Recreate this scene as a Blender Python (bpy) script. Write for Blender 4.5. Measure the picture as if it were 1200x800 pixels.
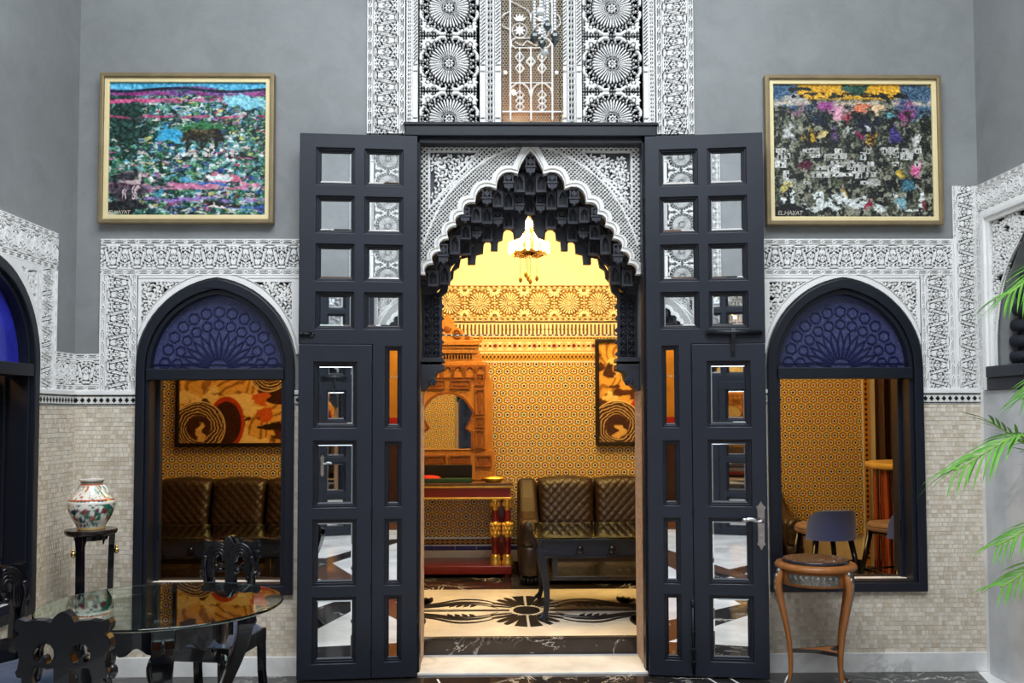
import bpy, bmesh, math, random
import numpy as np
from mathutils import Vector, Matrix
from mathutils.geometry import tessellate_polygon

for o in list(bpy.data.objects):
    bpy.data.objects.remove(o, do_unlink=True)
SC = bpy.context.scene
COL = SC.collection
PI = math.pi
R_ = math.radians
random.seed(7)
rng = np.random.default_rng(11)

# ------------------------------------------------------------------ camera
FPX, TILT, YAW, ROLL = 1072.0, 2.5, -0.9, -0.15
CAMP = Vector((-0.2, -5.35, 1.5))
SHY = 85 / FPX - math.tan(R_(TILT))
CAMR = Matrix.Rotation(R_(YAW), 3, 'Z') @ Matrix.Rotation(R_(90 + TILT), 3, 'X') @ Matrix.Rotation(R_(ROLL), 3, 'Z')
cd = bpy.data.cameras.new('camera')
cam = bpy.data.objects.new('camera', cd)
COL.objects.link(cam)
cd.sensor_width = 36.0
cd.lens = 36.0 * FPX / 1200
cd.shift_y = SHY * FPX / 1200
cd.clip_end = 100
cam.matrix_world = Matrix.Translation(CAMP) @ CAMR.to_4x4()
SC.camera = cam


def at(u, v, X=None, Y=None, Z=None):
    """the point of the place seen at a photograph pixel, on one known plane"""
    d = CAMR @ Vector(((u - 600) / FPX, (400 - v) / FPX + SHY, -1))
    if X is not None: k = (X - CAMP.x) / d.x
    elif Y is not None: k = (Y - CAMP.y) / d.y
    else: k = (Z - CAMP.z) / d.z
    return CAMP + k * d


def P(u, v, Y=0.0):
    p = at(u, v, Y=Y)
    return (p.x, p.z)


# ------------------------------------------------------------------ world, light, exposure
w = bpy.data.worlds.new('sky')
SC.world = w
w.use_nodes = True
bg = w.node_tree.nodes['Background']
bg.inputs[0].default_value = (0.86, 0.93, 1.0, 1)
bg.inputs[1].default_value = 10.6
SC.view_settings.view_transform = 'Standard'
SC.view_settings.look = 'None'
SC.view_settings.exposure = 0.0
SC.view_settings.gamma = 1.0
SC.view_settings.use_curve_mapping = False


def lamp(name, kind, loc, energy, color, size=0.1, rot=(0, 0, 0), size_y=None):
    l = bpy.data.lights.new(name, kind)
    l.energy = energy
    l.color = color
    if kind == 'AREA':
        l.shape = 'RECTANGLE'
        l.size = size
        l.size_y = size_y or size
    elif kind in ('POINT', 'SPOT'):
        l.shadow_soft_size = size
    o = bpy.data.objects.new(name, l)
    o.location = loc
    o.rotation_euler = rot
    COL.objects.link(o)
    return o


# skylight opening over the courtyard: a portal for the sky
HALF, DEEP, TOP = 2.66, -6.5, 5.6
SKY0, SKY1 = -5.4, -1.8
pl = lamp('skylight_portal', 'AREA', (0, (SKY0 + SKY1) / 2, TOP + 0.02), 1, (1, 1, 1), 4.6, (0, 0, 0), SKY1 - SKY0)
pl.data.cycles.is_portal = True
WARM = (1.0, 0.66, 0.22)
WARM2 = (1.0, 0.50, 0.16)
lamp('salon_fill_main', 'AREA', (0.1, 1.7, 3.45), 125, WARM, 2.2, (0, 0, 0), 1.6)  # added unseen area light, brightens the salon from above
lamp('salon_fill_left', 'AREA', (-2.6, 1.9, 3.4), 9, WARM2, 1.2, (0, 0, 0), 1.0)  # added fill without a fixture, warms the left window view
lamp('salon_fill_right', 'AREA', (2.7, 1.9, 3.4), 12, WARM2, 1.2, (0, 0, 0), 1.0)  # added fill without a fixture, warms the right window view

# ------------------------------------------------------------------ materials
MATS = {}


def srgb(r, g, b):
    f = lambda c: (c / 255 / 12.92) if c / 255 <= 0.04045 else ((c / 255 + 0.055) / 1.055) ** 2.4
    return (f(r), f(g), f(b))


class NT:
    def __init__(s, name):
        m = bpy.data.materials.new(name)
        m.use_nodes = True
        s.m, s.t = m, m.node_tree
        s.t.nodes.clear()
        s.out = s.t.nodes.new('ShaderNodeOutputMaterial')

    def n(s, kind, **kw):
        nd = s.t.nodes.new('ShaderNode' + kind)
        for k, v in kw.items():
            if hasattr(nd, k): setattr(nd, k, v)
            else: s.put(nd.inputs[k], v)
        return nd

    def put(s, inp, v):
        if isinstance(v, bpy.types.NodeSocket): s.t.links.new(v, inp)
        elif isinstance(v, (tuple, list)) and len(v) == 3 and inp.type == 'RGBA': inp.default_value = (*v, 1)
        else: inp.default_value = v

    def m_(s, op, a, b=0.0, c=None):
        nd = s.t.nodes.new('ShaderNodeMath')
        nd.operation = op
        s.put(nd.inputs[0], a)
        s.put(nd.inputs[1], b)
        if c is not None: s.put(nd.inputs[2], c)
        return nd.outputs[0]

    def mix(s, f, a, b):
        nd = s.t.nodes.new('ShaderNodeMix')
        nd.data_type = 'RGBA'
        s.put(nd.inputs[0], f)
        s.put(nd.inputs[6], a)
        s.put(nd.inputs[7], b)
        return nd.outputs[2]

    def ramp(s, f, stops):
        nd = s.t.nodes.new('ShaderNodeValToRGB')
        s.put(nd.inputs[0], f)
        el = nd.color_ramp.elements
        while len(el) < len(stops): el.new(0.5)
        for e, (p, c) in zip(el, stops):
            e.position = p
            e.color = (*c, 1) if len(c) == 3 else c
        return nd.outputs[0]

    def obj(s):
        return s.n('TexCoord').outputs['Object']

    def noise(s, scale, detail=4, rough=0.55, vec=None, dist=0.0):
        nd = s.n('TexNoise')
        nd.inputs['Scale'].default_value = scale
        nd.inputs['Detail'].default_value = detail
        nd.inputs['Roughness'].default_value = rough
        nd.inputs['Distortion'].default_value = dist
        s.put(nd.inputs['Vector'], vec if vec is not None else s.obj())
        return nd.outputs['Fac']

    def bump(s, h, strength=0.3, dist=0.01):
        nd = s.n('Bump')
        nd.inputs['Strength'].default_value = strength
        nd.inputs['Distance'].default_value = dist
        s.put(nd.inputs['Height'], h)
        return nd.outputs[0]

    def done(s, color, rough=0.5, metal=0.0, normal=None, coat=0.0, emit=None, estr=0.0, trans=0.0, ior=1.45, spec=0.5, sheen=0.0):
        b = s.n('BsdfPrincipled')
        s.put(b.inputs['Base Color'], color)
        s.put(b.inputs['Roughness'], rough)
        b.inputs['Metallic'].default_value = metal
        b.inputs['Coat Weight'].default_value = coat
        b.inputs['Transmission Weight'].default_value = trans
        b.inputs['IOR'].default_value = ior
        b.inputs['Specular IOR Level'].default_value = spec
        b.inputs['Sheen Weight'].default_value = sheen
        if emit is not None:
            s.put(b.inputs['Emission Color'], emit)
            b.inputs['Emission Strength'].default_value = estr
        if normal is not None: s.put(b.inputs['Normal'], normal)
        s.t.links.new(b.outputs[0], s.out.inputs[0])
        MATS[s.m.name] = s.m
        return s.m


def plain(name, c, rough=0.5, metal=0.0, var=0.12, vs=6.0, bump=0.0, bs=40.0, coat=0.0, **kw):
    t = NT(name)
    if var:
        f = t.noise(vs, 5)
        lo = tuple(x * (1 - var) for x in c)
        hi = tuple(min(1, x * (1 + var)) for x in c)
        col = t.ramp(f, [(0.3, lo), (0.7, hi)])
    else:
        col = c
    nrm = t.bump(t.noise(bs, 4), bump, 0.004) if bump else None
    return t.done(col, rough, metal, nrm, coat, **kw)


# ------------------------------------------------------------------ mesh helpers
def link(o, parent=None):
    COL.objects.link(o)
    if parent is not None: o.parent = parent
    return o


def tag(o, label=None, cat=None, group=None, kind=None):
    for k, v in (('label', label), ('category', cat), ('group', group), ('kind', kind)):
        if v: o[k] = v
    return o


def thing(name, label, cat, loc=(0, 0, 0), rz=0.0, group=None, kind=None):
    o = bpy.data.objects.new(name, None)
    o.location = loc
    o.rotation_euler = (0, 0, rz)
    o.empty_display_size = 0.1
    link(o)
    return tag(o, label, cat, group, kind)


class MB:
    def __init__(s):
        s.v, s.f, s.mi, s.sm = [], [], [], []

    def add(s, vs, fs, mi=0, smooth=False):
        b = len(s.v)
        s.v.extend([tuple(p) for p in vs])
        for f in fs:
            s.f.append([i + b for i in f])
            s.mi.append(mi)
            s.sm.append(smooth)
        return s

    def box(s, x0, x1, y0, y1, z0, z1, mi=0):
        if x0 > x1: x0, x1 = x1, x0
        vs = [(x, y, z) for z in (z0, z1) for y in (y0, y1) for x in (x0, x1)]
        return s.add(vs, [(0, 2, 3, 1), (4, 5, 7, 6), (0, 1, 5, 4), (2, 6, 7, 3), (0, 4, 6, 2), (1, 3, 7, 5)], mi)

    def quad(s, a, b, c, d, mi=0):
        return s.add([a, b, c, d], [(0, 1, 2, 3)], mi)

    def plate(s, outer, holes=(), y0=0.0, y1=0.02, mi=0, axis='Y'):
        """polygon in (x, z) with holes, extruded from y0 (front, facing -y) to y1"""
        loops = [list(outer)] + [list(h) for h in holes]

        def area(l):
            return sum(l[i][0] * l[(i + 1) % len(l)][1] - l[(i + 1) % len(l)][0] * l[i][1] for i in range(len(l)))
        if area(loops[0]) < 0: loops[0].reverse()
        for l in loops[1:]:
            if area(l) > 0: l.reverse()
        flat = [p for l in loops for p in l]
        tris = tessellate_polygon([[Vector((p[0], p[1], 0)) for p in l] for l in loops])
        n = len(flat)
        if axis == 'Y':
            vs = [(p[0], y0, p[1]) for p in flat] + [(p[0], y1, p[1]) for p in flat]
        else:
            vs = [(p[0], p[1], y1) for p in flat] + [(p[0], p[1], y0) for p in flat]
        fs = []
        for t in tris:
            a, b, c = t
            ar = (flat[b][0] - flat[a][0]) * (flat[c][1] - flat[a][1]) - (flat[c][0] - flat[a][0]) * (flat[b][1] - flat[a][1])
            if ar < 0: a, b, c = a, c, b
            fs.append((a, b, c))
            fs.append((c + n, b + n, a + n))
        k = 0
        for l in loops:
            m = len(l)
            for i in range(m):
                a, b = k + i, k + (i + 1) % m
                fs.append((b, a, a + n, b + n))
            k += m
        return s.add(vs, fs, mi)

    def tube(s, path, rad, n=8, mi=0, cap=True, smooth=True):
        pts = [Vector(p) for p in path]
        rad = rad if isinstance(rad, (list, tuple)) else [rad] * len(pts)
        up = Vector((0.123, 0.217, 0.968))
        vs, fs = [], []
        ref = None
        for i, p in enumerate(pts):
            t = (pts[min(i + 1, len(pts) - 1)] - pts[max(i - 1, 0)]).normalized()
            if ref is None:
                ref = t.orthogonal().normalized()
            else:
                ref = (ref - t * ref.dot(t)).normalized()
            bn = t.cross(ref)
            for k in range(n):
                a = 2 * PI * k / n
                vs.append(p + (ref * math.cos(a) + bn * math.sin(a)) * rad[i])
        for i in range(len(pts) - 1):
            for k in range(n):
                fs.append((i * n + k, i * n + (k + 1) % n, (i + 1) * n + (k + 1) % n, (i + 1) * n + k))
        if cap:
            fs.append(tuple(reversed(range(n))))
            fs.append(tuple(range((len(pts) - 1) * n, len(pts) * n)))
        return s.add(vs, fs, mi, smooth)

    def strip(s, path, wid, thick, nrm, mi=0):
        """rectangular section swept along a path; wid across, thick along nrm"""
        pts = [Vector(p) for p in path]
        N = Vector(nrm).normalized()
        wid = wid if isinstance(wid, (list, tuple)) else [wid] * len(pts)
        thick = thick if isinstance(thick, (list, tuple)) else [thick] * len(pts)
        vs, fs = [], []
        for i, p in enumerate(pts):
            t = (pts[min(i + 1, len(pts) - 1)] - pts[max(i - 1, 0)]).normalized()
            a = t.cross(N).normalized()
            for sx, sy in ((-1, -1), (1, -1), (1, 1), (-1, 1)):
                vs.append(p + a * (sx * wid[i] / 2) + N * (sy * thick[i] / 2))
        for i in range(len(pts) - 1):
            for k in range(4):
                fs.append((i * 4 + k, i * 4 + (k + 1) % 4, (i + 1) * 4 + (k + 1) % 4, (i + 1) * 4 + k))
        fs += [(3, 2, 1, 0), tuple(range(len(pts) * 4 - 4, len(pts) * 4))]
        return s.add(vs, fs, mi)

    def lathe(s, prof, n=24, c=(0, 0, 0), mi=0, smooth=True, sx=1.0, sy=1.0):
        vs, fs = [], []
        for r, z in prof:
            for k in range(n):
                a = 2 * PI * k / n
                vs.append((c[0] + r * math.cos(a) * sx, c[1] + r * math.sin(a) * sy, c[2] + z))
        for i in range(len(prof) - 1):
            for k in range(n):
                fs.append((i * n + k, i * n + (k + 1) % n, (i + 1) * n + (k + 1) % n, (i + 1) * n + k))
        s.add(vs, fs, mi, smooth)
        s.add(vs[:n], [tuple(reversed(range(n)))], mi)
        return s.add(vs[-n:], [tuple(range(n))], mi)

    def ball(s, c, r, n=10, m=7, mi=0):
        rx, ry, rz = r if isinstance(r, (tuple, list)) else (r, r, r)
        prof = [(math.sin(PI * i / m), -math.cos(PI * i / m)) for i in range(m + 1)]
        prof[0] = (0.02, -1)
        prof[-1] = (0.02, 1)
        vs, fs = [], []
        for q, z in prof:
            for k in range(n):
                a = 2 * PI * k / n
                vs.append((c[0] + q * rx * math.cos(a), c[1] + q * ry * math.sin(a), c[2] + z * rz))
        for i in range(m):
            for k in range(n):
                fs.append((i * n + k, i * n + (k + 1) % n, (i + 1) * n + (k + 1) % n, (i + 1) * n + k))
        fs.append(tuple(reversed(range(n))))
        fs.append(tuple(range(m * n, m * n + n)))
        return s.add(vs, fs, mi, True)

    def data(s, name, mats):
        me = bpy.data.meshes.new(name)
        me.from_pydata(s.v, [], s.f)
        for m in (mats if isinstance(mats, (list, tuple)) else [mats]):
            me.materials.append(MATS[m])
        me.polygons.foreach_set('material_index', s.mi)
        me.polygons.foreach_set('use_smooth', s.sm)
        me.update()
        return me

    def build(s, name, mats, parent=None, bev=0.0, seg=2, kind=None, label=None, sub=0):
        o = bpy.data.objects.new(name, s.data(name, mats))
        link(o, parent)
        if bev:
            b = o.modifiers.new('edge', 'BEVEL')
            b.width = bev
            b.segments = seg
            b.limit_method = 'ANGLE'
            b.angle_limit = R_(35)
        if sub:
            m = o.modifiers.new('sub', 'SUBSURF')
            m.levels = m.render_levels = sub
        return tag(o, label, None, None, kind)


def place(mesh, name, parent, loc=(0, 0, 0), rot=(0, 0, 0), scale=(1, 1, 1)):
    o = bpy.data.objects.new(name, mesh)
    o.location, o.rotation_euler, o.scale = loc, rot, scale
    return link(o, parent)


def copy_tree(o, parent=None):
    c = o.copy()
    COL.objects.link(c)
    c.parent = parent
    for ch in list(o.children): copy_tree(ch, c)
    return c


def grid_mesh(name, V, mats, mask=None, mi=None, col=None, smooth=True):
    """V: (ny, nx, 3) array of points; faces wound so that u x v is the normal"""
    ny, nx = V.shape[:2]
    idx = np.arange(nx * ny).reshape(ny, nx)
    q = np.stack([idx[:-1, :-1], idx[:-1, 1:], idx[1:, 1:], idx[1:, :-1]], -1).reshape(-1, 4)
    sel = np.ones(len(q), bool) if mask is None else mask.reshape(-1)
    q = q[sel]
    used = np.zeros(nx * ny, bool)
    used[q.ravel()] = True
    remap = np.cumsum(used) - 1
    verts = V.reshape(-1, 3)[used]
    q = remap[q]
    me = bpy.data.meshes.new(name)
    me.vertices.add(len(verts))
    me.vertices.foreach_set('co', verts.astype(np.float32).ravel())
    me.loops.add(len(q) * 4)
    me.loops.foreach_set('vertex_index', q.astype(np.int32).ravel())
    me.polygons.add(len(q))
    me.polygons.foreach_set('loop_start', np.arange(0, len(q) * 4, 4, dtype=np.int32))
    if mi is not None:
        me.polygons.foreach_set('material_index', mi.reshape(-1)[sel].astype(np.int32))
    me.polygons.foreach_set('use_smooth', np.full(len(q), smooth))
    if col is not None:
        a = me.color_attributes.new('Col', 'FLOAT_COLOR', 'POINT')
        c = np.concatenate([col.reshape(-1, 3)[used], np.ones((len(verts), 1))], 1)
        a.data.foreach_set('color', c.astype(np.float32).ravel())
    for m in (mats if isinstance(mats, (list, tuple)) else [mats]):
        me.materials.append(MATS[m])
    me.update()
    me.validate()
    return me


# ------------------------------------------------------------------ carved relief (height field on a grid)
class Relief:
    def __init__(s, x0, x1, z0, z1, h):
        s.h = h
        s.nx, s.nz = int(round((x1 - x0) / h)) + 1, int(round((z1 - z0) / h)) + 1
        s.x = np.linspace(x0, x1, s.nx)
        s.z = np.linspace(z0, z1, s.nz)
        s.H = np.zeros((s.nz, s.nx))
        s.mask = None

    def win(s, xa, xb, za, zb):
        i0, i1 = np.searchsorted(s.x, xa), np.searchsorted(s.x, xb, 'right')
        j0, j1 = np.searchsorted(s.z, za), np.searchsorted(s.z, zb, 'right')
        if i1 <= i0 or j1 <= j0: return None
        return slice(j0, j1), slice(i0, i1)

    def rect(s, xa, xb, za, zb, v=1.0):
        w = s.win(xa, xb, za, zb)
        if w: s.H[w] = v

    def stroke(s, pts, wd, v=1.0, cut=False):
        m = wd / 2 + s.h
        for (ax, az), (bx, bz) in zip(pts[:-1], pts[1:]):
            w = s.win(min(ax, bx) - m, max(ax, bx) + m, min(az, bz) - m, max(az, bz) + m)
            if not w: continue
            gx, gz = s.x[w[1]][None, :] - ax, s.z[w[0]][:, None] - az
            dx, dz = bx - ax, bz - az
            L = dx * dx + dz * dz + 1e-12
            t = np.clip((gx * dx + gz * dz) / L, 0, 1)
            d = np.hypot(gx - t * dx, gz - t * dz)
            k = np.clip((wd / 2 - d) / s.h + 0.5, 0, 1)
            s.H[w] = np.minimum(s.H[w], 1 - k * (1 - v)) if cut else np.maximum(s.H[w], k * v)

    def fill(s, poly, v=1.0):
        p = np.array(poly)
        w = s.win(p[:, 0].min(), p[:, 0].max(), p[:, 1].min(), p[:, 1].max())
        if not w: return
        gx, gz = np.meshgrid(s.x[w[1]], s.z[w[0]])
        ins = inside(gx, gz, poly)
        s.H[w] = np.where(ins, np.maximum(s.H[w], v), s.H[w])

    def carve(s, poly, v=0.0):
        p = np.array(poly)
        w = s.win(p[:, 0].min(), p[:, 0].max(), p[:, 1].min(), p[:, 1].max())
        if not w: return
        gx, gz = np.meshgrid(s.x[w[1]], s.z[w[0]])
        s.H[w] = np.where(inside(gx, gz, poly), v, s.H[w])

    def disk(s, c, r, v=1.0):
        w = s.win(c[0] - r - s.h, c[0] + r + s.h, c[1] - r - s.h, c[1] + r + s.h)
        if not w: return
        d = np.hypot(s.x[w[1]][None, :] - c[0], s.z[w[0]][:, None] - c[1])
        k = np.clip((r - d) / s.h + 0.5, 0, 1)
        s.H[w] = np.maximum(s.H[w], k * v)

    def ring(s, c, r, wd, v=1.0, n=28):
        s.stroke([(c[0] + r * math.cos(2 * PI * i / n), c[1] + r * math.sin(2 * PI * i / n)) for i in range(n + 1)], wd, v)

    def leaf(s, a, b, wd, v=1.0):
        s.fill(leafpoly(a, b, wd), v)

    def mesh(s, name, depth, mats, base=0.0):
        H = s.H.copy()
        H[0, :] = H[-1, :] = 0
        H[:, 0] = H[:, -1] = 0
        X, Z = np.meshgrid(s.x, s.z)
        V = np.stack([X, base - depth * H, Z], -1)
        f = lambda A: (A[:-1, :-1] + A[:-1, 1:] + A[1:, 1:] + A[1:, :-1]) / 4
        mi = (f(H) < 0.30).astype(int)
        mk = None if s.mask is None else (f(s.mask.astype(float)) > 0.5)
        return grid_mesh(name, V, mats, mk, mi, smooth=False)


def inside(gx, gz, poly):
    r = np.zeros(gx.shape, bool)
    n = len(poly)
    for i in range(n):
        (ax, az), (bx, bz) = poly[i], poly[(i + 1) % n]
        if az == bz: continue
        c = ((az > gz) != (bz > gz)) & (gx < (bx - ax) * (gz - az) / (bz - az) + ax)
        r ^= c
    return r


def leafpoly(a, b, wd, n=7):
    ax, az = a
    dx, dz = b[0] - ax, b[1] - az
    L = math.hypot(dx, dz) or 1e-6
    nx, nz = -dz / L, dx / L
    up, dn = [], []
    for i in range(n + 1):
        t = i / n
        k = wd / 2 * (math.sin(PI * t ** 0.8))
        up.append((ax + dx * t + nx * k, az + dz * t + nz * k))
        dn.append((ax + dx * t - nx * k, az + dz * t - nz * k))
    return up + dn[::-1][1:-1]


def arc(cx, cz, r, a0, a1, n=10, rz=None):
    rz = rz or r
    return [(cx + r * math.cos(a0 + (a1 - a0) * i / n), cz + rz * math.sin(a0 + (a1 - a0) * i / n)) for i in range(n + 1)]


def spiral(c, r0, r1, a0, turns, n=18):
    return [(c[0] + (r0 + (r1 - r0) * i / n) * math.cos(a0 + turns * 2 * PI * i / n),
             c[1] + (r0 + (r1 - r0) * i / n) * math.sin(a0 + turns * 2 * PI * i / n)) for i in range(n + 1)]


def resample(pts, n):
    p = np.array(pts, float)
    d = np.concatenate([[0], np.cumsum(np.hypot(*np.diff(p, axis=0).T))])
    t = np.linspace(0, d[-1], n)
    return [(float(x), float(z)) for x, z in zip(np.interp(t, d, p[:, 0]), np.interp(t, d, p[:, 1]))]


def smooth_path(pts, n=24):
    """Catmull-Rom through points of any dimension"""
    p = [np.array(q, float) for q in pts]
    p = [2 * p[0] - p[1]] + p + [2 * p[-1] - p[-2]]
    m = max(2, n // (len(p) - 3))
    out = []
    for i in range(1, len(p) - 2):
        for k in range(m):
            t = k / m
            out.append(0.5 * (2 * p[i] + (p[i + 1] - p[i - 1]) * t + (2 * p[i - 1] - 5 * p[i] + 4 * p[i + 1] - p[i + 2]) * t * t
                              + (3 * p[i] - p[i - 1] - 3 * p[i + 1] + p[i + 2]) * t ** 3))
    out.append(p[-2])
    return [tuple(float(c) for c in q) for q in out]


def vnoise(x, y, seed=0):
    """value noise on numpy arrays"""
    xi, yi = np.floor(x).astype(int), np.floor(y).astype(int)
    fx, fy = x - xi, y - yi
    fx, fy = fx * fx * (3 - 2 * fx), fy * fy * (3 - 2 * fy)

    def h(a, b):
        v = np.sin(a * 127.1 + b * 311.7 + seed * 74.7) * 43758.5453
        return v - np.floor(v)
    return (h(xi, yi) * (1 - fx) + h(xi + 1, yi) * fx) * (1 - fy) + (h(xi, yi + 1) * (1 - fx) + h(xi + 1, yi + 1) * fx) * fy


def fbm(x, y, seed=0, o=4):
    r, a, t = 0, 0.5, 0
    for i in range(o):
        r = r + a * vnoise(x * 2 ** i + i * 17.3, y * 2 ** i + i * 9.1, seed + i)
        t += a
        a *= 0.5
    return r / t


def facearch(cx, w, zs, e=0.067, n=14):
    """slightly pointed arch from the right spring over the apex to the left spring"""
    r = w + e
    a1 = math.acos(e / r)
    rt = [(cx - e + r * math.cos(a1 * i / n), zs + r * math.sin(a1 * i / n)) for i in range(n + 1)]
    return rt + [(2 * cx - x, z) for x, z in rt[::-1][1:]]
# ------------------------------------------------------------------ material library
def make_plaster(name, c):
    t = NT(name)
    a = t.noise(0.9, 6, 0.6)
    b = t.noise(5.0, 6, 0.7, dist=0.6)
    f = t.m_('ADD', t.m_('MULTIPLY', a, 0.55), t.m_('MULTIPLY', b, 0.45))
    col = t.ramp(f, [(0.25, tuple(x * 0.72 for x in c)), (0.5, c), (0.75, tuple(x * 1.28 for x in c))])
    t.done(col, 0.55, normal=t.bump(t.noise(14, 6, 0.7), 0.12, 0.01))


make_plaster('plaster_grey', srgb(133, 135, 135))
make_plaster('plaster_cream', srgb(236, 222, 190))
plain('stucco_white', (0.80, 0.79, 0.77), 0.75, var=0.05, vs=9)
plain('stucco_ground_shade', (0.075, 0.08, 0.09), 0.9, var=0.3, vs=12)  # dark ground on recessed relief faces, also stands in for their shade
plain('stucco_band_shade', (0.13, 0.135, 0.14), 0.9, var=0.25, vs=12)  # grey on the bands' recessed faces stands in for shade
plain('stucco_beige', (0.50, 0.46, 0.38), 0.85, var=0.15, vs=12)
plain('stucco_ivory', (0.80, 0.72, 0.55), 0.75, var=0.06, vs=9)
plain('stucco_ochre_ground', (0.34, 0.20, 0.07), 0.9, var=0.2)
plain('paint_navy', srgb(28, 33, 44), 0.45, var=0.14, vs=3, bump=0.12, bs=9)
plain('paint_navy_dark', srgb(20, 24, 34), 0.40, var=0.15, vs=4, bump=0.1, bs=9)
plain('wood_black', srgb(44, 46, 54), 0.5, var=0.25, vs=8, bump=0.15, bs=30)
plain('lacquer', (0.004, 0.004, 0.006), 0.18, var=0.0, coat=0.25, spec=0.35)
plain('lacquer_brown', (0.012, 0.009, 0.008), 0.25, var=0.2, coat=0.3)
plain('mirror', (0.80, 0.82, 0.83), 0.015, 1.0, var=0.0)
plain('mirror_old', (0.80, 0.78, 0.72), 0.03, 1.0, var=0.0)
plain('iron', (0.03, 0.032, 0.036), 0.45, 0.8, var=0.2, vs=20)
plain('bronze_mount', (0.22, 0.21, 0.19), 0.42, 0.9, var=0.3, vs=60, bump=0.3, bs=90)
plain('silver', (0.50, 0.49, 0.48), 0.32, 1.0, var=0.15, vs=30, bump=0.3, bs=90)
plain('brass', (0.75, 0.48, 0.15), 0.25, 1.0, var=0.1)
plain('gold_leaf', (0.80, 0.50, 0.10), 0.35, 0.85, var=0.2, vs=14, bump=0.3, bs=60)
plain('frame_bronze', srgb(134, 118, 88), 0.45, 0.35, var=0.12, vs=12, bump=0.1, bs=50)
plain('frame_cream', srgb(232, 214, 165), 0.5, 0.15, var=0.05)
plain('leather_brown', srgb(44, 31, 23), 0.38, var=0.15, vs=10, bump=0.1, bs=120)
plain('leather_dark', srgb(36, 27, 22), 0.36, var=0.15, vs=10, bump=0.1, bs=120)
plain('satin_blue', srgb(44, 58, 84), 0.4, var=0.15, vs=9, bump=0.1, bs=60, sheen=0.3)
plain('velvet_blue', srgb(64, 92, 176), 0.7, var=0.08, sheen=0.5)
plain('seat_taupe', srgb(112, 92, 88), 0.6, var=0.1)
plain('maroon', srgb(110, 24, 24), 0.3, var=0.12, coat=0.3)
plain('tray_green', srgb(30, 62, 38), 0.35, var=0.2)
plain('tray_inside', (0.004, 0.004, 0.005), 0.3, var=0.0)
plain('felt_red', srgb(200, 35, 25), 0.6, var=0.1)
plain('porcelain', (0.8, 0.8, 0.77), 0.12, var=0.03)
plain('curtain_brown', srgb(56, 34, 21), 0.7, var=0.15, vs=14)
plain('wood_brown', srgb(80, 46, 24), 0.45, var=0.25, vs=5)
plain('table_gold', srgb(238, 200, 118), 0.3, 0.3, var=0.06)
plain('beads', (0.80, 0.82, 0.85), 0.08, var=0.0, coat=0.5)
plain('drop_dark', (0.02, 0.035, 0.04), 0.1, var=0.0, coat=0.6)
plain('bead_gold', (0.75, 0.45, 0.10), 0.2, 0.6, var=0.0)
plain('palm_green', srgb(92, 150, 52), 0.42, var=0.35, vs=9)
plain('palm_stem', srgb(120, 150, 60), 0.5, var=0.2)
plain('pot_dark', srgb(60, 58, 56), 0.5, var=0.1)
plain('red_wall', srgb(190, 24, 20), 0.6, var=0.1)
plain('stucco_rose', (0.42, 0.29, 0.21), 0.8, var=0.2, vs=30)
plain('walnut_shade', srgb(138, 78, 30), 0.4, var=0.2, vs=30, bump=0.3, bs=90)  # darker tone on panels and mouldings stands in for recess shade
plain('grille_bronze', (0.24, 0.20, 0.13), 0.5, 0.2, var=0.1)
plain('gold_wall', srgb(206, 140, 40), 0.55, var=0.25, vs=3)
plain('tile_white', (0.72, 0.71, 0.67), 0.3, var=0.08, vs=20)
plain('tile_black', (0.012, 0.012, 0.014), 0.3, var=0.1)
plain('tile_blue', srgb(40, 46, 110), 0.25, var=0.2, vs=8)
plain('tile_beige', srgb(214, 198, 172), 0.35, var=0.08, vs=6)
plain('grout', (0.66, 0.64, 0.60), 0.9, var=0.1)
plain('pane_blue', (0.03, 0.035, 0.42), 0.2, var=0.3, vs=5)
t = NT('bulb')
t.done((1, 0.8, 0.5), 0.4, emit=(1.0, 0.74, 0.36), estr=14.0)
t = NT('bulb_soft')
t.done((1, 0.8, 0.5), 0.4, emit=(1.0, 0.70, 0.32), estr=5.0)

# vertex-coloured surfaces: painted canvas, mosaic, porcelain
for nm, ro, bp in (('canvas', 0.42, 0.35), ('mosaic', 0.4, 0.1), ('glazed', 0.14, 0.0), ('tilework', 0.3, 0.0)):
    t = NT(nm)
    a = t.n('VertexColor')
    a.layer_name = 'Col'
    t.done(a.outputs[0], ro, normal=t.bump(t.noise(160, 3), bp, 0.002) if bp else None, coat=0.4 if nm == 'glazed' else 0)

# carved walnut (mirror cabinet) and fruitwood (round table)
for nm, c, sc in (('walnut_carved', srgb(196, 132, 58), 90.0), ('fruitwood', srgb(150, 92, 42), 0.0)):
    t = NT(nm)
    vec = t.n('Mapping')
    t.put(vec.inputs[0], t.obj())
    vec.inputs['Scale'].default_value = (9, 9, 1.2)
    g = t.noise(4.0, 6, 0.6, vec.outputs[0])
    col = t.ramp(g, [(0.3, tuple(x * 0.78 for x in c)), (0.7, tuple(x * 1.12 for x in c))])
    nrm = None
    if sc:
        v = t.n('TexVoronoi')
        v.inputs['Scale'].default_value = sc
        t.put(v.inputs['Vector'], t.obj())
        nrm = t.bump(v.outputs['Distance'], 0.6, 0.006)
    t.done(col, 0.4, normal=nrm, coat=0.15)

# striped macassar drum
t = NT('macassar')
vec = t.n('Mapping')
t.put(vec.inputs[0], t.obj())
vec.inputs['Scale'].default_value = (26, 26, 0.4)
g = t.noise(1.6, 3, 0.5, vec.outputs[0])
t.done(t.ramp(g, [(0.40, (0.012, 0.004, 0.003)), (0.52, (0.10, 0.018, 0.01)), (0.62, (0.30, 0.06, 0.025))]), 0.2, coat=0.5)

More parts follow.
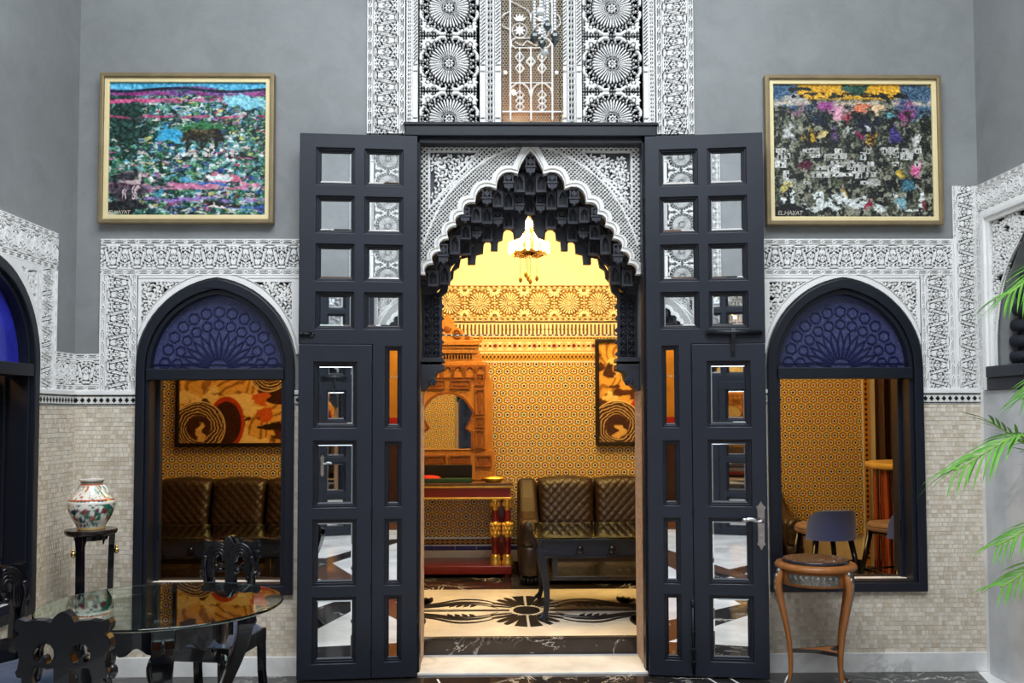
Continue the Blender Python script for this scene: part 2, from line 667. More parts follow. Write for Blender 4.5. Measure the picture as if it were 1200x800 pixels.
# marbles
def marble(name, base, vein, sc, th, rough):
    t = NT(name)
    n1 = t.noise(sc, 8, 0.6, dist=1.6)
    d = t.m_('ABSOLUTE', t.m_('SUBTRACT', n1, 0.5))
    m1 = t.ramp(d, [(0.0, (1, 1, 1)), (th, (0, 0, 0))])
    gate = t.ramp(t.noise(sc * 0.7, 3), [(0.5, (0, 0, 0)), (0.62, (1, 1, 1))])
    f = t.m_('MULTIPLY', m1, gate)
    cl = t.noise(sc * 2.3, 5)
    b = t.ramp(cl, [(0.3, tuple(x * 0.75 for x in base)), (0.7, tuple(min(1, x * 1.25) for x in base))])
    t.done(t.mix(f, b, vein), rough)


marble('marble_black', (0.022, 0.018, 0.017), (0.7, 0.66, 0.6), 2.2, 0.016, 0.09)
marble('marble_step', (0.030, 0.022, 0.019), (0.75, 0.7, 0.62), 3.0, 0.010, 0.12)
marble('marble_white', (0.80, 0.79, 0.77), (0.55, 0.54, 0.52), 1.2, 0.05, 0.12)
marble('marble_grey', (0.52, 0.53, 0.55), (0.34, 0.35, 0.37), 1.4, 0.06, 0.15)
marble('marble_cream', (0.78, 0.72, 0.62), (0.62, 0.55, 0.45), 1.0, 0.05, 0.10)
marble('marble_top', (0.028, 0.024, 0.03), (0.8, 0.78, 0.76), 5.0, 0.012, 0.07)
marble('marble_brown', (0.11, 0.055, 0.035), (0.02, 0.015, 0.012), 2.2, 0.06, 0.1)

# clear glass for table tops
t = NT('glass_clear')
g = t.n('BsdfGlass')
g.inputs['IOR'].default_value = 1.5
g.inputs['Roughness'].default_value = 0.0
g.inputs['Color'].default_value = (0.90, 0.97, 0.94, 1)
t.t.links.new(g.outputs[0], t.out.inputs[0])
MATS['glass_clear'] = t.m

# fanlight pane: navy glass behind a fine pale wire mesh
t = NT('fanlight_glass')
v = t.n('TexVoronoi')
v.inputs['Scale'].default_value = 105.0
v.inputs['Randomness'].default_value = 0.25
t.put(v.inputs['Vector'], t.obj())
dots = t.ramp(v.outputs['Distance'], [(0.16, (0.50, 0.53, 0.60)), (0.40, (0.042, 0.048, 0.125))])
t.done(dots, 0.25)
plain('fanlight_lead', (0.010, 0.012, 0.058), 0.3, var=0.2)

# zellige: six-pointed stars on a hexagonal net
def zellige(name, A, cream, ochre, dark):
    t = NT(name)
    sp = t.n('SeparateXYZ')
    t.put(sp.inputs[0], t.obj())
    x, z = sp.outputs[0], sp.outputs[2]
    B = A * math.sqrt(3)

    def cell(ox, oz):
        xs, zs = t.m_('ADD', x, ox + 40 * A), t.m_('ADD', z, oz + 40 * B)
        ix, iz = t.m_('ROUND', t.m_('DIVIDE', xs, A)), t.m_('ROUND', t.m_('DIVIDE', zs, B))
        lx = t.m_('SUBTRACT', xs, t.m_('MULTIPLY', ix, A))
        lz = t.m_('SUBTRACT', zs, t.m_('MULTIPLY', iz, B))
        d = t.m_('SQRT', t.m_('ADD', t.m_('MULTIPLY', lx, lx), t.m_('MULTIPLY', lz, lz)))
        return lx, lz, d, t.m_('ADD', t.m_('MULTIPLY', ix, 7.31), t.m_('MULTIPLY', iz, 3.77))
    a, b = cell(0, 0), cell(A / 2, B / 2)
    sel = t.m_('LESS_THAN', b[2], a[2])
    pick = lambda i, add=0.0: t.m_('ADD', t.m_('MULTIPLY', t.m_('SUBTRACT', 1.0, sel), a[i]), t.m_('MULTIPLY', sel, t.m_('ADD', b[i], add)))
    lx, lz, r, key = pick(0), pick(1), pick(2), pick(3, 91.7)
    th = t.m_('ARCTAN2', lz, lx)
    fold = t.m_('ABSOLUTE', t.m_('SUBTRACT', t.m_('MODULO', t.m_('ADD', th, 4 * PI + PI / 6 + PI / 6), PI / 3), PI / 6))
    qx, qy = t.m_('MULTIPLY', r, t.m_('COSINE', fold)), t.m_('MULTIPLY', r, t.m_('SINE', fold))
    Ro, Ri = A * 0.40, A * 0.235
    x1, y1 = Ri * math.cos(PI / 6), Ri * math.sin(PI / 6)
    L = math.hypot(x1 - Ro, y1)
    nx, ny = y1 / L, (Ro - x1) / L
    d = t.m_('ADD', t.m_('MULTIPLY', t.m_('SUBTRACT', qx, Ro), nx), t.m_('MULTIPLY', qy, ny))
    wn = t.n('TexWhiteNoise')
    wn.noise_dimensions = '1D'
    t.put(wn.inputs['W'], key)
    rnd = wn.outputs['Value']
    centre = t.ramp(rnd, [(0.0, (0.30, 0.03, 0.02)), (0.45, dark), (0.8, (0.42, 0.10, 0.03)), (0.93, (0.05, 0.16, 0.10))])
    centre.node.color_ramp.interpolation = 'CONSTANT'
    # distance to the kite tiles between the stars
    k2 = t.m_('ABSOLUTE', t.m_('SUBTRACT', qx, A * 0.5))
    kite = t.m_('LESS_THAN', t.m_('ADD', k2, t.m_('MULTIPLY', qy, 0.45)), A * 0.055)
    col = t.mix(t.m_('LESS_THAN', d, A * 0.17), dark, ochre)
    col = t.mix(t.m_('GREATER_THAN', d, A * 0.085), col, col)
    outer = t.mix(t.m_('LESS_THAN', d, A * 0.075), ochre, dark)
    outer = t.mix(kite, outer, cream)
    star = t.mix(t.m_('LESS_THAN', d, 0.0), outer, cream)
    fin = t.mix(t.m_('LESS_THAN', r, A * 0.145), star, centre)
    edge = t.m_('LESS_THAN', t.m_('ABSOLUTE', d), A * 0.012)
    t.done(t.mix(edge, fin, dark), 0.25, normal=t.bump(t.m_('SUBTRACT', 1.0, edge), 0.25, 0.002))


zellige('zellige_star', 0.075, (0.82, 0.76, 0.60), (0.70, 0.40, 0.04), (0.045, 0.022, 0.012))

# ------------------------------------------------------------------ the main wall
WCX, WHW, WZS = 1.838, 0.457, 1.77          # window centre, half width, arch spring
SILL = 0.465
GRX0, GRX1, GRZ0, GRZ1 = -0.17, 0.19, 3.225, 4.35


def window_outline(cx, hw, e=0.067, z0=SILL, zs=WZS):
    return [(cx - hw, z0), (cx + hw, z0)] + facearch(cx, hw, zs, e)


front = MB()
front.plate([(-HALF - 0.3, -0.2), (HALF + 0.3, -0.2), (HALF + 0.3, TOP), (-HALF - 0.3, TOP)],
            [[(-0.67, -0.1), (0.67, -0.1), (0.67, 3.16), (-0.67, 3.16)],
             window_outline(-WCX, WHW), window_outline(WCX, WHW),
             [(GRX0, GRZ0), (GRX1, GRZ0), (GRX1, GRZ1), (GRX0, GRZ1)]], 0.0, 0.38)
wall_front = front.build('wall_front', 'plaster_grey', kind='structure',
                         label='grey plaster courtyard wall with carved stucco around a tall doorway')


def relief_obj(rel, name, parent, depth=0.013, mats=('stucco_white', 'stucco_ground_shade'), loc=(0, 0, 0), rz=0.0, base=0.0, label=None):
    o = bpy.data.objects.new(name, rel.mesh(name, depth, mats, base))
    o.location = loc
    o.rotation_euler = (0, 0, rz)
    link(o, parent)
    o['kind'] = 'stuff'
    if label: o['label'] = label
    return o


# ---- band tile: ogee straps with palmettes, two dashed borders
BW, BP, BH = 0.215, 0.140, 0.0025


def band_tile():
    """mostly white plaster, thin gaps coloured dark in place of shade: double straps waving between palmettes"""
    T = Relief(0, 2 * BP, 0, BW, 0.00125)
    T.H[:] = 1.0
    for ox in (-BP, 0, BP, 2 * BP):
        a, b = 0.050, 0.165
        m = (a + b) / 2
        wave = []
        for i in range(33):
            s = i / 32
            c = math.cos(2 * PI * s)
            wave.append((ox + s * BP, m + (b - a) / 2 * max(-1, min(1, 1.35 * c - 0.22 * math.cos(6 * PI * s)))))
        for cx, s0, sg in ((ox, 0.043, 1), (ox + BP / 2, 0.172, -1)):
            q = lambda dx, dz: (cx + dx, s0 + sg * dz)
            lf = leafpoly(q(0, 0.026), q(0, 0.082), 0.026)
            T.stroke(lf + lf[:1], 0.0042, 0.0, True)
            T.carve(leafpoly(q(0, 0.046), q(0, 0.060), 0.006))
            T.carve(leafpoly(q(-0.008, 0.053), q(0.008, 0.053), 0.004))
            for k in (-1, 1):
                T.carve(leafpoly(q(k * 0.010, 0.030), q(k * 0.030, 0.052), 0.0085))
                T.carve(leafpoly(q(k * 0.026, 0.020), q(k * 0.044, 0.034), 0.0095))
                T.carve(leafpoly(q(k * 0.004, 0.020), q(k * 0.024, 0.012), 0.0080))
                T.carve(leafpoly(q(k * 0.026, 0.006), q(k * 0.054, 0.010), 0.0075))
                T.carve(leafpoly(q(k * 0.018, 0.062), q(k * 0.012, 0.086), 0.0065))
                T.carve(leafpoly(q(k * 0.002, 0.006), q(k * 0.020, 0.003), 0.0050))
                T.carve(leafpoly(q(k * 0.046, 0.016), q(k * 0.060, 0.020), 0.0060))
                T.carve(leafpoly(q(k * 0.014, 0.024), q(k * 0.022, 0.026), 0.0050))
        for d in (-0.0105, 0.0105):
            for (p0, p1) in zip(wave[:-1], wave[1:]):
                dx, dz = p1[0] - p0[0], p1[1] - p0[1]
                L = math.hypot(dx, dz)
                nx, nz = -dz / L * d, dx / L * d
                T.stroke([(p0[0] + nx, p0[1] + nz), (p1[0] + nx, p1[1] + nz)], 0.0052, 0.0, True)
        T.stroke(wave, 0.0026, 0.5, True)
    for z in (0.034, 0.181):
        T.stroke([(-1, z), (1, z)], 0.0035, 0.35, True)
    for zc in (0.017, 0.198):
        for k in range(-1, 10):
            x = k * BP / 2
            for dz in (-0.0065, 0.0065):
                T.stroke([(x + 0.012, zc + dz), (x + BP / 2 - 0.012, zc + dz)], 0.0046, 0.0, True)
            T.stroke([(x + 0.022, zc), (x + BP / 2 - 0.022, zc)], 0.0026, 0.3, True)
            T.carve(leafpoly((x - 0.006, zc - 0.006), (x + 0.006, zc + 0.006), 0.005))
    return T.H[:, :-1]


TILE = band_tile()


def put_band(rel, x0, x1, z0, z1, horiz, flip=False, shift=0.0):
    w = rel.win(x0 - 1e-6, x1 + 1e-6, z0 - 1e-6, z1 + 1e-6)
    gx, gz = np.meshgrid(rel.x[w[1]], rel.z[w[0]])
    s, t, wd = (gx - x0, gz - z0, z1 - z0) if horiz else (gz - z0, gx - x0, x1 - x0)
    if flip: t = wd - t
    t = t / wd * BW
    i = np.floor(((s + shift) % (2 * BP)) / 0.00125).astype(int) % TILE.shape[1]
    j = np.clip((t / 0.00125).astype(int), 0, TILE.shape[0] - 1)
    rel.H[w] = TILE[j, i]


def only(rel, rects):
    gx, gz = np.meshgrid(rel.x, rel.z)
    rel.mask = np.zeros(gx.shape, bool)
    for x0, x1, z0, z1 in rects:
        rel.mask |= (gx >= x0 - 1e-6) & (gx <= x1 + 1e-6) & (gz >= z0 - 1e-6) & (gz <= z1 + 1e-6)


# left band
rects = [(-2.515, -0.74, 2.315, 2.53), (-2.515, -2.30, 1.64, 2.315), (-2.66, -2.515, 1.64, 1.855)]
r = Relief(-2.66, -0.74, 1.64, 2.53, BH)
put_band(r, *rects[0], True)
put_band(r, *rects[1], False, True)
put_band(r, *rects[2], True)
only(r, rects)
relief_obj(r, 'carved_stucco_band', wall_front, 0.011, ('stucco_white', 'stucco_band_shade'), label='white carved stucco band stepping down beside the arched window')
# right band, with the second column that climbs into the corner
rects = [(0.74, 2.50, 2.315, 2.53), (2.30, 2.50, 1.64, 2.315), (2.50, 2.66, 1.64, 2.85)]
r = Relief(0.74, 2.66, 1.64, 2.85, BH)
put_band(r, *rects[0], True)
put_band(r, *rects[1], False)
put_band(r, *rects[2], False, True)
only(r, rects)
r.rect(2.492, 2.520, 1.80, 2.54, 1.0)
r.stroke([(2.506, 1.80), (2.506, 2.54)], 0.006, 0.4, True)
relief_obj(r, 'carved_stucco_band', wall_front, 0.011, ('stucco_white', 'stucco_band_shade'), label='white carved stucco band rising to the corner')


def vine(rel, poly_test, box, n, seed, sc=1.0):
    """scrolling vines with leaves inside a region"""
    rd = random.Random(seed)
    x0, x1, z0, z1 = box
    pts = []
    tries = 0
    while len(pts) < n and tries < 4000:
        tries += 1
        p = (rd.uniform(x0, x1), rd.uniform(z0, z1))
        if poly_test(*p) and all(math.hypot(p[0] - q[0], p[1] - q[1]) > 0.052 * sc for q in pts): pts.append(p)
    for i, p in enumerate(pts):
        a0, sg = rd.uniform(0, 2 * PI), rd.choice((-1, 1))
        sp = spiral(p, 0.004 * sc, 0.034 * sc, a0, sg * 1.3)
        rel.stroke(sp, 0.0085 * sc)
        for k in range(7):
            a = a0 + sg * k * 0.95
            c, s = math.cos(a), math.sin(a)
            rel.leaf((p[0] + c * 0.026 * sc, p[1] + s * 0.026 * sc), (p[0] + math.cos(a + sg * 0.55) * 0.052 * sc, p[1] + math.sin(a + sg * 0.55) * 0.052 * sc), 0.017 * sc)
        rel.disk(p, 0.008 * sc)


# spandrels over the two windows
for sx, seed in ((-1, 3), (1, 8)):
    cx = sx * WCX
    x0, x1 = cx - 0.457, cx + 0.457
    if sx > 0: x0 = 1.35
    else: x1 = -1.35
    r = Relief(x0, x1, 1.85, 2.315, 0.0028)
    arch = facearch(cx, WHW + 0.012, WZS)
    apoly = arch + [(cx - WHW - 0.012, 1.0), (cx + WHW + 0.012, 1.0)]
    far = [(cx - 0.60, 0)] and (lambda x, z: ((x - cx) / 0.485) ** 2 + ((z - WZS) / 0.575) ** 2 > 1.0 and z < 2.27)
    r.H[:] = 0.0
    vine(r, far, (x0 + 0.03, x1 - 0.03, 1.93, 2.27), 40, seed, 0.72)
    # plain moulded border
    gx, gz = np.meshgrid(r.x, r.z)
    d_top, d_side = 2.315 - gz, np.minimum(gx - (cx - 0.457), (cx + 0.457) - gx)
    r.H[(d_top < 0.040) | (d_side < 0.022)] = 1.0
    r.H[(np.abs(d_top - 0.020) < 0.003)] = 0.45
    e = np.sqrt(((gx - cx) / (WHW + 0.034)) ** 2 + ((gz - WZS) / 0.562) ** 2)
    r.H[e < 1.0] = np.maximum(r.H[e < 1.0], 1.0)
    r.H[np.abs(e - 0.985) < 0.006] = 0.35
    r.mask = ~inside(gx, gz, apoly)
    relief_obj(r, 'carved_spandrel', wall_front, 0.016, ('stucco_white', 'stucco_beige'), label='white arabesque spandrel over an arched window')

# ---- mosaic dado of small beige squares, built tile by tile and joined
MOS = [srgb(*c) for c in ((226, 218, 204), (220, 211, 196), (230, 223, 211), (208, 196, 178), (223, 216, 206), (234, 227, 216), (214, 204, 188))]


def mosaic(name, parent, x0, x1, z0, z1, ok, loc=(0, 0, 0), rz=0.0, size=0.0255):
    V, Fc, C = [], [], []
    z = z0
    while z < z1 - 0.006:
        hgt = min(size * rng.uniform(0.92, 1.08), z1 - z)
        x = x0 - rng.uniform(0, size)
        while x < x1:
            wd = size * rng.choice([0.75, 1.0, 1.0, 1.1, 1.3])
            xa, xb = max(x, x0), min(x + wd, x1)
            x += wd
            if xb - xa < 0.005 or not ok((xa + xb) / 2, z + hgt / 2): continue
            g = 0.0009
            y = -0.0085 - rng.uniform(0, 0.0012)
            a, b, c, d = xa + g, xb - g, z + g, z + hgt - g
            n = len(V)
            V += [(a, -0.006, c), (b, -0.006, c), (b, -0.006, d), (a, -0.006, d), (a + g, y, c + g), (b - g, y, c + g), (b - g, y, d - g), (a + g, y, d - g)]
            Fc += [(n + 4, n + 5, n + 6, n + 7), (n, n + 1, n + 5, n + 4), (n + 1, n + 2, n + 6, n + 5), (n + 2, n + 3, n + 7, n + 6), (n + 3, n, n + 4, n + 7)]
            cc = np.array(MOS[rng.integers(len(MOS))]) * np.array((1.0, 0.965, 0.91)) * rng.uniform(0.83, 0.95)
            C += [cc] * 8
        z += hgt
    me = bpy.data.meshes.new(name)
    me.from_pydata(V, [], Fc)
    a = me.color_attributes.new('Col', 'FLOAT_COLOR', 'POINT')
    a.data.foreach_set('color', np.concatenate([np.array(C), np.ones((len(C), 1))], 1).astype(np.float32).ravel())
    me.materials.append(MATS['mosaic'])
    o = place(me, name, parent, loc, (0, 0, rz))
    o['kind'] = 'stuff'
    return o


def diamonds(name, parent, x0, x1, z0, loc=(0, 0, 0), rz=0.0):
    """white strip with black diamonds between two black lines"""
    m = MB()
    m.box(x0, x1, -0.011, 0, z0, z0 + 0.062, 0)
    n = max(1, int(round((x1 - x0) / 0.036)))
    p = (x1 - x0) / n
    for i in range(n):
        c = x0 + (i + 0.5) * p
        zc = z0 + 0.031
        m.plate([(c - 0.0135, zc), (c, zc - 0.0155), (c + 0.0135, zc), (c, zc + 0.0155)], (), -0.013, -0.010, 1)
        for zz in (z0 + 0.004, z0 + 0.053):
            m.box(c - p / 2 + 0.0012, c + p / 2 - 0.0012, -0.013, -0.010, zz, zz + 0.006, 1)
    o = m.build(name, ['tile_white', 'tile_black'], parent, kind='stuff')
    o.location = loc
    o.rotation_euler = (0, 0, rz)
    return o


for sx in (-1, 1):
    out = window_outline(sx * WCX, WHW)
    ok = lambda x, z, sx=sx: not (abs(x - sx * WCX) < WHW + 0.002 and z > SILL - 0.002)
    a, b = sorted((sx * 0.735, sx * HALF))
    m = MB().box(a, min(b, sx * WCX - WHW) if sx > 0 else sx * WCX - WHW, -0.006, 0, 0.112, 1.552) if False else MB()
    for (xa, xb, za, zb) in ((a, b, 0.112, SILL), (a, sx * WCX - WHW, SILL, 1.552), (sx * WCX + WHW, b, SILL, 1.552)):
        m.box(xa, xb, -0.006, 0, za, zb)
    m.build('grout_bed', 'grout', wall_front)
    mosaic('mosaic_tiles', wall_front, a, b, 0.112, 1.552, ok)
    for xa, xb in ((a, sx * WCX - WHW), (sx * WCX + WHW, b)):
        diamonds('zellige_border', wall_front, xa, xb, 1.555)
        MB().box(xa, xb, -0.02, 0, 1.617, 1.642).build('white_fillet', 'stucco_white', wall_front, 0.003)
    bb = MB().box(a, b, -0.018, 0, 0.0, 0.113)
    bo = bb.build('baseboard_left' if sx < 0 else 'baseboard_right', 'marble_white', None, 0.004, kind='structure')
    bo['label'] = 'white marble baseboard under the ' + ('left' if sx < 0 else 'right') + ' arched window'
# ---- tall carved panel above the door
def rosette(rel, c, R, n=36):
    rel.ring(c, R * 0.14, 0.006)
    rel.disk(c, 0.007)
    for k in range(8):
        a = 2 * PI * k / 8
        rel.leaf((c[0] + math.cos(a) * 0.010, c[1] + math.sin(a) * 0.010), (c[0] + math.cos(a) * R * 0.26, c[1] + math.sin(a) * R * 0.26), 0.010)
    rel.ring(c, R * 0.31, 0.005)
    for k in range(n):
        a = 2 * PI * (k + 0.5) / n
        ca, sa = math.cos(a), math.sin(a)
        wi, wo = PI * R * 0.36 / n * 0.62, PI * R * 0.88 / n * 0.58
        rel.fill([(c[0] + ca * rr_ - sa * ww, c[1] + sa * rr_ + ca * ww) for rr_, ww in ((R * 0.36, -wi), (R * 0.88, -wo), (R * 0.96, -wo * 0.6), (R, 0), (R * 0.96, wo * 0.6), (R * 0.88, wo), (R * 0.36, wi))])


def rosette_cell(rel, cx, cz, hw, hh, R):
    """one rosette with its corner flowers and curved petals"""
    rosette(rel, (cx, cz), R)
    n = 36
    for k in range(n):
        a = 2 * PI * k / n
        rel.disk((cx + math.cos(a) * R * 1.06, cz + math.sin(a) * R * 1.06), 0.0052)
    for k in range(24):
        a = 2 * PI * (k + 0.5) / 24
        rel.disk((cx + math.cos(a) * R * 1.17, cz + math.sin(a) * R * 1.17), 0.0065)
    for sx in (-1, 1):
        for sz in (-1, 1):
            f = (cx + sx * hw * 0.70, cz + sz * hh * 0.68)
            rel.disk(f, 0.010)
            for k in range(10):
                a = 2 * PI * k / 10
                if (math.cos(a) * sx + math.sin(a) * sz) < -0.55: continue
                rel.leaf((f[0] + math.cos(a) * 0.013, f[1] + math.sin(a) * 0.013), (f[0] + math.cos(a) * 0.046, f[1] + math.sin(a) * 0.046), 0.019)
            rel.stroke(smooth_path([(cx + sx * hw * 0.14, cz + sz * hh * 0.93), (cx + sx * hw * 0.30, cz + sz * hh * 0.93), (cx + sx * hw * 0.44, cz + sz * hh * 0.82)], 8), 0.017)
            rel.stroke(smooth_path([(cx + sx * hw * 0.93, cz + sz * hh * 0.14), (cx + sx * hw * 0.93, cz + sz * hh * 0.30), (cx + sx * hw * 0.84, cz + sz * hh * 0.44)], 8), 0.015)
    # tiny stars filling the ground
    m = 0.0165
    for i in range(int(2 * hw / m)):
        for j in range(int(2 * hh / m)):
            x, z = cx - hw + (i + 0.5) * m, cz - hh + (j + 0.5) * m
            if math.hypot(x - cx, z - cz) > R * 1.22: rel.disk((x, z), 0.0044)


def lattice(rel, x0, x1, z0, z1, p, wd):
    """diagonal lattice"""
    n = int((x1 - x0 + z1 - z0) / p) + 2
    tmp = Relief(x0, x1, z0, z1, rel.h)
    for i in range(-n, n):
        tmp.stroke([(x0 + i * p, z0), (x0 + i * p + (z1 - z0), z1)], wd)
        tmp.stroke([(x0 + i * p, z0), (x0 + i * p - (z1 - z0), z1)], wd)
    return tmp.H


def dots(rel, x0, x1, z0, z1, p, r, test=None):
    j, z = 0, z0 + p / 2
    while z < z1:
        x = x0 + p / 2 + (p / 2 if j % 2 else 0)
        while x < x1:
            if test is None or test(x, z): rel.disk((x, z), r)
            x += p
        z += p * 0.866
        j += 1


def interlace(rel, x0, x1, z0, z1):
    p = (x1 - x0)
    z = z0
    while z < z1:
        a, b, c = x0 + p * 0.12, x1 - p * 0.12, (x0 + x1) / 2
        for q in ((a, b), (b, a)):
            rel.stroke([(q[0], z), (q[0], z + p * 0.2), (q[1], z + p * 0.6), (q[1], z + p * 0.8)], 0.0062)
        rel.stroke([(c, z + p * 0.6), (c, z + p * 1.05)], 0.006)
        rel.disk((a, z + p * 0.42), 0.0055)
        rel.disk((b, z + p * 0.42), 0.0055)
        z += p * 0.8
    rel.stroke([(x0, z0), (x0, z1)], 0.006)
    rel.stroke([(x1, z0), (x1, z1)], 0.006)


PZ0, PZ1 = 3.215, 4.36
r = Relief(-0.97, 0.97, 3.15, PZ1, 0.0028)
put_band(r, -0.97, -0.745, 3.15, PZ1, False)
put_band(r, 0.745, 0.97, 3.15, PZ1, False)


def pilaster(rel, x0, x1):
    rel.rect(x0, x1, PZ0, PZ1, 1.0)
    zt = 3.545
    for k in range(60):
        z = zt + 0.03 + k * 0.022
        rel.stroke([(x0 + 0.006, z), (x1 - 0.006, z + 0.022)], 0.006, 0.0, True)
    for z in (zt - 0.02, zt + 0.02, PZ0 + 0.03):
        rel.stroke([(x0 + 0.006, z), (x1 - 0.006, z)], 0.006, 0.0, True)


def X_(u): return P(u, 80)[0]


for sg in (-1, 1):
    def seg(a, b):
        # spans measured on the left half of the panel, mirrored for the right half
        xa, xb = X_(a) - X_(622), X_(b) - X_(622)
        return (xa, xb) if sg < 0 else (-xb, -xa)
    interlace(r, *seg(477, 483), PZ0, PZ1)
    a, b = seg(491, 562)
    c, hw = (a + b) / 2, (b - a) / 2
    zc = P(527, 75)[1]
    hh = 0.167
    for k in range(-1, 4):
        if PZ0 < zc + k * 2 * hh + hh: rosette_cell(r, c, zc + k * 2 * hh, hw, hh, 0.122)
    interlace(r, *seg(570, 579), PZ0, PZ1)
    pilaster(r, *seg(484, 490))
    pilaster(r, *seg(562.5, 569))
    pilaster(r, *seg(580, 587))
r.rect(-0.745, 0.745, 3.195, PZ0, 1.0)
# pierced grille in the middle: fine net plus white strapwork, net openings cut through
gx, gz = np.meshgrid(r.x, r.z)
gwin = (gx > GRX0) & (gx < GRX1) & (gz > GRZ0) & (gz < GRZ1)
dots_r = Relief(GRX0, GRX1, GRZ0, GRZ1, r.h)
S = Relief(r.x[0], r.x[-1], r.z[0], r.z[-1], r.h)
net = np.zeros_like(r.H)
pz = 0.0165
jj = np.round((gz - GRZ0) / (pz * 0.866))
xs = (gx - GRX0) / pz + 0.5 * (jj % 2)
hole = np.hypot((xs - np.round(xs)) * pz, gz - GRZ0 - jj * pz * 0.866) < 0.0054
r.H[gwin] = 0.5
gc = (GRX0 + GRX1) / 2
Zg = lambda v: P(622, v)[1]
Xg = lambda u: P(u, 80)[0]
wst = 0.013
for u in (598, 622, 647):
    S.stroke([(Xg(u), Zg(141)), (Xg(u), Zg(-40) if u != 622 else Zg(57))], wst)
S.stroke([(Xg(588), Zg(132)), (Xg(657), Zg(132))], wst)
S.stroke([(Xg(600), Zg(98)), (Xg(645), Zg(98))], 0.008)
for sg in (-1, 1):
    m = lambda du, v: (Xg(622 + sg * du), Zg(v))
    # linked lozenges
    for v0 in (62, 75):
        S.stroke([m(13, v0), m(8, v0 + 6), m(13, v0 + 12), m(18, v0 + 6), m(13, v0)], 0.009)
        S.leaf(m(13, v0 + 2), m(13, v0 + 10), 0.016)
    S.stroke([m(13, 58), m(13, 132)], 0.008)
    for v0 in (119, 126, 112):
        S.stroke([m(13, v0 - 5), m(8, v0), m(13, v0 + 5), m(18, v0), m(13, v0 - 5)], 0.008)
    S.stroke(smooth_path([m(1, 112), m(4, 103), m(13, 98), m(22, 103), m(25, 112)], 16), 0.009)
    # cartouche ends, star and palmette above it
    S.stroke(smooth_path([m(0, 46), m(18, 46), m(23, 51), m(18, 57), m(0, 57)], 16), 0.009)
    for k in range(8):
        a = 2 * PI * k / 8
        c0 = m(13, 37)
        S.leaf(c0, (c0[0] + math.cos(a) * 0.04, c0[1] + math.sin(a) * 0.04), 0.014)
    S.ring(m(13, 37), 0.044, 0.007)
    for k in range(-2, 3):
        c0 = m(13, 27)
        S.leaf(c0, (c0[0] + math.sin(k * 0.5) * 0.05, c0[1] + math.cos(k * 0.5) * 0.055), 0.016)
    S.stroke(smooth_path([m(25, 15), m(33, 20), m(34, 30), m(25, 36)], 14), 0.008)
    S.stroke(smooth_path([m(25, 2), m(13, 8), m(2, 15), m(0, 26)], 14), 0.008)
    S.disk(m(30, 86), 0.013)
S.stroke(smooth_path([(Xg(604), Zg(50)), (Xg(612), Zg(54)), (Xg(618), Zg(49)), (Xg(628), Zg(54)), (Xg(640), Zg(50))], 16), 0.007)
S.stroke([(Xg(617), Zg(73)), (Xg(622), Zg(67)), (Xg(627), Zg(73)), (Xg(622), Zg(79)), (Xg(617), Zg(73))], 0.010)
r.H = np.where(gwin, S.H, r.H)
r.mask = ~(gwin & (S.H < 0.2)) & ~((np.abs(gx) < 0.745) & (gz < 3.2))
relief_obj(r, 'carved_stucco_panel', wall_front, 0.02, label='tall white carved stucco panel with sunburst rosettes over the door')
gr = Relief(GRX0, GRX1, GRZ0, GRZ1, 0.0026)
g2x, g2z = np.meshgrid(gr.x, gr.z)
jj = np.round((g2z - GRZ0) / (pz * 0.866))
xs = (g2x - GRX0) / pz + 0.5 * (jj % 2)
gr.mask = np.hypot((xs - np.round(xs)) * pz, g2z - GRZ0 - jj * pz * 0.866) >= 0.0057
gr.H[:] = 1.0
relief_obj(gr, 'grille_net', wall_front, 0.004, ('grille_bronze', 'grille_bronze'), base=0.002, label='fine pierced gold net lit from behind')
# niche behind the grille, with a small lamp in it
nb = MB()
nb.box(GRX0 - 0.03, GRX1 + 0.03, 0.34, 0.37, GRZ0 - 0.03, GRZ1)
nb.box(GRX0 - 0.03, GRX0, 0.05, 0.34, GRZ0 - 0.03, GRZ1)
nb.box(GRX1, GRX1 + 0.03, 0.05, 0.34, GRZ0 - 0.03, GRZ1)
nb.box(GRX0, GRX1, 0.05, 0.34, GRZ0 - 0.03, GRZ0)
nb.build('grille_niche', 'wood_brown', wall_front)
lamp('grille_lamp', 'POINT', (-0.07, 0.16, 3.38), 5, (1.0, 0.70, 0.36), 0.03)
lamp('grille_lamp', 'POINT', (0.10, 0.18, 3.32), 3.5, (1.0, 0.70, 0.36), 0.03)
MB().ball((P(602, 107, 0.03)[0], 0.045, P(602, 107, 0.03)[1]), 0.016).build('grille_glint', 'bulb', wall_front)  # glowing ball stands in for a bright reflection at the grille

# ---- white spandrel plate inside the door head, and its lobed edge
YS = 0.10


def lobes(cusps, bulge, n=6):
    out = [cusps[0]]
    for a, b in zip(cusps[:-1], cusps[1:]):
        dx, dz = b[0] - a[0], b[1] - a[1]
        L = math.hypot(dx, dz)
        nx, nz = (-dz / L, dx / L)
        for i in range(1, n + 1):
            t = i / n
            k = math.sin(PI * t) ** 0.75 * bulge * L
            out.append((a[0] + dx * t + nx * k, a[1] + dz * t + nz * k))
    return out


def sym(half, cx=0.0):
    """half runs from the right of the axis down to the right spring; returns left spring .. right spring"""
    return [(2 * cx - x, z) for x, z in half[::-1]] + list(half)


def right_half(px, Y):
    ax = P(622, 250, Y)[0]
    return [(2 * ax - P(u, v, Y)[0] - ax + 0.0, P(u, v, Y)[1]) for u, v in px]


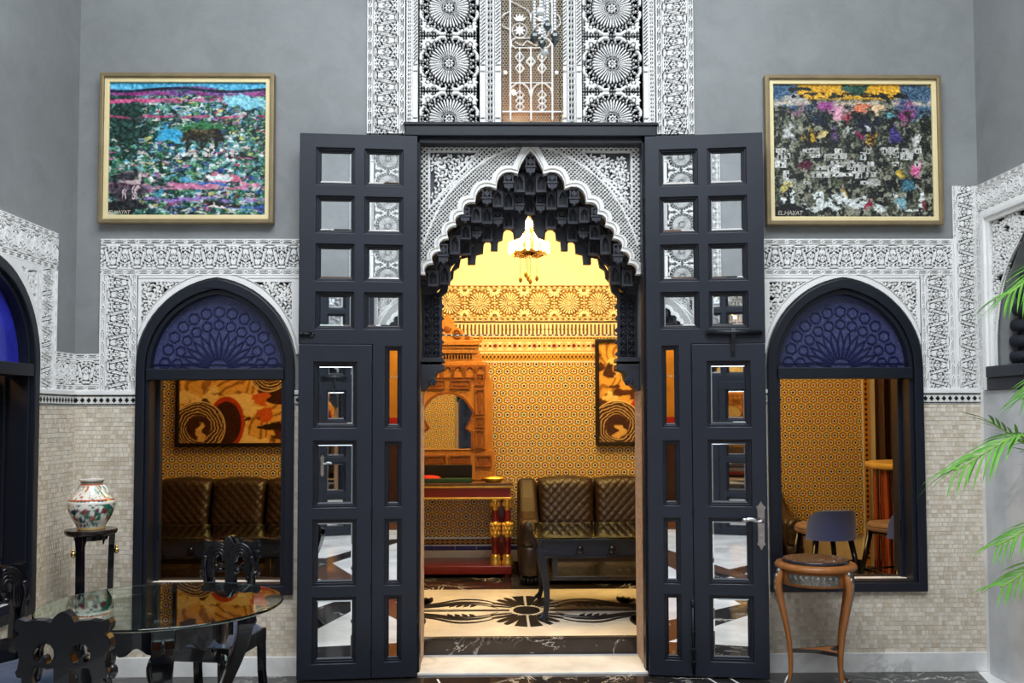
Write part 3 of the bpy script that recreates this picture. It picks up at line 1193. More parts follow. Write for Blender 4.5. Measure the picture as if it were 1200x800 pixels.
cusp_px = [(607, 205), (582, 222), (557, 238), (544, 252), (535, 265), (526, 280), (517, 295), (508, 309), (499, 322)]
ch = right_half(cusp_px, YS)
side = lobes(ch, 0.34)
apz = P(622, 178, YS)[1]
x0c, z0c = ch[0]
apex = [(0.0, apz), (x0c * 0.35, apz - 0.030), (x0c * 0.72, apz - 0.075), (x0c * 0.95, apz - 0.115)]
c0 = sym(apex + side)
c0 = [p for i, p in enumerate(c0) if i == 0 or (abs(p[0] - c0[i - 1][0]) + abs(p[1] - c0[i - 1][1])) > 1e-5]
sm_px = [(622, 171), (613, 175), (604, 184), (590, 190), (575, 201), (560, 212), (546, 224), (533, 239), (522, 256), (512, 275), (504, 293), (498, 307)]
smh = right_half(sm_px, YS)
cu_ = []
for i_, (x_, z_) in enumerate(ch):
    p_, q_ = ch[max(0, i_ - 1)], ch[min(len(ch) - 1, i_ + 1)]
    L_ = math.hypot(q_[0] - p_[0], q_[1] - p_[1])
    k_ = 0.058 * (1 - 0.35 * i_ / (len(ch) - 1))
    cu_.append((x_ - (q_[1] - p_[1]) / L_ * k_, z_ + (q_[0] - p_[0]) / L_ * k_))
smc = sym([(0.0, P(622, 171, YS)[1]), (cu_[0][0] * 0.45, P(622, 174, YS)[1])] + lobes(cu_, 0.24))
XE = 0.668
band_poly = [(-XE, c0[0][1])] + c0 + [(XE, c0[-1][1])] + [(max(-XE, min(XE, x)), z) for x, z in smc[::-1]]
b = MB().plate(band_poly, (), YS - 0.03, YS + 0.03)
b.build('lobed_edge', 'stucco_white', wall_front, label='white scalloped plaster edge over the dark arch')
# incised line following the lobes
off = [(x * 1.022, z + 0.020) for x, z in c0]
MB().strip([(x, YS - 0.032, z) for x, z in off], 0.004, 0.006, (0, 1, 0)).build('lobed_fillet', 'stucco_beige', wall_front)
r = Relief(-XE, XE, 2.40, 3.16, 0.0028)
gx, gz = np.meshgrid(r.x, r.z)
net1 = lattice(r, -XE, XE, 2.40, 3.16, 0.0240, 0.0062)
net2 = lattice(r, -XE, XE, 2.40, 3.16, 0.0300, 0.0085)
# second arc line, between net and spandrel triangles
arc2 = right_half([(622, 170), (600, 175), (574, 186), (550, 203), (530, 222), (514, 246), (502, 272), (497, 286)], YS)
arc2c = sym(smooth_path(arc2, 32)[1:])
ins2 = inside(gx, gz, [(x, z) for x, z in arc2c] + [(XE + 0.1, 2.3), (-XE - 0.1, 2.3)])
r.H = np.where(ins2, net1, net2)
tri_px = [(503.5, 178), (561, 178), (503.5, 244)]
for sg in (-1, 1):
    tri = [(sg * x, z) for x, z in right_half(tri_px, YS)]
    tm = inside(gx, gz, tri)
    r.H[tm] = 0
    tcx, tcz = sum(p[0] for p in tri) / 3, sum(p[1] for p in tri) / 3
    # curve the hypotenuse inward
    def intri(x, z, sg=sg):
        q = right_half([(507, 183)], YS)[0]
        dx, dz = (q[0] - abs(x)), (q[1] - z)
        return dx > 0.02 and dz > 0.02 and (dx / 0.30 + dz / 0.34) < 0.86
    vine(r, intri, (min(p[0] for p in tri), max(p[0] for p in tri), tri[2][1], tri[0][1]), 20, 21 + sg, 0.74)
    r.stroke(tri + tri[:1], 0.011)
r.stroke(arc2c, 0.013)
inb = inside(gx, gz, c0 + [(XE + 0.05, 2.3), (-XE - 0.05, 2.3)])
r.mask = ~inb
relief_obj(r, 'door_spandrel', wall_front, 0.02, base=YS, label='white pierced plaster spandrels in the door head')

# ------------------------------------------------------------------ dark carved arch of tiers and niches
arch_t = thing('muqarnas_arch', 'dark carved honeycomb arch with hanging tiers filling the head of the doorway', 'arch', (0, 0, 0))
s0 = smooth_path(right_half([(622, 182), (606, 194), (580, 214), (556, 234), (538, 254), (522, 282), (506, 308), (498, 326)], 0.14), 42)
s1 = smooth_path(right_half([(622, 262), (600, 277), (575, 292), (550, 308), (537, 320), (529, 336), (520, 349), (517, 356)], 0.33), 42)
s0, s1 = resample(s0, 61), resample(s1, 61)
NT_ = 6


def tier_curve(t, n):
    c = [((1 - t) * a[0] + t * b[0], (1 - t) * a[1] + t * b[1]) for a, b in zip(s0, s1)]
    return resample(c, n)


def niche_mesh():
    m = MB()
    w_, h_ = 0.0645, 0.100
    outer = [(-w_ / 2, 0), (w_ / 2, 0), (w_ / 2, h_), (-w_ / 2, h_)]
    hole = [(-w_ * 0.33, 0.010), (w_ * 0.33, 0.010), (w_ * 0.33, h_ * 0.55), (w_ * 0.22, h_ * 0.74), (0, h_ * 0.90), (-w_ * 0.22, h_ * 0.74), (-w_ * 0.33, h_ * 0.55)]
    m.plate(outer, [hole], 0.0, 0.045)
    m.box(-w_ / 2, w_ / 2, 0.028, 0.06, 0.0, h_)
    m.box(-w_ / 2, w_ / 2, -0.012, 0.04, -0.008, 0.004)
    m.box(-w_ / 2, w_ / 2, -0.005, 0.04, h_ * 0.96, h_)
    m.box(-0.004, 0.004, 0.010, 0.03, 0.0, h_ * 0.5)
    return m.data('niche', 'wood_black')


def boss_mesh():
    m = MB()
    w_ = 0.056
    m.plate([(-w_ / 2, 0), (w_ / 2, 0), (w_ / 2, 0.062), (-w_ / 2, 0.062)], [[(-0.02, 0.008), (0.02, 0.008), (0.02, 0.054), (-0.02, 0.054)]], -0.020, 0.0)
    m.plate(leafpoly((0, 0.010), (0, 0.054), 0.024), (), -0.018, 0.0)
    for k in (-1, 1):
        m.plate(leafpoly((k * 0.004, 0.012), (k * 0.018, 0.046), 0.012), (), -0.014, 0.0)
    m.plate([(-w_ * 0.62, -0.006), (w_ * 0.62, -0.006), (w_ * 0.62, 0.002), (-w_ * 0.62, 0.002)], (), -0.028, 0.0)
    m.plate([(-w_ * 0.42, -0.034), (w_ * 0.42, -0.034), (w_ * 0.55, -0.006), (-w_ * 0.55, -0.006)], (), -0.022, 0.0)
    m.lathe([(0.004, -0.052), (0.012, -0.046), (0.015, -0.036), (0.012, -0.030)], 8, (0, -0.010, 0))
    return m.data('carved_boss', 'wood_black')


NICHE, BOSS = niche_mesh(), boss_mesh()
for k in range(NT_):
    t = k / (NT_ - 1)
    Yk = 0.165 + 0.036 * k
    n = 10
    pts = tier_curve(t, n)
    lower = sym(lobes([(0.0, pts[0][1] + 0.0)] + pts[1:], 0.30)[1:]) if k % 2 else sym([(0.0, pts[0][1] + 0.02)] + lobes(pts, 0.30)[1:])
    if k == NT_ - 1: continue
    upc = tier_curve(max(0, t - 0.36), 41)
    up = sym([(x, z + (0.05 if k < 2 else 0.0)) for x, z in upc][1:])
    poly = lower + [(XE, lower[-1][1]), (XE, up[-1][1])] + up[::-1] + [(-XE, up[0][1]), (-XE, lower[0][1])]
    cl = []
    for p in poly:
        q = (max(-XE, min(XE, p[0])), p[1])
        if not cl or abs(q[0] - cl[-1][0]) + abs(q[1] - cl[-1][1]) > 1e-4: cl.append(q)
    MB().plate(cl, (), Yk, 0.37).build('carved_tier', 'wood_black', arch_t)


def z_on(curve, x):
    xs_ = np.array([p[0] for p in curve])
    zs_ = np.array([p[1] for p in curve])
    return float(np.interp(abs(x), xs_, zs_))


CWD = 0.0655
for i in range(-10, 11):
    x = i * CWD
    if abs(x) > XE - 0.028: continue
    zt_, zb_ = z_on(s0, x) - 0.012, z_on(s1, x) + 0.05
    n = max(2, int(round((zt_ - zb_) / 0.092)))
    hgt = (zt_ - zb_) / n
    for k in range(n - (1 if i % 2 else 0)):
        zk = zt_ - (k + 1) * hgt - (hgt * 0.5 if i % 2 else 0.0)
        Yk = 0.106 + 0.200 * (k + (0.5 if i % 2 else 0.0)) / (n - 0.5)
        kind = (i + 2 * k + (i // 2)) % 3 == 0
        place(BOSS if kind else NICHE, 'carved_boss' if kind else 'niche', arch_t, (x, Yk, zk + (0.036 if kind else 0.0)), scale=(1.0, 1.0, hgt / 0.098))
# innermost fretted tier with the hanging pendants
in_px = [(622, 251), (618, 258), (617, 270), (612, 278), (604, 281), (603, 272), (597, 267), (592, 272), (591, 281), (586, 283), (585, 294), (577, 294), (577, 285),
         (573, 281), (569, 286), (568, 297), (560, 299), (559, 310), (550, 310), (550, 301), (546, 297), (542, 303), (540, 313), (534, 317), (533, 326), (528, 331), (526, 342), (519, 348)]
for q in range(6):
    y0 = 350 + q * 14
    in_px += [(517.5, y0 + 1), (519, y0 + 5), (522.5, y0 + 9), (519, y0 + 12)]
in_px += [(522, 434), (512, 437), (510, 448), (504, 452), (498, 461)]
inh = right_half(in_px, 0.345)
up = resample(tier_curve(0.72, 41), 30)
half_poly = [(0.0, inh[0][1])] + inh[1:] + [(XE, inh[-1][1]), (XE, up[-1][1])] + up[::-1]
full = [(x, z) for x, z in half_poly]
left = [(-x, z) for x, z in half_poly]
fm = MB().plate(left, (), 0.325, 0.372)
fm.build('fretted_edge', 'wood_black', arch_t, label='innermost fretted edge with hanging pendants')
fm.v = [(-x, y, z) for x, y, z in fm.v]
fm.f = [f[::-1] for f in fm.f]
fm.build('fretted_edge', 'wood_black', arch_t, label='innermost fretted edge with hanging pendants')
# carved pilasters and corbels at both springs
for sg in (-1, 1):
    zt, zb = P(510, 342, 0.3)[1], P(510, 434, 0.3)[1]
    xo, xi = XE, right_half([(520, 380)], 0.33)[0][0]
    wmid = (xo + xi) / 2
    pr = Relief(min(sg * xi, sg * xo), max(sg * xi, sg * xo), zb, zt, 0.003)
    for q in range(9):
        z = zb + 0.02 + q * (zt - zb) / 9
        for cxx in (wmid - 0.026, wmid + 0.026):
            pr.ring((sg * cxx, z), 0.017, 0.007, 1, 14)
            for a in range(4): pr.leaf((sg * cxx, z), (sg * cxx + 0.014 * math.cos(a * PI / 2 + PI / 4), z + 0.014 * math.sin(a * PI / 2 + PI / 4)), 0.010)
            pr.disk((sg * cxx, z + 0.026), 0.006)
    for cxx in (wmid - 0.048, wmid, wmid + 0.048): pr.stroke([(sg * cxx, zb), (sg * cxx, zt)], 0.007)
    o = bpy.data.objects.new('carved_pilaster', pr.mesh('carved_pilaster', 0.018, ('wood_black', 'wood_black'), 0.315))
    link(o, arch_t)
    m = MB()
    prof = right_half([(496, 428), (523, 428), (523, 434), (514, 437), (512, 446), (505, 452), (496, 461)], 0.3)
    m.plate([(sg * min(x, XE), z) for x, z in prof], (), 0.20, 0.372)
    m.plate([(sg * min(x, XE), z) for x, z in right_half([(496, 420), (522, 420), (523, 425), (496, 425)], 0.3)], (), 0.19, 0.372)
    m.build('corbel', 'wood_black', arch_t, 0.004)
    m = MB()
    q = right_half([(507, 447)], 0.2)[0]
    m.tube([(sg * a, 0.196, b) for a, b in spiral(q, 0.004, 0.026, 0, 1.7, 20)], 0.007, 6)
    m.build('scroll', 'wood_black', arch_t)

# ------------------------------------------------------------------ door frame and lattice jambs
df = MB()
for sg in (-1, 1):
    df.box(sg * 0.74, sg * 0.67, -0.03, 0.02, 0.0, 3.21)
    df.box(sg * 0.70, sg * 0.655, -0.005, 0.085, 0.0, 3.16)
df.box(-0.74, 0.74, -0.04, 0.02, 3.135, 3.21)
df.box(-0.70, 0.70, -0.005, 0.085, 3.10, 3.16)
df.box(-0.75, 0.75, -0.05, 0.0, 3.195, 3.213)
o = trim_door = df.build('trim_1', 'paint_navy_dark', None, 0.004, kind='structure')
o['label'] = 'dark navy painted door frame around the tall doorway'
for sg in (-1, 1):
    jr = Relief(0.09, 0.378, 0.02, 1.64, 0.0035)
    jr.H[:] = lattice(jr, 0.09, 0.378, 0.02, 1.64, 0.030, 0.011)
    dots(jr, 0.09, 0.378, 0.02, 1.64, 0.030, 0.007)
    jr.stroke([(0.10, 0.02), (0.10, 1.64)], 0.02)
    jr.stroke([(0.368, 0.02), (0.368, 1.64)], 0.02)
    jr.stroke([(0.09, 1.63), (0.378, 1.63)], 0.02)
    # mesh facing the opening
    if sg < 0:
        o = relief_obj(jr, 'jamb_lattice', wall_front, 0.012, ('stucco_rose', 'stucco_white'), (-0.67, 0, 0), PI / 2)
    else:
        jr.H = jr.H[:, ::-1]
        jr.x = -jr.x[::-1]
        o = relief_obj(jr, 'jamb_lattice', wall_front, 0.012, ('stucco_rose', 'stucco_white'), (0.67, 0, 0), -PI / 2)

# ------------------------------------------------------------------ the two door leaves
DW, DT, DZ0, DZ1 = 0.672, 0.05, 0.012, 3.118
zp = lambda v: at(420, v, Y=-0.10).z
S_ = lambda u: (490 - u) / 139.0 * DW
rowsA = [(178, 214), (234, 270), (290, 326), (346, 382)]
rowsB = [(428, 497), (520, 590), (612, 681), (703, 772)]
rowsC = [(409, 498), (521, 590), (612, 682), (702, 772)]


def hole(s0, s1, z0, z1, g=0.0):
    return [(s0 - g, z0 - g), (s1 + g, z0 - g), (s1 + g, z1 + g), (s0 - g, z1 + g)]


def pane_mesh(s0, s1, z0, z1):
    m = MB()
    b = 0.012 if (s1 - s0) > 0.1 else 0.009
    y0, y1 = -0.004, -0.0085
    o = [(s0, y0, z0), (s1, y0, z0), (s1, y0, z1), (s0, y0, z1)]
    i = [(s0 + b, y1, z0 + b), (s1 - b, y1, z0 + b), (s1 - b, y1, z1 - b), (s0 + b, y1, z1 - b)]
    k = [(p[0], 0.0, p[2]) for p in o]
    m.add(o + i + k, [(4, 5, 6, 7), (0, 1, 5, 4), (1, 2, 6, 5), (2, 3, 7, 6), (3, 0, 4, 7), (1, 0, 8, 9), (2, 1, 9, 10), (3, 2, 10, 11), (0, 3, 11, 8), (11, 10, 9, 8)])
    return m


def leaf_door(sg, name, label, rz, lab2):
    root = thing(name, label, None, (sg * 0.668, -0.032, 0), rz, kind='structure')
    X = lambda s: sg * s
    fl = lambda poly: [(X(a), b) for a, b in poly]
    wk0, wk1, wkt = S_(437), DW - 0.002, zp(404)
    main_h, wick_h = [], []
    panes = []
    for cu in ((374, 412), (431, 469)):
        for va, vb in rowsA:
            h = (S_(cu[1]), S_(cu[0]), zp(vb), zp(va))
            main_h.append(hole(*h, g=0.018))
            panes.append((h, 'm'))
    for va, vb in rowsC:
        h = (S_(468), S_(456), zp(vb), zp(va))
        main_h.append(hole(*h, g=0.018))
        panes.append((h, 'm'))
    for va, vb in rowsB:
        h = (S_(415), S_(373), zp(vb), zp(va))
        wick_h.append(hole(*h, g=0.020))
        panes.append((h, 'w'))
    outline = [(0, DZ0), (wk0 - 0.003, DZ0), (wk0 - 0.003, wkt + 0.003), (DW, wkt + 0.003), (DW, DZ1), (0, DZ1)]
    m = MB()
    m.plate(fl(outline), [fl(h) for h in main_h], -DT, -0.004)
    leaf = m.build('leaf_frame', 'paint_navy', root, 0.003)
    m = MB()
    m.plate(fl(hole(0.0, DW, DZ0, DZ1)), (), -0.014, 0.0)
    m.build('leaf_backing', 'paint_navy_dark', root)
    m = MB()
    m.plate(fl(hole(wk0, wk1, DZ0, wkt)), [fl(h) for h in wick_h], -DT - 0.002, -0.006)
    wicket = m.build('wicket_door', 'paint_navy', root, 0.003, label='small door within the tall leaf')
    for h, kind in panes:
        par = wicket if kind == 'w' else root
        a, b = sorted((X(h[0]), X(h[1])))
        g = 0.020 if kind == 'w' else 0.018
        # stepped moulding around the pane
        mm = MB()
        for d, ya, yb in ((0.0, -0.024, -0.012), (0.008, -0.036, -0.012)):
            mm.plate([(a - g, h[2] - g), (b + g, h[2] - g), (b + g, h[3] + g), (a - g, h[3] + g)],
                     [[(a + (-d if d else 0.0), h[2] - d), (b + d, h[2] - d), (b + d, h[3] + d), (a - d, h[3] + d)]], ya, yb)
        mm.build('pane_moulding', 'paint_navy_dark', par, 0.0015)
        pm = pane_mesh(a - 0.002, b + 0.002, h[2] - 0.002, h[3] + 0.002).build('mirror_pane', 'mirror', par)
        pm.location.y = -0.0125
    # hinges of the wicket
    for v in (432, 602, 690, 765):
        z = zp(v)
        MB().lathe([(0.005, -0.028), (0.005, 0.028)], 8, (X(wk0 - 0.001), -DT - 0.005, z)).build('hinge', 'iron', root)
    for z in (0.35, 1.6, 2.8):
        MB().lathe([(0.008, -0.045), (0.008, 0.045)], 8, (X(0.0), -0.03, z)).build('hinge', 'iron', root)
    return root, wicket, X


door_1, wk1_, X1 = leaf_door(-1, 'door_1', 'tall navy door leaf with square mirror panes, the one with the iron rosette knob', R_(5.0), '')
door_2, wk2_, X2 = leaf_door(1, 'door_2', 'tall navy door leaf with square mirror panes, the one with the silver handle', R_(-7.5), '')
# rosette knob
m = MB()
kx, kz = X1(S_(359)), zp(392)
for k in range(6):
    a = k * PI / 3
    m.ball((kx + 0.030 + 0.014 * math.cos(a), -DT - 0.006, kz + 0.014 * math.sin(a)), (0.010, 0.006, 0.010), 8, 5)
m.lathe([(0.008, 0.0), (0.008, 0.0)], 6, (kx, -DT, kz))
m.tube([(kx - 0.022, -DT - 0.012, kz), (kx + 0.03, -DT - 0.012, kz)], [0.011, 0.008], 8)
m.ball((kx - 0.024, -DT - 0.014, kz), 0.014, 8, 6)
m.build('rosette_knob', 'iron', door_1)
# sliding bar with staple
m = MB()
bx0, bx1, bz = X2(S_(490 - (895 - 757) + 4)), X2(S_(490 - (828 - 757))), zp(391)
m.tube([(bx0, -DT - 0.022, bz), (bx1, -DT - 0.022, bz)], 0.012, 10)
m.box(bx1 - 0.01, bx0 + 0.01, -DT - 0.010, -DT, bz - 0.012, bz + 0.012)
m.build('sliding_bar', 'iron', door_2)
m = MB()
sx_ = X2(S_(490 - (861 - 760)))
m.strip([(sx_, -DT - 0.008, bz - 0.13), (sx_, -DT - 0.012, bz - 0.06), (sx_, -DT - 0.034, bz - 0.03), (sx_, -DT - 0.042, bz), (sx_, -DT - 0.03, bz + 0.022), (sx_, -DT - 0.004, bz + 0.026)], 0.024, 0.006, (0, 1, 0.2))
m.ball((sx_, -DT - 0.014, bz - 0.11), 0.007, 8, 5)
m.build('staple', 'iron', door_2, label='iron strap holding the sliding bar')
# silver lever handle on an ornate plate
hx, hz = X2(DW - 0.040), zp(616)
m = MB()
pl_ = [(-0.017, -0.09), (-0.023, -0.105), (-0.012, -0.115), (0, -0.137), (0.012, -0.115), (0.023, -0.105), (0.017, -0.09),
       (0.020, 0.09), (0.026, 0.105), (0.013, 0.115), (0, 0.137), (-0.013, 0.115), (-0.026, 0.105), (-0.020, 0.09)]
m.plate([(hx + a, hz + b) for a, b in pl_], (), -DT - 0.012, -DT)
m.plate([(hx + a * 0.6, hz + b * 0.75) for a, b in pl_], (), -DT - 0.017, -DT)
m.ball((hx, -DT - 0.014, hz - 0.06), (0.006, 0.006, 0.010), 8, 5)
m.lathe([(0.016, -0.016), (0.016, 0.016)], 12, (hx, -DT - 0.02, hz + 0.03))
m.tube(smooth_path([(hx, -DT - 0.02, hz + 0.03), (hx, -DT - 0.055, hz + 0.03), (hx - 0.025, -DT - 0.06, hz + 0.028), (hx - 0.060, -DT - 0.06, hz + 0.040), (hx - 0.090, -DT - 0.06, hz + 0.034)], 20), [0.009] * 12 + [0.012] * 9, 8)
m.ball((hx - 0.096, -DT - 0.06, hz + 0.034), (0.018, 0.011, 0.013), 10, 6)
m.build('lever_handle', 'silver', wk2_, label='ornate silver lever handle')
# foot bolt
m = MB()
fx = X2(S_(490 - (808 - 757)))
m.tube([(fx, -DT - 0.012, 0.03), (fx, -DT - 0.012, zp(712))], 0.006, 8)
m.ball((fx, -DT - 0.014, zp(708)), (0.012, 0.01, 0.024), 8, 6)
for z in (0.10, 0.17, 0.27):
    m.box(fx - 0.016, fx + 0.016, -DT - 0.02, -DT, z - 0.006, z + 0.006)
m.build('foot_bolt', 'iron', door_2)

# ------------------------------------------------------------------ arched windows
def arched_window(cx, name, label, wall='front', e=0.067, loc=None, rz=0.0, side=-1, fan=True, hw=WHW):
    root = thing(name, label, None, loc or (cx, 0, 0), rz, kind='structure')
    o_ = window_outline(0, hw)
    i_ = [(-hw + 0.052, SILL + 0.052), (hw - 0.052, SILL + 0.052)] + facearch(0, hw - 0.052, WZS + 0.0, e * 0.9)
    i2 = [(-hw + 0.076, SILL + 0.06), (hw - 0.076, SILL + 0.06)] + facearch(0, hw - 0.076, WZS + 0.0, e * 0.85)
    MB().plate(o_, [i_], -0.034, 0.10).build('outer_frame', 'paint_navy_dark', root, 0.004)
    MB().plate(i_, [i2], -0.012, 0.10).build('inner_frame', 'paint_navy_dark', root, 0.003)
    MB().box(-hw + 0.06, hw - 0.06, -0.030, 0.10, 1.704, 1.768).build('transom', 'paint_navy_dark', root, 0.004)
    fo = [(-hw + 0.07, 1.765), (hw - 0.07, 1.765)] + facearch(0, hw - 0.07, WZS + 0.0, e * 0.85)
    MB().plate(fo, (), 0.045, 0.055).build('fanlight_pane', 'fanlight_glass' if fan else 'pane_blue', root)
    if fan:
        tr = MB()
        cz = 1.765

        def line(pts, w_=0.007):
            q = [(x, 0.041, z) for x, z in pts if abs(x) < hw - 0.06]
            if len(q) > 1: tr.strip(q, w_ * 1.3, 0.006, (0, 1, 0))
        Rm = hw - 0.07
        for k in range(13):
            a = PI * (k + 0.5) / 13
            if k < 13:
                c, s = math.cos(a), math.sin(a)
                tip = 0.225
                lp = leafpoly((c * 0.06, cz + s * 0.06), (c * tip, cz + s * tip), 0.040, 6)
                line(lp + lp[:1], 0.006)
        for R2, n, rr in ((0.245, 11, 0.030), (0.315, 13, 0.033), (0.385, 15, 0.036), (0.45, 17, 0.04)):
            for k in range(n):
                a = PI * (k + 0.5) / n
                c = (R2 * math.cos(a), cz + R2 * math.sin(a) * 1.08)
                lim = math.hypot(c[0], (c[1] - cz) / 1.16)
                if lim > Rm - 0.03 or c[1] < cz + 0.03: continue
                hexa = [(c[0] + rr * math.cos(q * PI / 3 + a), c[1] + rr * math.sin(q * PI / 3 + a)) for q in range(7)]
                line(hexa, 0.006)
        line([(-Rm, cz + 0.03), (Rm, cz + 0.03)], 0.006)
        tr.build('fanlight_tracery', 'fanlight_lead', root)
    MB().box(-hw + 0.03, hw - 0.03, 0.07, 0.125, SILL + 0.02, SILL + 0.062).build('sill', 'marble_white', root, 0.003)
    MB().box(-hw, hw, 0.126, 0.385, SILL, SILL + 0.030).build('inner_sill', 'paint_navy_dark', root, 0.003)
    # opened casement standing edge-on inside the reveal
    m = MB()
    sx = side * (hw - 0.078)
    m.box(sx - 0.020, sx + 0.020, 0.10, 0.15, SILL + 0.06, 1.71)
    m.build('open_casement', 'paint_navy_dark', root, 0.004)
    for sg in (-1, 1):
        MB().box(sg * hw, sg * (hw - 0.012), 0.10, 0.385, SILL + 0.056, 1.75).build('reveal_lining', 'paint_navy_dark', root)
    MB().lathe([(0.008, -0.05), (0.008, 0.05)], 8, (sx + side * -0.024, 0.10, SILL + 0.35)).build('hinge', 'iron', root)
    return root


window_1 = arched_window(-WCX, 'window_1', 'arched navy window beside the vase, open onto a brown sofa', side=-1)
window_2 = arched_window(WCX, 'window_2', 'arched navy window behind the round side table', side=1)
# ------------------------------------------------------------------ side walls, ceiling, floor of the courtyard
LEN = -DEEP
wl = MB()
LWC = -0.917
wl.plate([(-LEN, -0.2), (0.0, -0.2), (0.0, TOP), (-LEN, TOP)], [window_outline(LWC, WHW)], 0.0, 0.30)
wall_left = wl.build('wall_left', 'plaster_grey', kind='structure', label='grey plaster side wall with a dark arched window and stucco')
wall_left.location = (-HALF, 0, 0)
wall_left.rotation_euler = (0, 0, PI / 2)
rects = [(-1.60, -0.24, 2.30, 2.515), (-0.455, -0.24, 1.64, 2.30), (-0.24, 0.0, 1.64, 1.855)]
r = Relief(-1.60, 0.0, 1.64, 2.515, BH)
put_band(r, *rects[0], True)
put_band(r, *rects[1], False)
put_band(r, *rects[2], True)
only(r, rects)
relief_obj(r, 'carved_stucco_band', wall_left, 0.011, ('stucco_white', 'stucco_band_shade'))
r = Relief(LWC - 0.457, LWC + 0.46, 1.85, 2.30, 0.0028)
gx, gz = np.meshgrid(r.x, r.z)
vine(r, lambda x, z: ((x - LWC) / 0.50) ** 2 + ((z - WZS) / 0.58) ** 2 > 1 and z < 2.26, (LWC - 0.42, LWC + 0.42, 1.98, 2.25), 16, 5, 0.9)
r.H[((2.30 - gz) < 0.035) | (np.minimum(gx - LWC + 0.457, LWC + 0.457 - gx) < 0.022)] = 1
e = np.sqrt(((gx - LWC) / (WHW + 0.055)) ** 2 + ((gz - WZS) / 0.585) ** 2)
r.H[e < 1.0] = 1.0
r.mask = ~inside(gx, gz, facearch(LWC, WHW + 0.012, WZS) + [(LWC - WHW - 0.012, 1.0), (LWC + WHW + 0.012, 1.0)])
relief_obj(r, 'carved_spandrel', wall_left, 0.016, ('stucco_white', 'stucco_beige'))
okl = lambda x, z: not (abs(x - LWC) < WHW + 0.002 and z > SILL - 0.002)
gm = MB()
for a, b, c, d in ((-2.4, 0, 0.112, SILL), (LWC + WHW, 0, SILL, 1.552), (-2.4, LWC - WHW, SILL, 1.552)): gm.box(a, b, -0.006, 0, c, d)
gm.build('grout_bed', 'grout', wall_left)
mosaic('mosaic_tiles', wall_left, -2.4, 0.0, 0.112, 1.552, okl)
for a, b in ((LWC + WHW, 0.0), (-2.4, LWC - WHW)):
    diamonds('zellige_border', wall_left, a, b, 1.555)
    MB().box(a, b, -0.02, 0, 1.617, 1.642).build('white_fillet', 'stucco_white', wall_left, 0.003)
MB().box(-LEN, 0, -0.018, 0, 0, 0.113).build('marble_skirting', 'marble_white', wall_left, 0.004)
window_3 = arched_window(0, 'window_3', 'dark arched window with bright blue glass in the side wall', loc=(-HALF, LWC, 0), rz=PI / 2, side=1, fan=False)
# dim cupboard room behind that window, with upright wooden slats
m = MB()
m.box(-3.9, -3.85, -2.2, 0.3, -0.2, 2.6)
m.box(-3.9, -2.96, -2.2, -2.15, -0.2, 2.6)
m.box(-3.9, -2.96, 0.0, 0.3, -0.2, 2.6)
m.box(-3.9, -2.96, -2.2, 0.3, 2.6, 2.65)
m.box(-3.9, -2.96, -2.2, 0.3, -0.2, 0.0)
o = m.build('wall_side_room', 'wood_brown', kind='structure')
o['label'] = 'dim brown room behind the side window'
for i, (yy, mt) in enumerate(((-0.52, 'fruitwood'), (-0.60, 'paint_navy_dark'), (-0.72, 'fruitwood'), (-0.88, 'paint_navy_dark'))):
    MB().box(-0.03, 0.03, 0.16, 0.20, SILL + 0.056, 1.71).build('upright_slat', mt, window_3, 0.003).location.x = yy - LWC + 0.0
lamp('side_room_lamp', 'POINT', (-3.3, -1.2, 2.2), 25, WARM2, 0.1)

wr = MB()
RC, RW, RZS, RE = 0.91, 0.70, 1.86, 0.10
ra = facearch(RC, RW, RZS, RE)
ropen = [(0.50, -0.1), (1.32, -0.1), (1.32, 1.63), (RC + RW, 1.63)] + ra + [(RC - RW, 1.63), (0.50, 1.63)]
wr.plate([(0, -0.2), (LEN, -0.2), (LEN, TOP), (0, TOP)], [ropen], 0.0, 0.36)
wall_right = wr.build('wall_right', 'plaster_grey', kind='structure', label='grey plaster side wall with a carved arch behind the palm')
wall_right.location = (HALF, 0, 0)
wall_right.rotation_euler = (0, 0, -PI / 2)
rects = [(0.0, 1.9, 2.672, 2.85), (0.0, 0.078, 1.64, 2.672)]
r = Relief(0.0, 1.9, 1.64, 2.85, BH)
put_band(r, *rects[0], True)
put_band(r, *rects[1], False)
only(r, rects)
relief_obj(r, 'carved_stucco_band', wall_right, 0.011, ('stucco_white', 'stucco_band_shade'))
m = MB()
m.plate([(0.078, 1.63), (0.165, 1.63), (0.165, 2.60), (1.70, 2.60), (1.70, 2.675), (0.078, 2.675)], (), -0.035, 0)
m.plate([(0.100, 1.63), (0.140, 1.63), (0.140, 2.625), (1.70, 2.625), (1.70, 2.655), (0.100, 2.655)], (), -0.050, 0)
m.build('white_moulding', 'stucco_white', wall_right, 0.004)
r = Relief(0.16, 1.66, 1.64, 2.60, 0.003)
gx, gz = np.meshgrid(r.x, r.z)
r.H[:] = 0
ell = lambda x, z: (((x - RC) / 0.77) ** 2 + ((z - RZS) / 0.74) ** 2) > 1 and z < 2.58
vine(r, ell, (0.18, 0.75, 2.0, 2.58), 34, 9, 0.75)
e = np.sqrt(((gx - RC) / 0.765) ** 2 + (np.maximum(gz - RZS, 0) / 0.735) ** 2)
r.H[(e < 1.0) & (e > 0.985)] = 1
r.H[(e <= 0.985) & (e > 0.96)] = 0
r.H[e <= 0.96] = 1
r.mask = ~inside(gx, gz, facearch(RC, RW + 0.004, RZS, RE) + [(RC - RW - 0.004, 1), (RC + RW + 0.004, 1)])
relief_obj(r, 'carved_spandrel', wall_right, 0.018)
m = MB()
m.plate([(0.060, 0.0), (0.50, 0.0), (0.50, 1.63), (0.060, 1.63)], (), -0.030, 0)
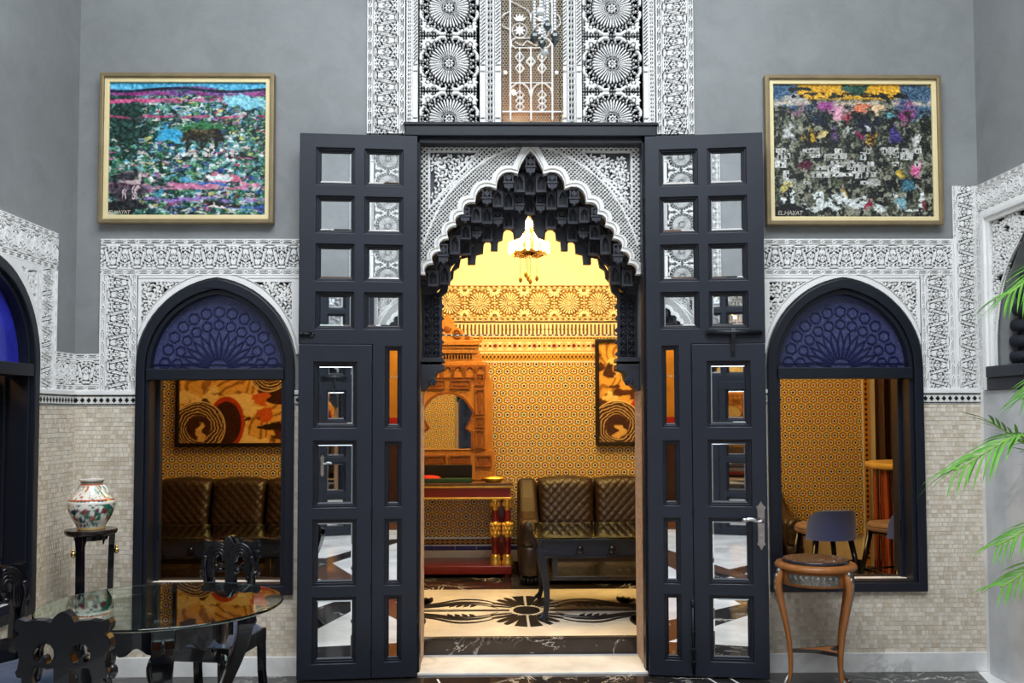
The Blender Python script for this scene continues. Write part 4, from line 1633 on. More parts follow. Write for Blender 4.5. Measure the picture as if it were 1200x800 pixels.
m.plate([(1.32, 0.0), (2.4, 0.0), (2.4, 1.63), (1.32, 1.63)], (), -0.030, 0)
m.build('marble_pier', 'marble_grey', wall_right, 0.004)
MB().box(0.0, 0.062, -0.022, 0, 0, 1.63).build('marble_corner_strip', 'marble_white', wall_right, 0.003)
# corbel and stacked carved tiers of the side arch
m = MB()
for sg in (1, -1):
    fx_ = lambda x: x if sg > 0 else 2 * RC - x
    a, b = fx_(0.135), fx_(0.52)
    m.box(a, b, -0.05, 0.36, 1.63, 1.70)
    m.box(fx_(0.155), b, -0.065, 0.36, 1.70, 1.765)
m.build('side_corbel', 'wood_black', wall_right, 0.006)
for k in range(8):
    z = 1.785 + k * 0.088
    m = MB()
    for sg in (1, -1):
        # each tier follows the arch inwards
        dz = max(0.0, z + 0.05 - RZS)
        xin = RC + RE - math.sqrt(max(0.01, (RW + RE) ** 2 - dz * dz))
        x0_, x1_ = max(0.215, xin) + 0.0, xin + 0.26 - 0.02 * k
        f = lambda x: x if sg > 0 else 2 * RC - x
        m.tube([(f(x0_ + 0.01), 0.06, z + 0.03), (f(x1_), 0.16, z + 0.03)], [0.034, 0.034], 12)
        m.box(f(x0_ + 0.005), f(x1_ + 0.03), 0.09, 0.34, z - 0.02, z + 0.066)
    m.build('carved_tier', 'wood_black', wall_right)
m = MB()
m.box(3.9, 3.95, -2.3, 0.3, -0.2, 3.2)
m.box(3.02, 3.95, -2.3, -2.25, -0.2, 3.2)
m.box(3.02, 3.95, -0.02, 0.3, -0.2, 3.2)
m.box(3.02, 3.95, -2.3, 0.3, 3.2, 3.25)
m.box(3.02, 3.95, -2.3, 0.3, -0.2, 0.0)
o = m.build('wall_side_passage', 'paint_navy_dark', kind='structure')
o['label'] = 'dark passage beyond the side arch'

cl = MB()
cl.plate([(-HALF - 0.3, DEEP - 0.4), (HALF + 0.3, DEEP - 0.4), (HALF + 0.3, 0.4), (-HALF - 0.3, 0.4)],
         [[(-2.3, SKY0), (2.3, SKY0), (2.3, SKY1), (-2.3, SKY1)]], TOP, TOP + 0.25, axis='Z')
o = cl.build('ceiling', 'plaster_grey', kind='structure')
o['label'] = 'courtyard ceiling with an open skylight'

fl = MB()
fl.box(-HALF - 0.2, HALF + 0.2, DEEP - 0.3, 0.02, -0.12, 0.0)
floor = fl.build('floor', 'marble_white', kind='structure', label='white marble courtyard floor with dark inlaid bands')


def inlay(poly, mt, z=0.0, h=0.003, parent=None, name='marble_inlay'):
    return MB().plate(poly, (), z, z + h, axis='Z').build(name, mt, parent)


inlay([(-2.64, -0.02), (2.58, -0.02), (2.36, -0.86), (-2.64, -0.86)], 'marble_black', parent=floor)
for i, (xa, ya, xb, yb, w0, w1) in enumerate(((-1.75, -0.86, -0.55, -3.1, 0.55, 0.16), (-0.50, -1.25, -1.45, -4.6, 0.16, 0.42), (-2.45, -2.2, -0.35, -5.9, 0.30, 0.22), (0.05, -1.0, -2.3, -5.6, 0.10, 0.34),
                                              (0.45, -0.86, 1.75, -2.9, 0.50, 0.14), (1.60, -1.35, 0.45, -4.5, 0.14, 0.44), (0.25, -2.3, 2.4, -5.8, 0.28, 0.24), (2.45, -1.4, 0.10, -5.2, 0.12, 0.30))):
    inlay([(xa - w0 / 2, ya), (xa + w0 / 2, ya), (xb + w1 / 2, yb), (xb - w1 / 2, yb)], 'marble_brown' if i % 2 else 'marble_black', 0.0, 0.0020 + 0.0002 * i, parent=floor)
# pale joint lines in the dark strip
for xa in (-0.55, 0.98, 1.10):
    inlay([(xa, -0.10), (xa + 0.012, -0.10), (xa + 0.13, -0.60), (xa + 0.118, -0.60)], 'tile_white', 0.003, 0.0012, floor, 'joint_line')

# ------------------------------------------------------------------ threshold and salon shell
SF = 0.122
MB().box(-0.665, 0.665, -0.02, 0.40, -0.02, 0.016).build('floor_threshold', 'marble_white', None, 0.003, kind='structure')['label'] = 'white marble doorway threshold'
st = MB()
st.box(-0.70, 0.70, 0.372, 0.40, 0.016, SF - 0.012)
st.box(-0.70, 0.70, 0.366, 0.40, SF - 0.012, SF + 0.001)
o = st.build('trim_2', 'marble_step', None, 0.002, kind='structure')
o['label'] = 'black veined marble riser of the doorway step'
XL, XR, YB, ZC = -3.75, 4.05, 2.90, 3.62
floor_salon = MB().box(XL, XR, 0.38, YB, SF - 0.10, SF).build('floor_salon', 'marble_cream', kind='structure', label='cream marble salon floor with black inlaid scrolls')
inlay([(XL, 1.92), (XR, 1.92), (XR, YB), (XL, YB)], 'marble_black', SF, 0.003, floor_salon)
inlay([(XL, 0.40), (-1.0, 0.40), (-1.0, 1.92), (XL, 1.92)], 'marble_black', SF, 0.003, floor_salon)
# black scroll inlay: an oval with fans and tapering waves either side
IC = at(617, 715, Z=SF)


def ii(poly): return inlay(poly, 'tile_black', SF, 0.0035, floor_salon, 'scroll_inlay')


ix, iy = IC.x, IC.y
ii([(ix + 0.095 * math.cos(a * PI / 12), iy + 0.125 * math.sin(a * PI / 12)) for a in range(24)])
for sy in (-1, 1):
    for hs in (-1, 1):
        ii([(ix + hs * 0.008, iy + sy * 0.16), (ix + hs * 0.036, iy + sy * 0.155), (ix + hs * 0.092, iy + sy * 0.47), (ix + hs * 0.010, iy + sy * 0.50)])
        for q, (bx, by, mx, my, tx, ty, wd) in enumerate(((0.046, 0.15, 0.075, 0.26, 0.150, 0.43, 0.052), (0.064, 0.13, 0.105, 0.22, 0.200, 0.36, 0.050), (0.082, 0.105, 0.13, 0.17, 0.235, 0.25, 0.045), (0.10, 0.085, 0.16, 0.115, 0.25, 0.15, 0.036))):
            pth = smooth_path([(bx, by), (mx, my), (tx, ty)], 12)
            prof_ = [(i_ / (len(pth) - 1)) ** 0.6 * (1 - 0.55 * (i_ / (len(pth) - 1)) ** 6) for i_ in range(len(pth))]
            L_ = [(ix + hs * (x + wd * 0.5 * p_), iy + sy * (y - wd * 0.5 * p_)) for (x, y), p_ in zip(pth, prof_)]
            R2_ = [(ix + hs * (x - wd * 0.5 * p_), iy + sy * (y + wd * 0.5 * p_)) for (x, y), p_ in zip(pth, prof_)]
            ii(L_ + R2_[::-1][:-1])
    for hs in (-1, 1):
        # waves
        for j, (o_, wd) in enumerate(((0.0, 0.068), (0.10, 0.046), (-0.062, 0.036))):
            mid = [(0.20, 0.13 + o_), (0.32, 0.25 + o_), (0.48, 0.27 + o_), (0.64, 0.17 + o_ * 0.7), (0.80, 0.12 + o_ * 0.5), (0.98, 0.20)]
            pth = smooth_path(mid, 20)
            up_ = [(ix + hs * x, iy + sy * (y + wd * math.sin(PI * i / (len(pth) - 1)) / 2)) for i, (x, y) in enumerate(pth)]
            dn_ = [(ix + hs * x, iy + sy * (y - wd * math.sin(PI * i / (len(pth) - 1)) / 2)) for i, (x, y) in enumerate(pth)]
            ii(up_ + dn_[::-1][1:-1])
        for k in range(4):
            a = 0.35 + k * 0.33
            ii(leafpoly((ix + hs * 0.72, iy + sy * 0.20), (ix + hs * (0.72 + 0.14 * math.cos(a + 0.4)), iy + sy * (0.20 + 0.28 * math.sin(a + 0.4))), 0.06))
        for k in range(4):
            ii(leafpoly((ix + hs * (0.36 + 0.05 * k), iy + sy * 0.20), (ix + hs * (0.40 + 0.05 * k), iy + sy * 0.11), 0.035))
for hs in (-1, 1):
    ii([(ix + hs * 0.12, iy + 0.018), (ix + hs * 1.3, iy + 0.045), (ix + hs * 1.3, iy + 0.020), (ix + hs * 0.12, iy + 0.006)])
    ii([(ix + hs * 0.12, iy - 0.018), (ix + hs * 1.3, iy - 0.045), (ix + hs * 1.3, iy - 0.020), (ix + hs * 0.12, iy - 0.006)])

sb = MB()
sb.box(XL - 0.1, XR + 0.1, YB + 0.012, YB + 0.15, 0.0, ZC)
wall_sb = sb.build('wall_salon_back', 'plaster_cream', kind='structure', label='salon back wall covered in star tilework under a carved frieze')
MB().box(XL, 3.10, YB, YB + 0.012, 0.40, 1.965).build('star_tilework', 'zellige_star', wall_sb)
for z0, z1 in ((1.965, 1.978), (0.385, 0.400), (0.325, 0.335)):
    MB().box(-1.3, 1.5, YB - 0.004, YB + 0.012, z0, z1).build('white_fillet', 'tile_white', wall_sb)
# coloured tile courses between stars and frieze
xs, zs = np.arange(-1.15, 1.45, 0.0058), np.arange(1.978, 2.335, 0.0058)
gx, gz = np.meshgrid(xs, zs)
IV, OC, DK, RD = np.array((0.80, 0.72, 0.55)), np.array((0.62, 0.34, 0.06)), np.array((0.035, 0.018, 0.012)), np.array((0.32, 0.05, 0.02))
C = np.empty(gx.shape + (3,))
C[:] = IV


def cset(mask, c): C[mask] = c


per = lambda p, o=0: np.abs(((gx + o) / p) % 1 - 0.5) * p
cset((gz < 2.055), OC)
cset((gz < 2.055) & (per(0.035) < 0.008) & (np.abs(gz - 2.018) < 0.012), DK)
cset((gz < 2.055) & (per(0.035, 0.0175) < 0.006) & (np.abs(np.abs(gz - 2.018) - 0.022) < 0.006), DK)
cset((gz >= 2.045) & (gz < 2.058), IV)
k = np.floor((gx + 20) / 0.089)
d = np.hypot(per(0.089), gz - 2.115)
cset((gz >= 2.063) & (gz < 2.075), OC)
cset((gz >= 2.155) & (gz < 2.168), OC)
cset((d < 0.034) & (gz > 2.07) & (gz < 2.16), OC)
cset((d < 0.027), IV)
cset((d < 0.020) & (k % 2 == 0), RD)
cset((d < 0.020) & (k % 2 == 1), OC)
cset((d < 0.009), DK)
cset((np.hypot(per(0.089, 0.0445), gz - 2.115) < 0.012), DK)
cset((gz > 2.170) & (gz < 2.196), OC)
cset((gz > 2.176) & (gz < 2.188) & (per(0.03) < 0.010), DK)
sl = per(0.035)
cset((gz > 2.21) & (gz < 2.318) & (sl < 0.0085) & ((np.abs(gz - 2.240) < 0.022) | (np.abs(gz - 2.290) < 0.020)), np.array((0.12, 0.05, 0.02)))
cset((gz > 2.21) & (gz < 2.318) & (sl < 0.011) & (np.abs(gz - 2.265) < 0.008), np.array((0.12, 0.05, 0.02)))
cset((gz > 2.322), np.array((0.18, 0.09, 0.03)))
V = np.stack([gx, np.full(gx.shape, YB), gz], -1)
place(grid_mesh('tile_courses', V, 'tilework', col=C, smooth=False), 'tile_courses', wall_sb)['kind'] = 'stuff'
# carved frieze of rosettes
r = Relief(-1.15, 1.45, 2.335, 2.67, 0.0048)
for z in (2.340, 2.372, 2.632, 2.665): r.stroke([(-2, z), (2, z)], 0.009)
for kx in range(-40, 42):
    for zc in (2.356, 2.648): r.leaf((kx * 0.05, zc), (kx * 0.05 + 0.04, zc), 0.016)
cxs = [P(u, 357, YB)[0] for u in (562, 597)]
stp = cxs[1] - cxs[0]
for kx in range(-6, 8):
    cx_ = cxs[0] + kx * stp
    if not -1.1 < cx_ < 1.4: continue
    c = (cx_, 2.502)
    rosette(r, c, 0.100, 22)
    for q in range(22):
        a = 2 * PI * q / 22
        r.disk((c[0] + math.cos(a) * 0.118, c[1] + math.sin(a) * 0.118), 0.008)
    for zc, sg in ((2.385, 1), (2.62, -1)):
        f = (cx_ + stp / 2, zc)
        for q in range(9):
            a = PI * q / 8
            r.leaf((f[0] + math.cos(a) * 0.015, f[1] + sg * math.sin(a) * 0.015), (f[0] + math.cos(a) * 0.075, f[1] + sg * math.sin(a) * 0.075), 0.015)
    for q in range(-2, 3): r.disk((cx_ + stp / 2, 2.502 + q * 0.022), 0.008)
relief_obj(r, 'rosette_frieze', wall_sb, 0.02, ('stucco_ivory', 'stucco_ochre_ground'), (0, YB + 0.010, 0), label='carved plaster frieze of sunburst rosettes')
# base courses seen below the console
for k in range(9):
    xa = -1.16 + k * 0.192
    MB().box(xa + 0.002, xa + 0.190, YB - 0.004, YB + 0.012, 0.287, 0.325).build('blue_tile', 'tile_blue', wall_sb, 0.002)
    MB().box(xa + 0.002, xa + 0.190, YB - 0.004, YB + 0.012, 0.185, 0.284).build('beige_tile', 'tile_beige', wall_sb, 0.002)
m = MB()
m.box(-1.2, 0.6, YB, YB + 0.012, 0.335, 0.385, 0)
for k in range(40):
    x = -1.19 + k * 0.045
    m.plate([(x, 0.36), (x + 0.0225, 0.342), (x + 0.045, 0.36), (x + 0.0225, 0.378)], (), YB - 0.002, YB, 1)
    m.box(x + 0.016, x + 0.029, YB - 0.003, YB, 0.353, 0.367, 2)
m.build('lozenge_border', ['tile_black', 'gold_wall', 'tile_black'], wall_sb, kind='stuff')
MB().box(-1.2, 3.1, YB - 0.006, YB + 0.012, SF, 0.184).build('black_base', 'marble_black', wall_sb)
m = MB()
m.box(3.10, 3.115, YB - 0.004, YB + 0.012, SF, 2.4, 0)
m.box(3.115, 3.16, YB - 0.002, YB + 0.012, SF, 2.4, 1)
for k in range(48): m.plate([(3.1375 - 0.014, 0.2 + k * 0.046), (3.1375, 0.182 + k * 0.046), (3.1375 + 0.014, 0.2 + k * 0.046), (3.1375, 0.218 + k * 0.046)], (), YB - 0.004, YB - 0.001, 2)
m.build('tile_edge_border', ['tile_white', 'gold_wall', 'tile_black'], wall_sb, kind='stuff')
m = MB()
m.box(XL - 0.12, XL, 0.3, YB + 0.1, 0, ZC)
m.box(XR, XR + 0.12, 0.3, YB + 0.1, 0, ZC)
m.box(XL - 0.1, -2.9, 0.30, 0.38, 0, ZC)
m.box(2.9, XR + 0.1, 0.30, 0.38, 0, ZC)
o = m.build('wall_salon_side', 'wood_brown', kind='structure')
o['label'] = 'brown side walls of the salon'
o = MB().box(XL - 0.1, XR + 0.1, 0.381, YB + 0.1, ZC, ZC + 0.1).build('ceiling_salon', 'plaster_cream', kind='structure')
o['label'] = 'cream salon ceiling'
m = MB()
m.plate([(-2.9, SF), (2.9, SF), (2.9, 2.0), (-2.9, 2.0)], [[(-0.69, SF + 0.0001), (0.69, SF + 0.0001), (0.69, 1.99), (-0.69, 1.99)]] + [[(max(-2.89, x), min(z, 1.95)) for x, z in window_outline(s_ * WCX, WHW)[:2]] + [(s_ * WCX + WHW, 1.95), (s_ * WCX - WHW, 1.95)] for s_ in (-1, 1)], 0.381, 0.389)
m.build('inner_tilework', 'zellige_star', wall_front)

# ------------------------------------------------------------------ facade across the courtyard (seen in the mirror panes)
wall_back = copy_tree(wall_front)
wall_back.name = 'wall_back'
wall_back.rotation_euler = (0, 0, PI)
wall_back.location = (0, DEEP, 0)
wall_back['label'] = 'matching stucco wall across the courtyard'
for o in list(wall_back.children):
    if o.name.startswith('carved_stucco_panel'):
        for dx, dz in ((0.0, 1.21),):
            c = o.copy()
            COL.objects.link(c)
            c.location = (dx, 0, dz)
for i, (src, nm, lb) in enumerate(((door_1, 'door_3', 'mirror-paned door leaf across the courtyard, near the knob side'), (door_2, 'door_4', 'mirror-paned door leaf across the courtyard, near the handle side'),
                                   (trim_door, 'trim_3', 'door frame across the courtyard'), (arch_t, 'muqarnas_arch', 'dark carved honeycomb arch across the courtyard, seen only in the mirrors'))):
    c = copy_tree(src)
    c.name = nm
    c['label'] = lb
    c.location = (-src.location.x, DEEP - src.location.y, src.location.z)
    c.rotation_euler = (0, 0, src.rotation_euler.z + PI)
for i, wnd in enumerate((window_1, window_2)):
    c = copy_tree(wnd)
    c.name = 'window_%d' % (4 + i)
    c.location = (-wnd.location.x, DEEP, 0)
    c.rotation_euler = (0, 0, PI)
    c['label'] = 'arched window across the courtyard, ' + ('first' if i == 0 else 'second')
m = MB()
y1, y0 = DEEP - 0.38, DEEP - 2.6
m.box(-3.2, 3.2, y0 - 0.1, y0, 1.45, 3.6, 0)
m.box(-3.2, 3.2, y0 - 0.1, y0, 1.15, 1.45, 1)
m.box(-3.2, 3.2, y0 - 0.1, y0, -0.2, 1.15, 2)
m.box(-3.3, -3.2, y0 - 0.1, y1 + 0.3, -0.2, 3.6, 2)
m.box(3.2, 3.3, y0 - 0.1, y1 + 0.3, -0.2, 3.6, 2)
m.box(-3.3, 3.3, y0 - 0.1, y1, 3.5, 3.6, 0)
m.box(-3.3, 3.3, y0 - 0.1, y1, -0.2, 0.0, 2)
o = m.build('wall_back_room', ['gold_wall', 'red_wall', 'wood_brown'], kind='structure')
o['label'] = 'gold and red room across the courtyard'
lamp('back_room_lamp', 'AREA', (0, DEEP - 1.5, 3.3), 70, WARM, 2.5, (0, 0, 0), 1.2)
# ------------------------------------------------------------------ painted canvases
def canvas(name, w_, h_, fn, nx, ny, parent, y):
    u, v = np.meshgrid(np.linspace(0, 1, nx), np.linspace(0, 1, ny))
    c = np.clip(fn(u, v), 0, 1) ** 2.2
    V = np.stack([(u - 0.5) * w_, np.full(u.shape, y) - 0.0015 * fbm(u * 60, v * 60, 3, 2), (v - 0.5) * h_], -1)
    return place(grid_mesh(name, V, 'canvas', col=c, smooth=True), name, parent)


def lay(c, m, col):
    m = np.clip(m, 0, 1)[..., None]
    return c * (1 - m) + np.array(col) / 255.0 * m


def blob(u, v, cx, cy, rx, ry, seed=1, rough=0.35, soft=0.25):
    u = u + (fbm(u * 17, v * 17, seed + 3, 3) - 0.5) * 0.09
    v = v + (fbm(u * 15, v * 15, seed + 7, 3) - 0.5) * 0.09
    d = np.hypot((u - cx) / rx, (v - cy) / ry) + (fbm(u * 26, v * 26, seed, 3) - 0.5) * 2 * rough
    return np.clip((1 - d) / soft, 0, 1)


def sm(f, a, b): return np.clip((f - a) / (b - a), 0, 1)


def paint_lagoon(u, v):
    """turquoise and green garden view: sky strip, pink bands, blue lake, one broad dark tree, pale horse"""
    y = 1 - v
    wx = u + 0.03 * (fbm(u * 7, v * 7, 5) - 0.5)
    wy = v + 0.05 * (fbm(u * 9, v * 9, 6) - 0.5)
    c = np.zeros(u.shape + (3,)) + np.array((104, 170, 172)) / 255.0
    c = lay(c, sm(fbm(wx * 22, wy * 46, 1, 4), 0.44, 0.58), (206, 228, 220))
    c = lay(c, sm(fbm(wx * 16, wy * 40, 2, 4), 0.56, 0.66), (66, 160, 200))
    c = lay(c, sm(fbm(wx * 26, wy * 30, 3, 5), 0.47, 0.57) * 0.9, (40, 108, 88))
    c = lay(c, sm(fbm(wx * 30, wy * 26, 4, 5), 0.48, 0.58) * 0.92, (16, 56, 56))
    c = lay(c, sm(fbm(wx * 12, wy * 14, 24, 4), 0.52, 0.62) * sm(fbm(wx * 40, wy * 40, 25, 3), 0.35, 0.55), (18, 66, 48))
    c = lay(c, sm(fbm(wx * 34, wy * 40, 9, 5), 0.60, 0.68) * 0.8, (96, 160, 96))
    c = lay(c, sm(fbm(wx * 16, wy * 40, 11, 4), 0.69, 0.75) * 0.9, (176, 84, 140))
    c = lay(c, sm(fbm(wx * 16, wy * 40, 12, 4), 0.72, 0.77) * 0.9, (160, 56, 76))
    c = lay(c, sm(fbm(wx * 26, wy * 50, 13, 4), 0.63, 0.70) * 0.85, (222, 208, 200))
    c = lay(c, sm(fbm(wx * 18, wy * 30, 14, 4), 0.71, 0.76), (40, 74, 150))
    c = lay(c, sm(fbm(wx * 20, wy * 24, 15, 4), 0.74, 0.78), (196, 190, 96))
    c = lay(c, blob(u, y, 0.10, 0.30, 0.16, 0.22, 2, 0.7), (18, 62, 52))
    c = lay(c, sm(0.10 - y + 0.02 * fbm(u * 12, v, 3), 0, 0.02) * sm(fbm(u * 20, v * 30, 51), 0.3, 0.5), (122, 70, 150))
    for cy, hh, col in ((0.085, 0.020, (150, 40, 120)), (0.14, 0.022, (222, 84, 140)), (0.26, 0.014, (190, 60, 110)), (0.88, 0.02, (150, 110, 190)), (0.935, 0.014, (54, 100, 200)), (0.78, 0.03, (216, 120, 160))):
        c = lay(c, sm(hh - np.abs(y - cy + 0.04 * (fbm(u * 8, v * 2, int(cy * 100)) - 0.5)), 0, 0.012) * sm(fbm(u * 12, v * 30, int(cy * 77)), 0.38, 0.56), col)
    c = lay(c, sm(0.055 - y + 0.02 * np.sin(u * 9), 0, 0.01), (70, 180, 226))
    c = lay(c, sm(0.014 - np.abs(y - 0.058 - 0.012 * np.sin(u * 9 + 1)), 0, 0.008), (16, 30, 66))
    c = lay(c, blob(u, y, 0.40, 0.40, 0.13, 0.065, 4, 0.45), (42, 170, 220))
    c = lay(c, blob(u, y, 0.86, 0.14, 0.13, 0.05, 5, 0.4), (120, 204, 222))
    c = lay(c, blob(u, y, 0.62, 0.33, 0.18, 0.045, 6, 0.4), (42, 118, 62))
    c = lay(c, blob(u, y, 0.61, 0.40, 0.175, 0.055, 7, 0.28), (44, 40, 24))
    c = lay(c, blob(u, y, 0.61, 0.37, 0.11, 0.02, 8, 0.6) * 0.7, (110, 92, 50))
    tr = sm(0.012 - np.abs(((u * 11) % 1) - 0.5) * 0.09, 0, 0.006) * (np.abs(u - 0.61) < 0.15) * (y > 0.42) * (y < 0.50)
    c = lay(c, tr, (34, 30, 22))
    c = lay(c, sm(fbm(u * 60, v * 24, 31), 0.55, 0.62) * (np.abs(u - 0.62) < 0.18) * (y > 0.50) * (y < 0.56), (226, 190, 186))
    c = lay(c, blob(u, y, 0.72, 0.72, 0.15, 0.05, 12, 0.5), (226, 110, 140))
    c = lay(c, blob(u, y, 0.70, 0.71, 0.08, 0.025, 13, 0.4), (216, 226, 226))
    c = lay(c, blob(u, y, 0.66, 0.76, 0.09, 0.015, 14, 0.5), (66, 110, 190))
    c = lay(c, blob(u, y, 0.70, 0.92, 0.16, 0.018, 15, 0.5), (58, 34, 34))
    c = lay(c, blob(u, y, 0.70, 0.925, 0.09, 0.010, 16, 0.5), (236, 214, 210))
    # pale horse
    c = lay(c, blob(u, y, 0.12, 0.80, 0.12, 0.13, 17, 0.5) * 0.8, (52, 38, 52))
    c = lay(c, blob(u, y, 0.155, 0.765, 0.060, 0.030, 18, 0.12), (206, 176, 178))
    c = lay(c, blob(u, y, 0.205, 0.715, 0.022, 0.048, 19, 0.12), (206, 176, 178))
    c = lay(c, blob(u, y, 0.228, 0.685, 0.026, 0.016, 20, 0.1), (206, 176, 178))
    for lx in (0.11, 0.13, 0.18, 0.20): c = lay(c, blob(u, y, lx, 0.82, 0.007, 0.055, 21, 0.1), (204, 176, 178))
    c = lay(c, blob(u, y, 0.10, 0.93, 0.13, 0.05, 22, 0.3), (28, 30, 34))
    sp = fbm(u * 70, v * 70, 41, 3)
    g = c.mean(-1, keepdims=True)
    c = g + (c - g) * 0.80
    return np.clip(c + (sp - 0.5)[..., None] * 0.50 - 0.03, 0, 1)


def paint_medina(u, v):
    """dark hillside of white houses and palms under a yellow sky"""
    y = 1 - v
    c = np.zeros(u.shape + (3,)) + np.array((36, 38, 36)) / 255.0
    c = lay(c, sm(fbm(u * 34, v * 20, 1, 5), 0.46, 0.60), (92, 96, 78))
    c = lay(c, sm(fbm(u * 40, v * 30, 2, 5), 0.56, 0.64), (140, 140, 120))
    # sky and upper colour fields
    c = lay(c, sm(0.125 - y, 0, 0.02), (234, 170, 30))
    c = lay(c, blob(u, y, 0.52, 0.03, 0.10, 0.05, 2, 0.4), (40, 84, 70))
    c = lay(c, blob(u, y, 0.06, 0.06, 0.12, 0.16, 3, 0.35), (60, 96, 130))
    c = lay(c, blob(u, y, 0.90, 0.12, 0.13, 0.17, 4, 0.35), (70, 100, 126))
    c = lay(c, blob(u, y, 0.13, 0.13, 0.10, 0.05, 5, 0.5), (170, 168, 160))
    tr = sm(fbm(u * 44, v * 44, 7, 4), 0.42, 0.55) * sm(0.028 - np.abs(y - 0.085), 0, 0.015) * (u > 0.12) * (u < 0.86)
    c = lay(c, tr, (24, 26, 20))
    c = lay(c, blob(u, y, 0.70, 0.095, 0.05, 0.02, 8, 0.4), (26, 28, 20))
    c = lay(c, blob(u, y, 0.17, 0.03, 0.09, 0.025, 9, 0.4), (24, 30, 22))
    c = lay(c, sm(0.030 - np.abs(y - 0.145), 0, 0.03) * sm(fbm(u * 22, v * 22, 10), 0.38, 0.5), (206, 186, 160))
    for cx, cy, rx, ry, col in ((0.25, 0.17, 0.06, 0.05, (50, 66, 84)), (0.42, 0.20, 0.08, 0.06, (226, 160, 180)), (0.46, 0.25, 0.05, 0.05, (208, 80, 96)), (0.56, 0.18, 0.07, 0.06, (226, 120, 80)), (0.35, 0.16, 0.05, 0.04, (150, 60, 130)),
                                (0.66, 0.20, 0.06, 0.04, (236, 190, 140)), (0.85, 0.22, 0.06, 0.09, (150, 60, 120)), (0.72, 0.24, 0.05, 0.04, (90, 150, 160)), (0.16, 0.22, 0.05, 0.05, (150, 110, 130)),
                                (0.30, 0.28, 0.07, 0.06, (20, 34, 56)), (0.60, 0.30, 0.10, 0.07, (20, 28, 50)), (0.24, 0.38, 0.04, 0.05, (206, 160, 40)), (0.30, 0.38, 0.03, 0.05, (226, 200, 130)), (0.55, 0.38, 0.025, 0.06, (130, 30, 80)),
                                (0.63, 0.41, 0.03, 0.07, (214, 140, 30)), (0.77, 0.39, 0.04, 0.07, (66, 54, 130)), (0.38, 0.36, 0.04, 0.06, (110, 70, 140)), (0.11, 0.36, 0.035, 0.07, (190, 192, 190)), (0.48, 0.345, 0.05, 0.03, (200, 200, 198)), (0.60, 0.34, 0.03, 0.03, (200, 200, 198)),
                                (0.89, 0.42, 0.07, 0.05, (206, 206, 200)), (0.89, 0.65, 0.035, 0.09, (220, 100, 150)), (0.80, 0.66, 0.03, 0.06, (206, 170, 60)), (0.83, 0.75, 0.04, 0.05, (60, 110, 130)), (0.45, 0.80, 0.03, 0.05, (210, 150, 50)), (0.20, 0.62, 0.05, 0.04, (90, 30, 50)), (0.50, 0.60, 0.03, 0.03, (90, 30, 50))):
        c = lay(c, blob(u, y, cx, cy, rx, ry, int(cx * 300 + cy * 70), 0.8, 0.6), col)
    # dark palm columns
    for cx in (0.03, 0.22, 0.36, 0.50, 0.70, 0.85, 0.95, 0.62):
        d = np.abs(u - cx - 0.006 * np.sin(v * 40))
        fr = sm(fbm(u * 70, v * 60, int(cx * 90), 3), 0.40, 0.52)
        c = lay(c, sm(0.030 - d, 0, 0.01) * fr * (y > 0.20) * (y < 0.52) * 0.85, (30, 36, 26))
    # white houses: blocks with dark doors
    rd = random.Random(4)
    for _ in range(64):
        cx, cy = rd.uniform(0.04, 0.94), rd.choice((0.50, 0.54, 0.60, 0.63, 0.68, 0.74))
        if cx > 0.72 and cy > 0.60: continue
        w2, h2 = rd.uniform(0.015, 0.05), rd.uniform(0.010, 0.030)
        g = rd.randint(168, 216)
        m = (np.abs(u - cx + 0.01 * (fbm(u * 40, v * 40, 77) - 0.5)) < w2) & (np.abs(y - cy) < h2)
        c = lay(c, m * sm(fbm(u * 50, v * 50, 50 + _ % 9, 3), 0.26, 0.40), (g, g, g - 8))
        dm = (np.abs(u - cx - rd.uniform(-0.6, 0.6) * w2) < 0.006) & (np.abs(y - cy - h2 * 0.3) < h2 * 0.5)
        c = lay(c, dm, (26, 24, 26))
    # foreground: pale figures and furniture
    for cx, cy, rx, ry in ((0.28, 0.86, 0.035, 0.06), (0.40, 0.88, 0.075, 0.075), (0.53, 0.90, 0.07, 0.045), (0.06, 0.85, 0.03, 0.07), (0.13, 0.84, 0.018, 0.06), (0.67, 0.92, 0.05, 0.035), (0.58, 0.86, 0.02, 0.07), (0.77, 0.88, 0.02, 0.08), (0.92, 0.88, 0.022, 0.07), (0.25, 0.92, 0.14, 0.02), (0.88, 0.94, 0.06, 0.015)):
        st = sm(fbm(u * 46, v * 46, int(cx * 100), 3), 0.36, 0.50)
        c = lay(c, blob(u, y, cx, cy, rx, ry, int(cx * 50) + 60, 0.25, 0.2) * st, (212, 218, 214))
    c = lay(c, blob(u, y, 0.075, 0.79, 0.016, 0.06, 3, 0.3), (196, 180, 96))
    c = lay(c, blob(u, y, 0.585, 0.91, 0.02, 0.04, 4, 0.4), (150, 40, 70))
    c = lay(c, blob(u, y, 0.93, 0.92, 0.015, 0.03, 4, 0.4), (130, 60, 60))
    c = lay(c, blob(u, y, 0.79, 0.90, 0.02, 0.05, 5, 0.4), (120, 170, 180))
    c = lay(c, blob(u, y, 0.10, 0.955, 0.12, 0.04, 6, 0.2), (20, 18, 24))
    sp = fbm(u * 110, v * 110, 41, 3)
    g = c.mean(-1, keepdims=True)
    c = g + (c - g) * 0.85
    return np.clip(c + (sp - 0.5)[..., None] * 0.60 - 0.05, 0, 1)


